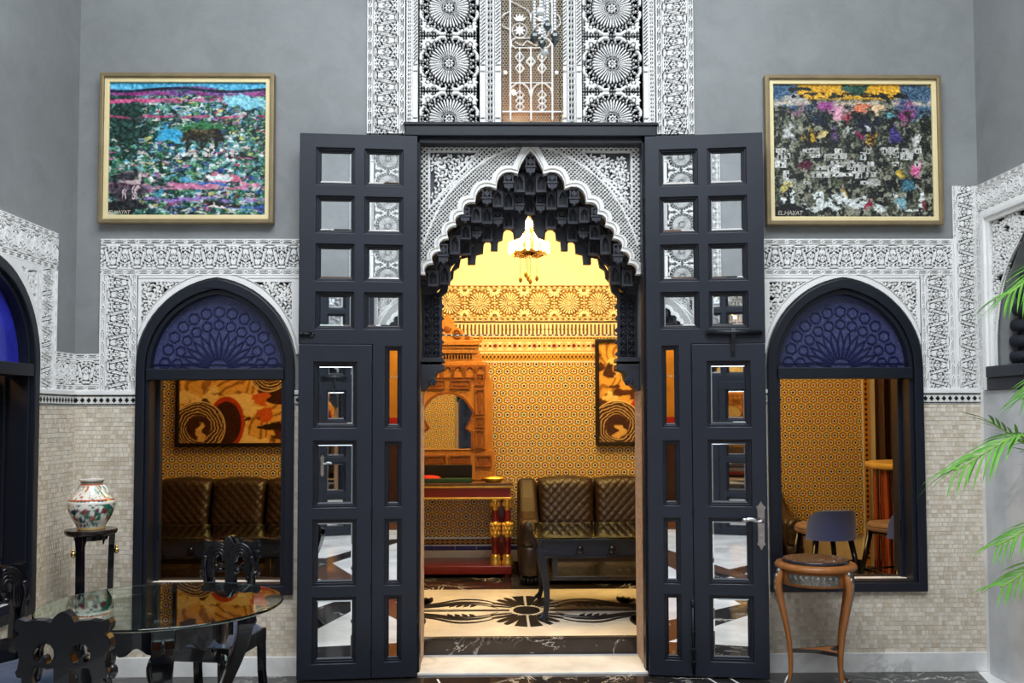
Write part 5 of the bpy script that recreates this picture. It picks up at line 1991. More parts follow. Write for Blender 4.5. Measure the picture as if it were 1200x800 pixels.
def paint_amber(seed, shift=0.0):
    def fn(u, v):
        """amber flowing lines with dark ovals and red arcs"""
        y = 1 - v
        u2 = u + shift
        f = fbm(u2 * 4, v * 2.2, seed, 3)
        c = np.zeros(u.shape + (3,)) + np.array((226, 168, 78)) / 255.0
        c = lay(c, sm(np.sin((u2 * 60 + f * 46)), 0.2, 0.9) * 0.8, (138, 84, 36))
        c = lay(c, sm(fbm(u2 * 9, v * 9, seed + 2, 4), 0.56, 0.64), (240, 206, 130))
        c = lay(c, sm(fbm(u2 * 7, v * 8, seed + 5, 4), 0.62, 0.66), (84, 44, 24))

        def swirl(cx, cy, R, c):
            d = np.hypot((u - cx), (y - cy) * 0.75)
            a = np.arctan2(y - cy, u - cx)
            c = lay(c, sm(R - d, 0, 0.01), (64, 34, 24))
            ln = np.sin(d * 300 + a * 3.0 + 9 * fbm(u * 14, v * 14, seed + 8, 3))
            c = lay(c, sm(ln, 0.35, 0.8) * sm(R - d, 0, 0.01) * sm(d, R * 0.42, R * 0.5), (224, 190, 128))
            c = lay(c, sm(0.006 - np.abs(d - R), 0, 0.004), (236, 206, 140))
            return c

        def oval(cx, cy, rx, ry, c, ring=None):
            d = np.hypot((u - cx) / rx, (y - cy) / ry)
            if ring: c = lay(c, sm(1.22 - d, 0, 0.05), ring)
            return lay(c, sm(1 - d, 0, 0.05), (60, 30, 20))
        c = oval(0.34, 0.80, 0.11, 0.22, c, (184, 58, 24))
        c = oval(0.72, 0.46, 0.16, 0.16, c)
        c = swirl(0.14, 0.84, 0.19, c)
        c = swirl(0.64, 0.30, 0.14, c)
        for cx, cy, rx, ry, col in ((0.16, 0.90, 0.04, 0.09, (222, 176, 100)), (0.62, 0.72, 0.06, 0.07, (206, 88, 34)), (0.60, 0.56, 0.05, 0.08, (210, 96, 40)), (0.66, 0.83, 0.10, 0.03, (40, 20, 16)), (0.86, 0.75, 0.02, 0.04, (40, 20, 16)), (0.94, 0.92, 0.025, 0.04, (40, 20, 16)), (0.80, 0.93, 0.03, 0.04, (48, 24, 18)), (0.08, 0.30, 0.05, 0.10, (70, 36, 24)), (0.25, 0.22, 0.018, 0.18, (74, 70, 70))):
            c = lay(c, blob(u, y, cx, cy, rx, ry, seed, 0.2), col)
        return c + (fbm(u * 80, v * 80, 2, 3) - 0.5)[..., None] * 0.15
    return fn


def framed(name, label, cat, x0, x1, z0, z1, y, fw, fn, nx, ny, mats, deep=0.05, liner=0.0):
    cx, cz = (x0 + x1) / 2, (z0 + z1) / 2
    w_, h_ = x1 - x0, z1 - z0
    t = thing(name, label, cat, (cx, y, cz))
    rect = lambda d: [(-w_ / 2 + d, -h_ / 2 + d), (w_ / 2 - d, -h_ / 2 + d), (w_ / 2 - d, h_ / 2 - d), (-w_ / 2 + d, h_ / 2 - d)]
    MB().plate(rect(0), [rect(fw)], -deep, 0).build('frame', mats[0], t, 0.006)
    if liner:
        MB().plate(rect(fw - 0.002), [rect(fw + liner)], -deep * 0.72, 0).build('inner_liner', mats[1], t, 0.003)
    d = fw + liner - 0.003
    canvas('canvas', w_ - 2 * d, h_ - 2 * d, fn, nx, ny, t, -deep * 0.45)
    MB().plate(rect(d), (), -deep * 0.35, -0.001).build('backing', 'wood_brown', t)
    return t


def signature(t, txt, x, z, size, y, mat):
    cu = bpy.data.curves.new('signature', 'FONT')
    cu.body = txt
    cu.size = size
    cu.shear = 0.15
    cu.space_character = 0.9
    cu.extrude = 0.0006
    cu.materials.append(MATS[mat])
    o = bpy.data.objects.new('signature', cu)
    o.location = (x, y, z)
    o.rotation_euler = (PI / 2, 0, R_(0))
    me = bpy.data.meshes.new_from_object(o)
    o2 = place(me, 'signature', t, o.location, o.rotation_euler)
    bpy.data.objects.remove(o)
    return o2


pa = framed('framed_painting', 'turquoise and green garden painting in a bronze frame, above the window by the vase', 'painting',
            -2.520, -1.505, 2.612, 3.500, -0.002, 0.026, paint_lagoon, 330, 288, ('frame_bronze', 'frame_cream'), 0.055, 0.026)
signature(pa, 'EL.HAYAT', -0.452, -0.385, 0.030, -0.030, 'stucco_beige')
pb = framed('framed_painting', 'dark hillside village painting with yellow sky in a bronze frame, above the stools window', 'painting',
            1.382, 2.430, 2.605, 3.500, -0.002, 0.026, paint_medina, 330, 288, ('frame_bronze', 'frame_cream'), 0.055, 0.026)
signature(pb, 'EL.HAYAT', -0.455, -0.385, 0.036, -0.030, 'stucco_beige')
zt = at(700, 397, Y=YB).z
zb = at(700, 522, Y=YB).z
xa = at(697, 450, Y=YB).x
framed('framed_painting', 'amber swirling painting in a dark frame beside the doorway sofa', 'painting', xa, xa + 1.25, zb, zt, YB - 0.006, 0.035, paint_amber(3), 190, 150, ('lacquer_brown', 'lacquer_brown'), 0.04)
xa = at(207, 480, Y=YB).x
framed('framed_painting', 'amber swirling painting in a dark frame seen through the vase-side window', 'painting', xa, xa + 1.30, zb, zt, YB - 0.006, 0.035, paint_amber(9, 0.3), 190, 150, ('lacquer_brown', 'lacquer_brown'), 0.04)


# ------------------------------------------------------------------ quilted sofas
def quilt(nu, nv, fn, pu, pv, depth):
    """sheet over fn(u, v) -> point, normal; diamond tufting of pitch pu, pv (in u, v units)"""
    u, v = np.meshgrid(np.linspace(0, 1, nu), np.linspace(0, 1, nv))
    p, n = fn(u, v)
    a, b = u / pu + v / pv, u / pu - v / pv
    h = np.sqrt(np.abs(np.sin(PI * a) * np.sin(PI * b)))
    return p + n * (h * depth)[..., None]


def cushion(name, parent, x0, x1, y, z0, z1, thick, lean, mat, pitch=0.036, crown=0.0):
    """back cushion: quilted face towards -y, rounded edges"""
    def fn(u, v):
        x = x0 + (x1 - x0) * u
        top = z1 + crown * np.sin(PI * u)
        z = z0 + (top - z0) * v
        e = (1 - np.abs(2 * u - 1) ** 8) * (1 - np.abs(2 * v - 1) ** 8)
        yy = y + lean * v - thick * np.sqrt(np.clip(e, 0, 1))
        n = np.zeros(u.shape + (3,))
        n[..., 1] = -1
        return np.stack([x, yy, z], -1), n
    W, Hh = x1 - x0, z1 - z0
    nu, nv = max(12, int(W / 0.008)), max(12, int(Hh / 0.008))
    Vf = quilt(nu, nv, fn, pitch * 2 / W, pitch * 2 / Hh, 0.009)
    o = place(grid_mesh(name, Vf, mat), name, parent)
    m = o.modifiers.new('body', 'SOLIDIFY')
    m.thickness = 0.05
    m.offset = -1
    return o


def sofa(label, x0, x1, ncush, arms=(True, True), group=None):
    cx = (x0 + x1) / 2
    t = thing('quilted_sofa', label, 'sofa', (cx, 2.40, SF))
    hw = (x1 - x0) / 2
    yb, yf = 0.46, -0.36
    a0, a1 = -hw + (0.19 if arms[0] else 0.02), hw - (0.19 if arms[1] else 0.02)
    MB().box(a0, a1, yf + 0.02, yb - 0.02, 0.10, 0.27).build('base', 'leather_dark', t, 0.01)
    MB().box(-hw + 0.03, hw - 0.03, yf + 0.06, yb - 0.02, 0.03, 0.10).build('plinth', 'lacquer_brown', t)
    MB().box(a0, a1, 0.30, yb, 0.25, 0.78).build('back_frame', 'leather_dark', t, 0.03)
    wd = (a1 - a0) / ncush
    for k in range(ncush):
        xa, xb = a0 + k * wd, a0 + (k + 1) * wd
        cushion('back_cushion', t, xa + 0.004, xb - 0.004, 0.20, 0.40, 0.815, 0.10, 0.12, 'leather_brown', crown=0.025)

        def fn(u, v, xa=xa, xb=xb):
            x = xa + 0.004 + (xb - xa - 0.008) * u
            yy = yf + (0.26 - yf) * v
            e = (1 - np.abs(2 * u - 1) ** 8) * (1 - np.abs(2 * v - 1) ** 10)
            n = np.zeros(u.shape + (3,))
            n[..., 2] = 1
            return np.stack([x, yy, 0.27 + 0.15 * np.sqrt(np.clip(e, 0, 1)) ** 0.7], -1), n
        V = quilt(60, 60, fn, 0.075 / wd, 0.075 / 0.6, 0.007)
        place(grid_mesh('seat_cushion', V, 'leather_brown'), 'seat_cushion', t)
    for sg, on in ((-1, arms[0]), (1, arms[1])):
        if not on: continue
        xc = sg * (hw - 0.10)
        m = MB()
        # sloping quilted wing from the back down to a rolled arm
        side = [(yf + 0.03, 0.10), (yb, 0.10), (yb, 0.80), (yb - 0.12, 0.815), (0.16, 0.66), (0.02, 0.56), (-0.12, 0.52), (yf + 0.04, 0.52)]
        vs = [(xc - 0.085, y, z) for y, z in side] + [(xc + 0.085, y, z) for y, z in side]
        n = len(side)
        m.add(vs, [tuple(range(n))[::-1], tuple(range(n, 2 * n))] + [(i, (i + 1) % n, n + (i + 1) % n, n + i) for i in range(n)])
        m.build('arm', 'leather_brown', t, 0.045, 4)
        def fo(u, v, xc=xc):
            a = (u - 0.5) * PI
            zz = 0.30 + 0.22 * v
            cap = np.sqrt(np.clip(1 - (np.maximum(v - 0.6, 0) / 0.4) ** 2, 0, 1)) * np.sqrt(np.clip(1 - (np.maximum(0.25 - v, 0) / 0.25) ** 2, 0.05, 1))
            x = xc + 0.062 * np.sin(a) * cap
            yy = yf + 0.035 - 0.035 * np.cos(a) * cap
            n = np.stack([np.sin(a) * 0.5, -np.cos(a), 0 * a], -1)
            return np.stack([x, yy, zz], -1), n
        place(grid_mesh('arm_front', quilt(18, 28, fo, 0.55, 0.4, 0.006), 'leather_dark'), 'arm_front', t)
        MB().lathe([(0.082, 0.08), (0.088, 0.12), (0.088, 0.28), (0.075, 0.305)], 18, (xc, yf + 0.075, 0)).build('arm_post', 'leather_dark', t)
        m = MB()
        m.lathe([(0.030, 0.0), (0.062, 0.012), (0.075, 0.04), (0.060, 0.07), (0.080, 0.085)], 14, (xc, yf + 0.075, 0))
        for q in range(6):
            a = -PI / 2 + (q - 2.5) * 0.5
            m.ball((xc + 0.066 * math.cos(a), yf + 0.075 + 0.066 * math.sin(a), 0.035), (0.017, 0.017, 0.03), 8, 5)
        m.build('carved_foot', 'lacquer', t)
        MB().lathe([(0.03, 0.0), (0.05, 0.04), (0.04, 0.10)], 10, (xc, yb - 0.08, 0)).build('carved_foot', 'lacquer', t)
    return t


xs0 = at(606, 600, Y=2.1).x
sofa('long brown quilted leather sofa seen through the doorway', xs0, 2.30, 4)
sofa('brown quilted leather sofa seen through the vase-side window', -3.62, -1.55, 4, (False, True))


# ------------------------------------------------------------------ glass topped coffee tables
def cabriole(p0, hgt, out, mat, name, parent, r=0.03, foot=0.02):
    """S-curved leg from the apron at p0 (x, y) down to the floor, bowing along out (dx, dy)"""
    x, y = p0
    ox, oy = out
    pr = [(1.0, 0.0, 1.0), (0.86, 0.55, 1.15), (0.70, 0.75, 1.05), (0.52, 0.45, 0.80), (0.34, 0.08, 0.62), (0.18, 0.0, 0.55), (0.07, 0.30, 0.62), (0.025, 0.75, 0.85), (0.0, 0.95, 0.8)]
    pts = smooth_path([(x + ox * k, y + oy * k, hgt * h) for h, k, q in pr], 32)
    rad = np.interp(np.linspace(0, 1, len(pts)), np.linspace(0, 1, len(pr)), [q for *_, q in pr])
    m = MB()
    m.tube(pts, [r * float(q) for q in rad], 8)
    return m.build(name, mat, parent)


def coffee_table(label, x0, x1, y0, y1, top=0.675 - SF):
    cx, cy = (x0 + x1) / 2, (y0 + y1) / 2
    hw, hd = (x1 - x0) / 2, (y1 - y0) / 2
    t = thing('coffee_table', label, 'table', (cx, cy, SF + 0.0035))
    MB().box(-hw, hw, -hd, hd, top - 0.012, top).build('glass_top', 'glass_clear', t, 0.003)
    ap = MB()
    g = 0.05
    for sy in (-1, 1):
        ap.box(-hw + g, hw - g, sy * (hd - g) - 0.012, sy * (hd - g) + 0.012, top - 0.125, top - 0.013)
    for sx in (-1, 1):
        ap.box(sx * (hw - g) - 0.012, sx * (hw - g) + 0.012, -hd + g, hd - g, top - 0.125, top - 0.013)
    ap.build('apron', 'paint_navy_dark', t, 0.003)
    for sy in (-1, 1):
        m = MB()
        yy = sy * (hd - g)
        m.box(-hw + g, hw - g, yy - 0.018, yy + 0.018, top - 0.138, top - 0.124)
        for k in range(4):
            xx = -hw + 0.30 + k * 0.215
            if xx > hw - 0.2: break
            m.box(xx - 0.035, xx + 0.035, yy - 0.028, yy + 0.028, top - 0.138, top - 0.112)
            m.ball((xx, yy - 0.02, top - 0.085), (0.024, 0.018, 0.030), 10, 7)
            m.lathe([(0.010, 0.0), (0.003, 0.02)], 8, (xx, yy - 0.02, top - 0.058))
            m.box(xx - 0.085, xx - 0.078, yy - 0.02, yy + 0.02, top - 0.155, top - 0.136)
        m.build('carved_rail', 'lacquer', t, 0.002)
    MB().box(-hw + 0.12, hw - 0.12, -hd + 0.12, hd - 0.12, top - 0.30, top - 0.275).build('lower_shelf', 'lacquer_brown', t, 0.004)
    for sx in (-1, 1):
        for sy in (-1, 1): MB().box(sx * (hw - 0.14) - 0.015, sx * (hw - 0.14) + 0.015, sy * (hd - 0.14) - 0.015, sy * (hd - 0.14) + 0.015, top - 0.29, top - 0.12).build('shelf_post', 'lacquer_brown', t)
    for sx in (-1, 1):
        for sy in (-1, 1):
            x, y = sx * (hw - 0.075), sy * (hd - 0.075)
            pr = [(1.0, 0.0, 0.055), (0.84, 0.028, 0.072), (0.66, 0.022, 0.058), (0.45, 0.0, 0.044), (0.22, -0.004, 0.036), (0.08, 0.006, 0.034), (0.0, 0.03, 0.05)]
            pts = smooth_path([(x + sx * k, y + sy * k * 0.4, (top - 0.013) * h) for h, k, q in pr], 24)
            wd = np.interp(np.linspace(0, 1, len(pts)), np.linspace(0, 1, len(pr)), [q for *_, q in pr])
            MB().strip(pts, [float(q) for q in wd], [float(q) * 0.8 for q in wd], (0, 1, 0)).build('leg', 'paint_navy_dark', t, 0.004)
    return t


cxl = at(627, 630, Y=0.80).x
coffee_table('navy carved coffee table with glass top in front of the doorway sofa', cxl, cxl + 1.25, 0.76, 1.62)
coffee_table('dark carved coffee table with glass top seen through the vase-side window', -2.98, -1.62, 0.80, 1.60)

# ------------------------------------------------------------------ console, mirror cabinet and what stands on it
xr = at(605, 570, Y=2.42).x
xm = at(525, 500, Y=2.8).x
cw = xr - xm - 0.03
ctop = at(600, 566, Y=2.42).z - SF
t = thing('console_table', 'maroon console table with paired gilt columns under the carved mirror cabinet', 'table', (xm, 2.62, SF + 0.003))
MB().box(-cw, cw, -0.22, 0.24, ctop - 0.022, ctop).build('table_top', 'marble_brown', t, 0.005)
m = MB()
m.box(-cw + 0.02, cw - 0.02, -0.205, 0.235, ctop - 0.120, ctop - 0.040)
m.build('apron', 'maroon', t, 0.004)
m = MB()
m.box(-cw + 0.008, cw - 0.008, -0.213, 0.238, ctop - 0.041, ctop - 0.022)
m.box(-cw + 0.01, cw - 0.01, -0.212, 0.238, ctop - 0.136, ctop - 0.120)
m.build('gilt_moulding', 'gold_leaf', t, 0.004)
MB().box(-cw + 0.01, cw - 0.01, -0.215, 0.235, 0.03, 0.10).build('plinth', 'maroon', t, 0.005)
zc = ctop - 0.136
for sg in (-1, 1):
    for dx in (0.045, 0.148):
        xx = sg * (cw - dx)
        c = thing('column', None, None)
        c.parent = t
        c.location = (xx, -0.155, 0.10)
        L = zc - 0.10
        MB().lathe([(0.030, 0.09), (0.030, 0.20), (0.037, 0.21), (0.034, 0.23), (0.030, 0.25), (0.028, L * 0.55), (0.027, L - 0.09)], 14).build('shaft', 'maroon', c)
        MB().lathe([(0.048, 0.0), (0.050, 0.03), (0.040, 0.045), (0.046, 0.07), (0.034, 0.09)], 14).build('gilt_base', 'gold_leaf', c)
        mm = MB()
        mm.lathe([(0.034, 0.235), (0.041, 0.26), (0.043, 0.31), (0.038, 0.355), (0.031, 0.365)], 14)
        for q in range(8):
            for w2 in range(3):
                a = 2 * PI * (q + 0.5 * (w2 % 2)) / 8
                mm.ball((0.040 * math.cos(a), 0.040 * math.sin(a), 0.265 + w2 * 0.036), (0.011, 0.011, 0.020), 6, 4)
        mm.build('gilt_sleeve', 'gold_leaf', c)
        mm = MB()
        mm.lathe([(0.028, L - 0.095), (0.032, L - 0.085), (0.030, L - 0.07), (0.044, L - 0.02), (0.050, L - 0.012), (0.050, L)], 14)
        for q in range(8):
            a = 2 * PI * q / 8
            mm.ball((0.038 * math.cos(a), 0.038 * math.sin(a), L - 0.045), (0.010, 0.010, 0.026), 6, 4)
        mm.build('gilt_capital', 'gold_leaf', c)
    MB().box(sg * (cw - 0.03), sg * (cw - 0.16), 0.05, 0.22, 0.10, zc).build('rear_panel', 'maroon', t, 0.004)
for sx in (-1, 1):
    for sy in (-0.16, 0.18):
        MB().lathe([(0.03, 0.0), (0.04, 0.015), (0.03, 0.03)], 12, (sx * (cw - 0.05), sy, 0)).build('foot', 'maroon', t)

# mirror cabinet: coordinates measured on the plane of its front
YM = 2.74
zt0 = SF + 0.003 + ctop
t = thing('mirror_cabinet', 'carved orange-brown wooden mirror cabinet with keyhole arch and crest, on the console', 'mirror', (xm, YM, zt0 + 0.001))
lx = lambda u: at(u, 480, Y=YM).x - xm
lz = lambda v: at(540, v, Y=YM).z - zt0
Wm = 'walnut_carved'


def rz_box(mb, hw_, y0, y1, v0, v1): mb.box(-hw_, hw_, y0, y1, max(0.001, lz(v0)), lz(v1))


hw_b, hw_m, hw_s = lx(580), lx(570), lx(558)
zb_, zm0 = 0.0, lz(527)
MB().box(-hw_b, hw_b, -0.02, 0.14, 0.0, zm0).build('base_block', Wm, t, 0.006)
# body plate with keyhole opening
zk0, zk1 = lz(526), lz(462)
kw = lx(552)
key = [(-kw, zk0), (kw, zk0), (kw, lz(507)), (kw - 0.05, lz(503)), (kw - 0.01, lz(494)), (kw + 0.015, lz(484))] + \
      [(0.86 * (kw + 0.02) * math.cos(a), lz(484) + (zk1 - lz(484)) * math.sin(a)) for a in [PI * i / 14 for i in range(2, 13)]] + \
      [(-kw - 0.015, lz(484)), (-kw + 0.01, lz(494)), (-kw + 0.05, lz(503)), (-kw, lz(507))]
zbt = lz(424)
MB().plate([(-hw_m, zm0), (hw_m, zm0), (hw_m, zbt), (-hw_m, zbt)], [key], -0.03, 0.10).build('body', Wm, t, 0.004)
MB().box(-kw - 0.05, kw + 0.05, 0.0, 0.01, zk0 - 0.01, zk1 + 0.01).build('mirror_glass', 'mirror_old', t)
m = MB()
key_o = [(x * 1.05, z + (0.012 if z > zk0 + 0.01 else 0)) for x, z in key]
m.strip([(x, -0.034, z) for x, z in key_o[1:]] + [(key_o[0][0], -0.034, key_o[0][1])], 0.018, 0.014, (0, 1, 0))
m.build('arch_moulding', 'walnut_shade', t)


def panel(x0, x1, z0, z1, y=-0.03, d=0.020):
    g = 0.014
    q = MB().plate([(x0, z0), (x1, z0), (x1, z1), (x0, z1)], [[(x0 + g, z0 + g), (x1 - g, z0 + g), (x1 - g, z1 - g), (x0 + g, z1 - g)]], y - d, y)
    q.box(x0 + 2 * g, x1 - 2 * g, y - d * 0.6, y, z0 + 2 * g, z1 - 2 * g)
    q.build('raised_panel', 'walnut_shade', t, 0.002)


for sg in (-1, 1):
    a, b = sorted((sg * lx(556), sg * lx(568)))
    for v0, v1 in ((525, 503), (501, 488), (486, 456), (452, 438)): panel(a, b, lz(v0), lz(v1))
    a, b = sorted((sg * lx(527), sg * lx(552)))
    panel(a, b, lz(456), lz(445))
    a, b = sorted((sg * 0.01, sg * lx(552)))
    panel(a, b, lz(547), lz(533), -0.02)
    a, b = sorted((sg * lx(557), sg * lx(576)))
    panel(a, b, lz(547), lz(533), -0.02)
    # side wings with scrolled tops
    wp = [(lx(568), 0.0 + zm0), (lx(577), zm0), (lx(577), lz(448)), (lx(573), lz(441)), (lx(571), lz(430)), (lx(565), lz(424)), (lx(562), lz(412)), (lx(557), lz(405)), (lx(557), zbt - 0.02)]
    MB().plate([(sg * x, z) for x, z in wp], (), 0.0, 0.08).build('side_wing', Wm, t, 0.004)
    fb = MB()
    fb.lathe([(0.012, 0.0), (0.020, 0.02), (0.010, 0.035), (0.018, 0.05), (0.004, 0.075)], 10, (sg * lx(563), 0.0, lz(402)))
    fb.build('finial', Wm, t)
    fb = MB()
    fb.lathe([(0.012, 0.0), (0.020, 0.02), (0.010, 0.035), (0.016, 0.045), (0.003, 0.06)], 10, (sg * lx(572), 0.03, lz(434)))
    fb.build('finial', Wm, t)
# upper stage: arcade, spindle row, cornice, crest
MB().box(-hw_s, hw_s, -0.02, 0.09, zbt, lz(402)).build('upper_stage', Wm, t, 0.004)
for k in range(-3, 4):
    c = k * 0.098
    m = MB()
    z0, z1 = lz(443), lz(428)
    m.plate([(c - 0.046, z0), (c + 0.046, z0), (c + 0.046, z1), (c - 0.046, z1)], [[(c - 0.032, z0 + 0.006), (c + 0.032, z0 + 0.006)] + arc(c, z0 + 0.055, 0.032, 0, PI, 8, 0.042)], -0.048, -0.028)
    m.build('small_arch', 'walnut_shade', t, 0.001)
for k in range(-12, 13):
    if abs(k * 0.026) > hw_s - 0.02: continue
    MB().lathe([(0.004, lz(421)), (0.008, lz(419)), (0.004, lz(417)), (0.007, lz(415))], 6, (k * 0.026, -0.03, 0)).build('spindle', 'lacquer_brown', t)
MB().box(-hw_s - 0.01, hw_s + 0.01, -0.035, 0.09, lz(414), lz(410)).build('rail', Wm, t, 0.003)
m = MB()
m.box(-hw_s - 0.035, hw_s + 0.035, -0.055, 0.09, lz(405), lz(399))
m.box(-hw_s - 0.02, hw_s + 0.02, -0.04, 0.09, lz(409), lz(405))
m.build('cornice', Wm, t, 0.005)
m = MB()
cp = [(-hw_s + 0.02, lz(399)), (hw_s - 0.02, lz(399)), (lx(555), lz(395)), (lx(547), lz(394)), (lx(541), lz(386)), (lx(534), lz(383)), (lx(530), lz(374)), (0.0, lz(368))]
cp = cp + [(-x, z) for x, z in cp[2:-1][::-1]]
m.plate(cp, (), -0.02, 0.02)
m.build('crest', Wm, t, 0.004)
m = MB()
for sg in (-1, 1):
    for q, rr in (((lx(536), lz(391)), 0.045), ((lx(548), lz(396)), 0.022)):
        m.tube([(sg * x, -0.028, z) for x, z in spiral(q, 0.003, rr, 0.5, 1.8, 22)], 0.008, 6)
m.ball((0, -0.02, lz(386)), (0.034, 0.008, 0.034), 16, 8)
m.build('crest_scrolls', 'walnut_shade', t)

m0 = at(498, 560, Y=2.5).x
x1 = at(553, 552, Y=2.50).x
t = thing('lacquer_tray', 'green-edged black box with a red patch lying on the console', 'box', (x1 - 0.30, 2.50, zt0 + 0.0008))
bh = at(553, 545, Y=2.5).z - zt0
MB().box(-0.30, 0.30, -0.07, 0.09, 0.0, 0.035).build('green_rim', 'tray_green', t, 0.003)
MB().box(-0.30, 0.30, 0.05, 0.085, 0.03, max(0.10, bh)).build('dark_lid', 'tray_inside', t, 0.003)
MB().ball((-0.06, -0.01, 0.035), (0.10, 0.05, 0.028), 14, 7).build('red_cloth', 'felt_red', t)
t = thing('gilt_dish', 'small gilt oval dish at the end of the console', 'dish', (at(578, 562, Y=2.5).x, 2.50, zt0 + 0.0008))
MB().lathe([(0.05, 0.0), (0.055, 0.006), (0.085, 0.030), (0.088, 0.034), (0.080, 0.030), (0.05, 0.010)], 24, sx=1.2, sy=0.7).build('bowl', 'gold_leaf', t)
MB().lathe([(0.084, 0.030), (0.070, 0.046), (0.02, 0.052)], 24, sx=1.2, sy=0.7).build('cover', 'gold_leaf', t)
# ------------------------------------------------------------------ salon chandelier
def strand(m, x, y, z0, z1, r=0.006, step=0.017, mi=0):
    n = max(2, int((z0 - z1) / step))
    for k in range(n): m.ball((x, y, z0 - k * step), r, 6, 4, mi)


YCH = 1.55
cc = at(620, 290, Y=YCH)
t = thing('chandelier', 'glowing gilt chandelier with hanging bead strands inside the doorway arch', 'chandelier', (cc.x, YCH, 0))
zz = lambda v: at(620, v, Y=YCH).z
MB().tube([(0, 0, zz(250)), (0, 0, ZC)], 0.008, 8).build('stem', 'brass', t)
MB().lathe([(0.01, zz(262)), (0.035, zz(270)), (0.02, zz(278)), (0.05, zz(286)), (0.03, zz(294)), (0.06, zz(297))], 16).build('core', 'brass', t)
for R, v0, n in ((0.055, 262, 6), (0.100, 276, 10), (0.145, 290, 14)):
    for k in range(n):
        a = 2 * PI * (k + 0.3) / n
        c, s = math.cos(a), math.sin(a)
        z = zz(v0)
        MB().tube(smooth_path([(0, 0, z - 0.05), (c * R * 0.5, s * R * 0.5, z - 0.07), (c * R, s * R, z - 0.045)], 8), 0.004, 6).build('arm', 'brass', t)
        MB().lathe([(0.008, -0.045), (0.014, -0.03), (0.018, 0.0), (0.011, 0.026), (0.001, 0.046)], 8, (c * R, s * R, z)).build('bulb', 'bulb', t)
MB().lathe([(0.118, zz(297)), (0.124, zz(296)), (0.124, zz(294)), (0.118, zz(293))], 24).build('ring', 'brass', t)
for u, v1, dy in ((610, 327, 0.03), (616, 323, -0.05), (619, 325, 0.04), (621, 331, -0.06), (629, 326, 0.0), (604, 297, 0.05), (639, 296, -0.03)):
    m = MB()
    x = at(u, 300, Y=YCH).x - cc.x
    strand(m, x, dy, zz(294), zz(v1 - 4), 0.005, 0.014)
    m.build('bead_strand', 'bead_gold', t)
    MB().lathe([(0.002, 0.0), (0.012, -0.02), (0.015, -0.038), (0.008, -0.052), (0.001, -0.058)], 8, (x, dy, zz(v1 - 5))).build('drop', 'bead_gold', t)
lamp('chandelier_light', 'POINT', (cc.x, YCH, zz(268)), 40, WARM, 0.10)

# ------------------------------------------------------------------ bar corner: stools, round high table, curtain
def stool(label, cx, cy, rz):
    t = thing('bar_stool', label, 'stool', (cx, cy, SF + 0.0035), rz, 'blue-backed stools at the high table')
    SH = 0.50
    m = MB()
    n = 28
    pts = []
    for k in range(n):
        a = 2 * PI * k / n
        pts.append((0.20 * math.copysign(abs(math.cos(a)) ** 0.7, math.cos(a)), 0.19 * math.copysign(abs(math.sin(a)) ** 0.7, math.sin(a))))
    for zlo, zhi, sc_lo, sc_hi in ((SH, SH + 0.03, 0.96, 1.0), (SH + 0.03, SH + 0.065, 1.0, 0.90)):
        vs = [(x * sc_lo, y * sc_lo, zlo) for x, y in pts] + [(x * sc_hi, y * sc_hi, zhi) for x, y in pts]
        m.add(vs, [(i, (i + 1) % n, n + (i + 1) % n, n + i) for i in range(n)] + [tuple(range(n))[::-1], tuple(range(n, 2 * n))], 0, True)
    m.build('seat', 'seat_taupe', t, 0.01)
    # low curved back wrapping the rear of the seat
    U, Vv = np.meshgrid(np.linspace(-1, 1, 33), np.linspace(0, 1, 9))
    ang = U * 1.15
    hgt = (1 - np.abs(U) ** 5) ** 0.5
    x = 0.215 * np.sin(ang)
    y = -0.245 * np.cos(ang) ** 0.8 + 0.02
    z = SH - 0.035 + Vv * (0.02 + 0.195 * hgt)
    V = np.stack([x, y, z], -1)
    o = place(grid_mesh('backrest', V, 'velvet_blue'), 'backrest', t)
    s = o.modifiers.new('pad', 'SOLIDIFY')
    s.thickness = 0.045
    s.offset = -1
    b = o.modifiers.new('round', 'BEVEL')
    b.width = 0.018
    b.segments = 3
    b.limit_method = 'ANGLE'
    MB().box(-0.14, 0.14, -0.14, 0.14, SH - 0.03, SH + 0.005).build('underframe', 'lacquer', t, 0.01)
    for sx in (-1, 1):
        for sy in (-1, 1):
            MB().tube([(sx * 0.13, sy * 0.13, SH - 0.01), (sx * 0.205, sy * 0.195, 0.0)], [0.022, 0.014], 8).build('leg', 'lacquer', t)
    fr = [(sx * 0.17, sy * 0.165, 0.20) for sx, sy in ((-1, -1), (1, -1), (1, 1), (-1, 1), (-1, -1))]
    for a, b in zip(fr[:-1], fr[1:]): MB().tube([a, b], 0.009, 6).build('footrail', 'lacquer', t)
    return t


p1, p2 = at(979, 610, Y=1.15), at(1062, 610, Y=1.25)
stool('blue-backed stool with all its back in view through the window', p1.x, 1.38, R_(8))
stool('blue-backed stool half hidden by the window frame, against the high table', p2.x + 0.02, 1.46, R_(22))
hx_, hy_ = 3.36, 2.05
t = thing('high_table', 'round gold-topped high table on a striped dark red drum', 'table', (hx_, hy_, SF + 0.003))
zt_ = 1.095 - SF
ring_o = [(0.54 * math.cos(a), 0.54 * math.sin(a)) for a in [2 * PI * k / 48 for k in range(48)]]
ring_i = [(0.13 * math.cos(a), 0.13 * math.sin(a)) for a in [2 * PI * k / 24 for k in range(24)]]
MB().plate(ring_o, [ring_i], zt_ - 0.012, zt_, axis='Z').build('table_top', 'table_gold', t, 0.003)
m = MB()
m.lathe([(0.52, zt_ - 0.045), (0.54, zt_ - 0.035), (0.54, zt_ - 0.012)], 48)
m.build('top_edge', 'table_gold', t)
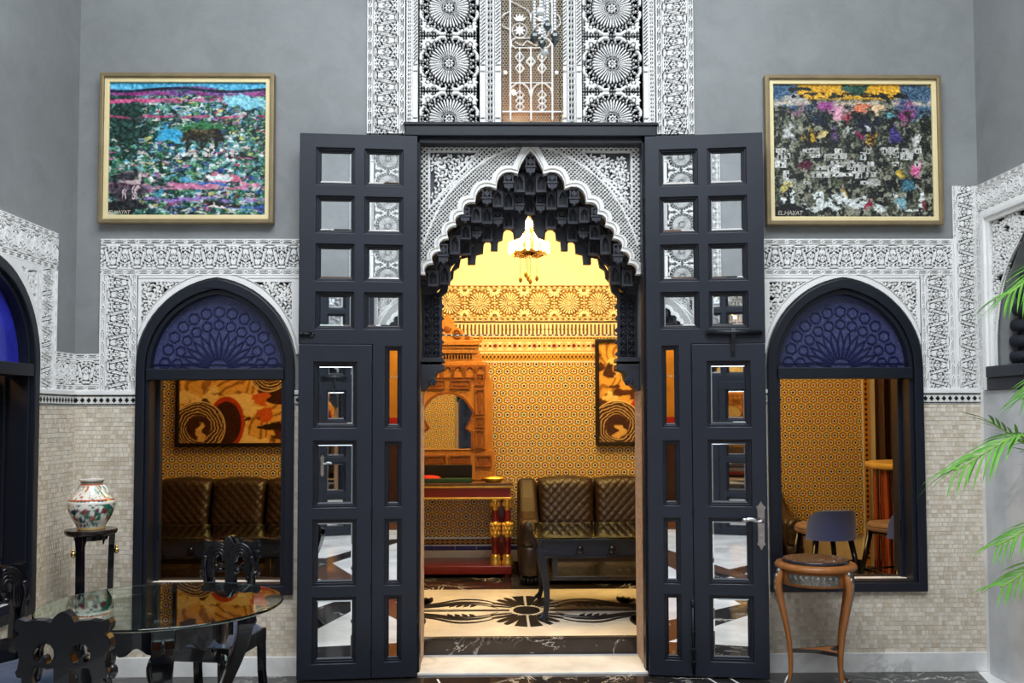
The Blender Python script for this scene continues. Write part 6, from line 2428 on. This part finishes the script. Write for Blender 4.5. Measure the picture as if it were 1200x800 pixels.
MB().lathe([(0.128, zt_ - 0.02), (0.128, zt_ - 0.004)], 24).build('centre_inset', 'lacquer', t)
m = MB()
n = 40
prof = []
vs, fs = [], []
for z in (0.0, zt_ - 0.045):
    for k in range(n * 4):
        a = 2 * PI * k / (n * 4)
        rr = 0.47 + 0.012 * abs(math.sin(a * n / 2))
        vs.append((rr * math.cos(a), rr * math.sin(a), z))
N4 = n * 4
m.add(vs, [(k, (k + 1) % N4, N4 + (k + 1) % N4, N4 + k) for k in range(N4)] + [tuple(range(N4))[::-1], tuple(range(N4, 2 * N4))])
m.build('fluted_drum', 'macassar', t)
# curtain beside the tilework
U, Vv = np.meshgrid(np.linspace(0, 1, 120), np.linspace(0, 1, 12))
x = 3.19 + U * 0.80
y = 2.80 + 0.035 * np.sin(U * 2 * PI * 10) + 0.012 * np.sin(U * 2 * PI * 23 + 1)
z = SF + 0.006 + Vv * 2.9
o = place(grid_mesh('curtain', np.stack([x, y, z], -1), 'curtain_brown'), 'curtain', None)
s = o.modifiers.new('cloth', 'SOLIDIFY')
s.thickness = 0.006
tag(o, 'brown pleated floor-length curtain beside the star tilework', 'curtain')
MB().tube([(3.15, 2.80, SF + 2.92), (4.02, 2.80, SF + 2.92)], 0.012, 8).build('curtain_rail', 'brass', o)

# ------------------------------------------------------------------ courtyard: round marble-topped side table
p = at(954, 656, Y=-0.28)
GX, GY, GH, GR = p.x, -0.30, p.z - 0.0, 0.215
t = thing('round_side_table', 'small round fruitwood table with black marble top, in front of the window with stools', 'table', (GX, GY, 0.003))
MB().lathe([(GR - 0.02, GH - 0.045), (GR, GH - 0.038), (GR + 0.003, GH - 0.025), (GR - 0.005, GH - 0.012), (GR - 0.03, GH - 0.008)], 40).build('rim', 'fruitwood', t)
MB().lathe([(GR - 0.045, GH - 0.012), (GR - 0.036, GH + 0.004), (GR - 0.044, GH + 0.010)], 40).build('marble_top', 'marble_top', t)
MB().lathe([(GR - 0.032, GH - 0.125), (GR - 0.022, GH - 0.118), (GR - 0.022, GH - 0.048), (GR - 0.03, GH - 0.042)], 40).build('apron', 'fruitwood', t)
legs_a = [R_(188), R_(303), R_(20)]
for i, a in enumerate(legs_a):
    # carved silvered frieze between the legs
    a1 = legs_a[(i + 1) % 3]
    if a1 < a: a1 += 2 * PI
    nu, nv = 60, 14
    th, v_ = np.meshgrid(np.linspace(a + 0.24, a1 - 0.24, nu), np.linspace(0, 1, nv))
    rel = Relief(0, 1, 0, 0.12, 0.0042)
    for q in range(9):
        rel.stroke(spiral((0.06 + q * 0.11, 0.06), 0.004, 0.042, q * PI, 1.2 * (1 if q % 2 else -1), 14), 0.014)
        rel.leaf((0.06 + q * 0.11, 0.10), (0.12 + q * 0.11, 0.03), 0.022)
    iu = np.clip(((th - th.min()) / (th.max() - th.min()) * (rel.nx - 1)).astype(int), 0, rel.nx - 1)
    iv = np.clip((v_ * (rel.nz - 1)).astype(int), 0, rel.nz - 1)
    hgt = rel.H[iv, iu]
    rr = GR - 0.021 + 0.006 * hgt
    V = np.stack([rr * np.cos(th), rr * np.sin(th), GH - 0.108 + 0.052 * v_], -1)
    place(grid_mesh('carved_frieze', V, 'bronze_mount'), 'carved_frieze', t)
    c, s = math.cos(a), math.sin(a)
    pr = [(1.0, 0.0, 0.021), (0.93, 0.022, 0.025), (0.84, 0.026, 0.022), (0.66, 0.0, 0.018), (0.45, -0.028, 0.015), (0.25, -0.040, 0.0135), (0.10, -0.034, 0.012), (0.02, -0.006, 0.013), (0.0, 0.012, 0.014)]
    pts = smooth_path([((GR - 0.022 + k) * c, (GR - 0.022 + k) * s, (GH - 0.045) * h) for h, k, q in pr], 32)
    rad = np.interp(np.linspace(0, 1, len(pts)), np.linspace(0, 1, len(pr)), [q for *_, q in pr])
    lg = MB().tube(pts, [float(q) for q in rad], 8).build('leg', 'fruitwood', t)
    mm = MB()
    for q in range(6):
        h = 0.985 - q * 0.045
        k = float(np.interp(1 - h, [0, 0.07, 0.16, 0.34], [0.0, 0.022, 0.026, 0.0]))
        rr = GR - 0.022 + k + 0.016
        mm.ball((rr * c, rr * s, (GH - 0.045) * h), (0.017 - q * 0.0018, 0.017 - q * 0.0018, 0.020), 8, 5)
    mm.build('bronze_mount', 'bronze_mount', lg)
    mm = MB()
    mm.ball(((GR - 0.004) * c, (GR - 0.004) * s, 0.012), (0.020, 0.020, 0.012), 8, 5)
    mm.tube([((GR - 0.046) * c, (GR - 0.046) * s, 0.075), ((GR - 0.03) * c, (GR - 0.03) * s, 0.03), ((GR - 0.006) * c, (GR - 0.006) * s, 0.012)], [0.010, 0.0145, 0.012], 8)
    mm.build('bronze_foot', 'bronze_mount', lg)
tri = []
rs = GR - 0.058
for i in range(3):
    a, b = legs_a[i], legs_a[(i + 1) % 3]
    if b < a: b += 2 * PI
    A, B = np.array((rs * math.cos(a), rs * math.sin(a))), np.array((rs * math.cos(b), rs * math.sin(b)))
    for k in range(12):
        q = k / 12
        pnt = A * (1 - q) + B * q
        pnt = pnt * (1 - 0.42 * math.sin(PI * q) ** 0.8)
        tri.append((float(pnt[0]), float(pnt[1])))
MB().plate(tri, (), 0.195, 0.213, axis='Z').build('stretcher_shelf', 'fruitwood', t, 0.002)
m = MB()
m.strip([(x, y, 0.204) for x, y in tri + tri[:1]], 0.004, 0.020, (0, 0, 1))
m.build('shelf_edge', 'lacquer_brown', t)

# ------------------------------------------------------------------ vase stand and vase
VX, VY = -2.372, -0.40
VH = 0.895
t = thing('vase_stand', 'tall black round-topped stand carrying the painted vase in the corner', 'stand', (VX, VY, 0.003))
MB().lathe([(0.118, VH - 0.034), (0.128, VH - 0.026), (0.132, VH - 0.014), (0.128, VH - 0.004)], 36).build('top', 'lacquer_brown', t)
MB().lathe([(0.082, VH - 0.06), (0.088, VH - 0.032)], 24).build('collar', 'lacquer', t)
for k in range(3):
    a = k * 2 * PI / 3 + 0.41
    c, s = math.cos(a), math.sin(a)
    pts = smooth_path([(c * 0.104, s * 0.104, VH - 0.035), (c * 0.100, s * 0.100, VH - 0.15), (c * 0.096, s * 0.096, VH * 0.5), (c * 0.098, s * 0.098, 0.10), (c * 0.118, s * 0.118, 0.0)], 20)
    MB().strip(pts, [0.046, 0.042, 0.040] + [0.036] * (len(pts) - 3), 0.030, (c, s, 0)).build('leg', 'lacquer', t, 0.003)
    if True:
        MB().plate([(0, 0), (0.04, 0), (0.01, -0.015), (0, -0.05)], (), -0.008, 0.008).build('bracket', 'lacquer', t).location = (c * 0.06, s * 0.06, VH - 0.04)
m = MB()
for sx in (-1, 1):
    q_ = (-0.042, -0.112) if sx < 0 else (0.120, 0.040)
    m.ball((q_[0], q_[1], VH - 0.125), (0.013, 0.011, 0.017), 8, 6)
    m.ball((q_[0], q_[1], VH - 0.105), (0.009, 0.008, 0.010), 8, 5)
m.build('brass_mount', 'brass', t)
for ra_, z in ((0.090, 0.26),):
    MB().lathe([(ra_, z), (ra_ + 0.006, z + 0.01), (ra_, z + 0.02)], 24).build('stretcher_ring', 'lacquer', t)
prof = smooth_path([(0.068, 0.0), (0.070, 0.008), (0.074, 0.02), (0.100, 0.065), (0.114, 0.105), (0.117, 0.138), (0.113, 0.152), (0.094, 0.172), (0.072, 0.200), (0.058, 0.226), (0.054, 0.240), (0.060, 0.254), (0.066, 0.262)], 60)
nz_, na = len(prof), 96
th = np.linspace(0, 2 * PI, na)
rr = np.array([q[0] for q in prof])[:, None]
zz_ = np.array([q[1] for q in prof])[:, None]
TH, _ = np.meshgrid(th, np.arange(nz_))
Z2 = zz_ + 0 * TH
V = np.stack([rr * np.cos(TH), rr * np.sin(TH), Z2], -1)
C = np.zeros(V.shape) + np.array((232, 228, 214)) / 255
u8, v8 = TH / (2 * PI) * 1.0, Z2
px_, py_ = np.cos(TH) * 3.2 + 7, np.sin(TH) * 3.2 + Z2 * 34
gf = fbm(px_ * 1.3, py_ * 1.2, 3, 4)
low = (Z2 < 0.135)
C = lay(C, sm(gf, 0.57, 0.63) * low * (Z2 > 0.015), (52, 110, 84))
C = lay(C, sm(fbm(px_ * 1.7 + 4, py_ * 1.5, 8, 4), 0.62, 0.66) * low * (Z2 > 0.015), (30, 74, 92))
for k in range(7):
    a = k * 2 * PI / 7 + 0.35
    for (da, zc, r_, col) in ((0.0, 0.098, 0.018, (122, 54, 62)), (0.32, 0.062, 0.015, (156, 84, 66)), (0.55, 0.105, 0.010, (110, 66, 90))):
        dd = np.hypot(((TH - a - da + PI) % (2 * PI) - PI) * 0.112, Z2 - zc) / r_ + (fbm(px_ * 4, py_ * 4, 5, 2) - 0.5) * 0.8
        C = lay(C, sm(1 - dd, 0, 0.25), col)
up_ = (Z2 > 0.158) & (Z2 < 0.232)
C = lay(C, sm(fbm(px_ * 3, py_ * 1.8, 12, 3), 0.63, 0.68) * up_, (92, 140, 120))
C = lay(C, sm(fbm(px_ * 3 + 9, py_ * 1.8, 13, 3), 0.68, 0.72) * up_, (190, 110, 90))
for zc, wd, col in ((0.146, 0.006, (236, 232, 220)), (0.157, 0.005, (208, 96, 66)), (0.152, 0.002, (80, 120, 100)), (0.237, 0.005, (200, 100, 70)), (0.248, 0.006, (92, 118, 96)), (0.006, 0.007, (214, 180, 120)), (0.262, 0.004, (232, 228, 214))):
    C = lay(C, sm(wd - np.abs(Z2 - zc), 0, 0.002), col)
for zc in (0.152, 0.247):
    C = lay(C, sm(np.sin(TH * 34), 0.1, 0.6) * (np.abs(Z2 - zc) < 0.004), (60, 66, 60))
t = thing('porcelain_vase', 'white porcelain vase painted with red flowers and green leaves on the black stand', 'vase', (VX, VY, 0.003 + VH - 0.003))
place(grid_mesh('vase_body', V, 'glazed', col=C ** 2.2), 'vase_body', t)
MB().lathe([(0.066, 0.262), (0.062, 0.263), (0.050, 0.245), (0.050, 0.21), (0.001, 0.20)], 48).build('vase_mouth', 'porcelain', t)
MB().lathe([(0.001, 0.0), (0.068, 0.0), (0.068, 0.002)], 40).build('foot_ring', 'brass', t)
for sg in (-1, 1):
    m = MB()
    m.tube(smooth_path([(sg * 0.058, 0, 0.230), (sg * 0.070, 0, 0.224), (sg * 0.080, 0, 0.206), (sg * 0.084, 0, 0.184)], 12), [0.006] * 13, 6)
    m.build('ear_handle', 'porcelain', t)

# ------------------------------------------------------------------ glass dining table
TX, TY, TR, TH_ = -1.535, -1.645, 0.465, 0.752
t = thing('dining_table', 'round glass-topped dining table on a carved black base', 'table', (TX, TY, 0.0))
MB().lathe([(TR - 0.004, TH_ - 0.012), (TR, TH_ - 0.009), (TR, TH_ - 0.003), (TR - 0.004, TH_)], 72).build('glass_top', 'glass_clear', t)
ar = 0.27
for k in range(4):
    a = k * PI / 2 + 0.35
    c, s = math.cos(a), math.sin(a)
    # curved apron panel between the legs, scalloped below
    nu = 20
    vs, fs = [], []
    a0, a1 = a + 0.15, a + PI / 2 - 0.15
    for i in range(nu + 1):
        q = i / nu
        aa = a0 + (a1 - a0) * q
        zl = TH_ - 0.125 - 0.016 * math.cos(6 * PI * q) - 0.012 * (1 - abs(2 * q - 1))
        for r_, z in ((ar, zl), (ar, TH_ - 0.014), (ar - 0.022, TH_ - 0.014), (ar - 0.022, zl)):
            vs.append((r_ * math.cos(aa), r_ * math.sin(aa), z))
    for i in range(nu):
        for j in range(4):
            fs.append((i * 4 + j, (i + 1) * 4 + j, (i + 1) * 4 + (j + 1) % 4, i * 4 + (j + 1) % 4))
    fs += [(0, 1, 2, 3), tuple(range(nu * 4 + 3, nu * 4 - 1, -1))]
    MB().add(vs, fs).build('apron_panel', 'lacquer', t, 0.003)
    am = (a0 + a1) / 2
    m = MB()
    m.lathe([(0.002, -0.035), (0.010, -0.022), (0.014, -0.012), (0.006, 0.0)], 8, ((ar - 0.01) * math.cos(am), (ar - 0.01) * math.sin(am), TH_ - 0.150))
    m.build('drop_finial', 'lacquer', t)
    pr = [(1.0, 0.02, 0.070), (0.88, 0.045, 0.085), (0.72, 0.020, 0.070), (0.52, -0.035, 0.055), (0.32, -0.055, 0.048), (0.14, -0.015, 0.045), (0.03, 0.055, 0.050), (0.0, 0.085, 0.055)]
    pts = smooth_path([((ar + k2) * c, (ar + k2) * s, (TH_ - 0.013) * h) for h, k2, q in pr], 28)
    wd = np.interp(np.linspace(0, 1, len(pts)), np.linspace(0, 1, len(pr)), [q for *_, q in pr])
    MB().strip(pts, [float(q) for q in wd], [float(q) * 0.75 for q in wd], (c, s, 0)).build('leg', 'lacquer', t, 0.008, 2)
    m = MB()
    q = ((ar + 0.06) * c, (ar + 0.06) * s)
    m.tube([(q[0] + sp[0] * c, q[1] + sp[0] * s, TH_ - 0.10 + sp[1]) for sp in spiral((0, 0), 0.004, 0.034, 0, 1.5, 18)], 0.009, 6)
    m.build('leg_scroll', 'lacquer', t)
m = MB()
m.lathe([(0.08, 0.20), (0.10, 0.21), (0.10, 0.235), (0.08, 0.245)], 24)
for k in range(4):
    a = k * PI / 2 + 0.35
    m.tube([(0.07 * math.cos(a), 0.07 * math.sin(a), 0.222), (0.225 * math.cos(a), 0.225 * math.sin(a), 0.222)], 0.014, 8)
m.build('stretcher', 'lacquer', t)


# ------------------------------------------------------------------ carved black chairs
def chair(label, cx, cy, rz):
    t = thing('carved_chair', label, 'chair', (cx, cy, 0.0), rz, 'carved black dining chairs')
    k = 0.000522
    half = [(0, 0), (28, 12), (52, 34), (66, 60), (76, 66), (110, 54), (160, 50), (215, 60), (250, 48), (268, 44), (284, 72), (278, 108), (252, 130), (276, 158), (288, 196), (280, 226), (262, 232), (254, 280),
            (262, 330), (275, 352), (262, 384), (238, 384), (232, 430), (222, 520), (215, 640), (212, 850)]
    z0 = 0.905
    rt = [(x * k, z0 - z * k) for x, z in half]
    outer = rt + [(-x, z) for x, z in rt[::-1][:-1]]
    eye = [(48, 255), (52, 222), (70, 196), (100, 186), (132, 194), (155, 218), (165, 250), (158, 282), (132, 296), (124, 280), (134, 266), (116, 258), (100, 272), (92, 300), (66, 300)]
    low = [(50, 330), (90, 336), (128, 322), (160, 330), (176, 380), (170, 480), (160, 640), (60, 640), (46, 480)]
    holes = []
    for h in (eye, low):
        for sg in (-1, 1): holes.append([(sg * x * k, z0 - z * k) for x, z in h])
    bk = MB().plate(outer, holes, 0.185, 0.222)
    bk.build('backrest', 'lacquer', t, 0.006, 2)
    for sg in (-1, 1):
        for j, (rx, rz_) in enumerate(((0.048, 0.050), (0.066, 0.070), (0.084, 0.088), (0.102, 0.102))):
            c0 = (sg * 0.056, z0 - 0.128)
            pts = arc(c0[0], c0[1], rx * 0.62, PI * (0.02 if sg < 0 else 0.98), PI * (0.98 if sg < 0 else 0.02), 14, rz_ * 0.85)
            ext = [(c0[0] + sg * rx * 0.62, c0[1] - 0.05), (c0[0] + sg * rx * 0.60 + sg * 0.01, c0[1] - 0.09)]
            pts = pts + ext
            pts = [(x, 0.176 + 0.010 * (i / len(pts)), z) for i, (x, z) in enumerate(pts)]
            MB().tube(smooth_path(pts, 40), 0.0105, 7).build('carved_volute', 'lacquer', t)
        MB().ball((sg * 0.135, 0.18, z0 - 0.19), (0.018, 0.02, 0.024), 10, 7).build('carved_knob', 'lacquer', t)
        MB().ball((sg * 0.045, 0.18, z0 - 0.168), (0.018, 0.018, 0.013), 10, 7).build('carved_knob', 'lacquer', t)
        MB().tube(smooth_path([(sg * 0.118, 0.172, z0 - 0.10), (sg * 0.128, 0.168, z0 - 0.15), (sg * 0.118, 0.172, z0 - 0.22), (sg * 0.115, 0.18, z0 - 0.42)], 20), [0.014] * 10 + [0.012] * 11, 8).build('back_post', 'lacquer', t)
    MB().plate(leafpoly((0, z0 - 0.10), (0, z0 + 0.004), 0.062), (), 0.168, 0.20).build('finial', 'lacquer', t, 0.008, 3)
    SW, SD, SZ = 0.185, 0.21, 0.455
    MB().box(-SW, SW, -SD, -SD + 0.035, SZ - 0.065, SZ).build('seat_rail', 'lacquer', t, 0.004)
    MB().box(-SW, SW, SD - 0.035, SD, SZ - 0.065, SZ).build('seat_rail', 'lacquer', t, 0.004)
    for sg in (-1, 1):
        MB().box(sg * SW, sg * (SW - 0.035), -SD + 0.036, SD - 0.036, SZ - 0.065, SZ).build('seat_rail', 'lacquer', t, 0.004)
    u, v = np.meshgrid(np.linspace(-1, 1, 25), np.linspace(-1, 1, 25))
    zc_ = SZ - 0.005 + 0.045 * np.sqrt(np.clip((1 - np.abs(u) ** 6) * (1 - np.abs(v) ** 6), 0, 1)) ** 0.8 + 0.004 * (fbm(u * 5 + 9, v * 5 + 9, 4, 2) - 0.5)
    V = np.stack([u * (SW - 0.012), v * (SD - 0.012) - 0.005, zc_], -1)
    place(grid_mesh('seat_cushion', V, 'satin_blue'), 'seat_cushion', t)
    MB().box(-SW + 0.02, SW - 0.02, -SD + 0.02, SD - 0.02, SZ - 0.05, SZ - 0.006).build('seat_board', 'lacquer_brown', t)
    for sg in (-1, 1):
        pr = [(1.0, 0.0, 0.030), (0.86, 0.028, 0.034), (0.70, 0.022, 0.028), (0.50, -0.012, 0.021), (0.30, -0.022, 0.017), (0.12, 0.0, 0.017), (0.03, 0.028, 0.022), (0.0, 0.034, 0.020)]
        pts = smooth_path([(sg * (SW - 0.03 + q * 0.5), -SD + 0.03 - q, (SZ - 0.03) * h) for h, q, w2 in pr], 28)
        wd = np.interp(np.linspace(0, 1, len(pts)), np.linspace(0, 1, len(pr)), [w2 for *_, w2 in pr])
        fl_ = MB().tube(pts, [float(q) for q in wd], 10).build('front_leg', 'lacquer', t)
        m = MB()
        for j in (-1, 0, 1):
            a_ = [(p_[0] + j * 0.016, p_[1] - float(wd[i]) * 0.8, p_[2]) for i, p_ in enumerate(pts[2:12], 2)]
            m.tube(a_, 0.008, 6)
        m.build('leg_carving', 'lacquer', fl_)
        MB().strip([(sg * (SW - 0.02), SD - 0.02, SZ - 0.01), (sg * (SW - 0.018), SD - 0.012, 0.25), (sg * (SW - 0.012), SD + 0.03, 0.0)], [0.036, 0.034, 0.036], [0.036, 0.034, 0.034], (0, 1, 0)).build('rear_leg', 'lacquer', t, 0.003)
    return t


chair('carved black chair with blue seat, under the window, facing out', -1.555, -0.955, R_(-9))
chair('carved black chair seen from behind at the near side of the glass table', -1.515, -2.30, R_(178))
chair('carved black chair at the wall side of the glass table, beside the vase stand', -2.10, -1.62, R_(62))

# ------------------------------------------------------------------ potted palm
PX, PY = 2.10, -2.05
t = thing('potted_palm', 'green areca palm whose fronds reach in front of the side arch', 'plant', (PX, PY, 0.0))
MB().lathe([(0.15, 0.0), (0.17, 0.01), (0.21, 0.30), (0.225, 0.32), (0.215, 0.335), (0.19, 0.335), (0.185, 0.30), (0.02, 0.295)], 28).build('pot', 'pot_dark', t)
rd = random.Random(12)


def frond(base, ctrl, tip, n=30, lw=0.016, ll=0.26, droop=0.10):
    pts = [Vector(p) for p in smooth_path([base, ctrl[0], ctrl[1], tip] if len(ctrl) == 2 else [base, ctrl[0], tip], 36)]
    m = MB()
    N = len(pts)
    m.tube(pts, [0.009 * (1 - 0.85 * i / N) + 0.0015 for i in range(N)], 6, 1)
    for k in range(n):
        f = 0.30 + 0.70 * k / (n - 1)
        i = min(N - 2, int(f * (N - 1)))
        p = pts[i]
        tg = (pts[i + 1] - pts[max(0, i - 1)]).normalized()
        sdv = tg.cross(Vector((0, 0, 1))).normalized()
        upv = sdv.cross(tg)
        L = ll * (0.55 + 0.45 * math.sin(PI * min(1, (f - 0.25) * 1.15))) * rd.uniform(0.88, 1.1)
        for sg in (-1, 1):
            d = (tg * 0.72 + sdv * sg * 0.75 + upv * rd.uniform(0.05, 0.30)).normalized()
            prev = None
            vs = []
            ns = 5
            wv = tg.cross(d).cross(d).normalized()
            for j in range(ns + 1):
                q = j / ns
                c = p + d * L * q + Vector((0, 0, -droop * L / 0.26 * q * q))
                wd = lw * (math.sin(PI * min(1, 0.16 + q * 0.86)) ** 0.8) * 0.5
                fold = Vector((0, 0, 0.3 * wd))
                vs += [c - wv * wd + fold, c, c + wv * wd + fold]
            fs = []
            for j in range(ns):
                b = j * 3
                fs += [(b, b + 1, b + 4, b + 3), (b + 1, b + 2, b + 5, b + 4)]
            m.add(vs, fs, 0, True)
    return m.build('frond', ['palm_green', 'palm_stem'], t)


def fp(u, v, Y):
    q = at(u, v, Y=Y)
    return (q.x - PX, q.y - PY, q.z)


frond((0.0, 0.0, 0.30), [fp(1300, 610, -1.75), fp(1212, 512, -1.75)], fp(1118, 552, -1.75), 34, 0.015, 0.23, 0.12)
frond((0.02, 0.02, 0.30), [fp(1310, 600, -1.6), fp(1240, 545, -1.6)], fp(1158, 492, -1.6), 30, 0.014, 0.20, 0.05)
frond((0.0, 0.03, 0.30), [fp(1320, 480, -1.6), fp(1255, 310, -1.6)], fp(1180, 345, -1.6), 28, 0.016, 0.23, 0.12)
frond((-0.02, 0.0, 0.30), [fp(1310, 660, -1.9), fp(1240, 610, -1.85)], fp(1166, 640, -1.85), 26, 0.012, 0.17, 0.12)
frond((-0.02, -0.02, 0.30), [fp(1315, 720, -2.0), fp(1245, 655, -1.95)], fp(1172, 688, -1.95), 24, 0.012, 0.16, 0.10)
frond((0.03, 0.0, 0.30), [fp(1320, 560, -1.5), fp(1260, 430, -1.5)], fp(1198, 468, -1.5), 26, 0.014, 0.20, 0.10)
frond((0.04, -0.02, 0.30), [(0.10, -0.1, 1.2), (0.14, -0.2, 1.7)], (0.18, -0.42, 1.8), 26, 0.016, 0.22, 0.10)
frond((0.02, -0.04, 0.30), [(0.05, -0.2, 1.1), (0.05, -0.4, 1.5)], (0.05, -0.75, 1.35), 26, 0.016, 0.24, 0.10)
frond((0.04, 0.04, 0.30), [(0.10, 0.10, 1.3), (0.13, 0.18, 1.8)], (0.16, 0.34, 1.9), 24, 0.016, 0.20, 0.10)

# ------------------------------------------------------------------ courtyard chandelier, its strands reaching into view
YC = -1.5
q = at(632, 10, Y=YC)
t = thing('crystal_chandelier', 'white beaded crystal chandelier hanging above the door, only its strands in view', 'chandelier', (q.x, YC, 0))
zr = at(632, -45, Y=YC).z
MB().lathe([(0.13, zr), (0.15, zr + 0.01), (0.15, zr + 0.03), (0.13, zr + 0.04)], 28).build('ring', 'beads', t)
MB().tube([(0, 0, zr + 0.02), (0, 0, TOP)], 0.010, 8).build('stem', 'brass', t)
m = MB()
for k in range(3): m.tube([(0, 0, zr + 0.30), (0.14 * math.cos(k * 2.1), 0.14 * math.sin(k * 2.1), zr + 0.02)], 0.004, 6)
m.build('stays', 'brass', t)
for u, v1, dy, mt in ((626, 45, -0.05, 'drop_dark'), (626.5, 36, 0.06, 'drop_dark'), (640, 39, -0.10, 'drop_dark'), (635, 50, -0.02, 'drop_dark'), (651, 41, 0.03, 'drop_dark'), (649, 46, -0.06, 'drop_dark'), (638, 58, 0.0, 'beads'), (644, 20, 0.09, 'beads'), (632, 24, -0.11, 'beads')):
    x = at(u, 20, Y=YC).x - q.x
    z1 = at(632, v1, Y=YC).z
    m = MB()
    strand(m, x, dy, zr, z1, 0.0065, 0.0135)
    m.build('bead_strand', 'beads', t)
    if mt == 'drop_dark':
        MB().lathe([(0.002, 0.016), (0.016, -0.004), (0.018, -0.016), (0.003, -0.034)], 6, (x, dy, z1), smooth=False).build('faceted_drop', mt, t)
    else:
        MB().ball((x, dy, z1 - 0.012), 0.017, 12, 8).build('crystal_ball', mt, t)
for k in range(10):
    a = 2 * PI * k / 10
    c, s = math.cos(a), math.sin(a)
    MB().lathe([(0.004, 0.0), (0.018, 0.02), (0.022, 0.05), (0.004, 0.09)], 8, (0.14 * c, 0.14 * s, zr + 0.04)).build('crystal_cup', 'beads', t)
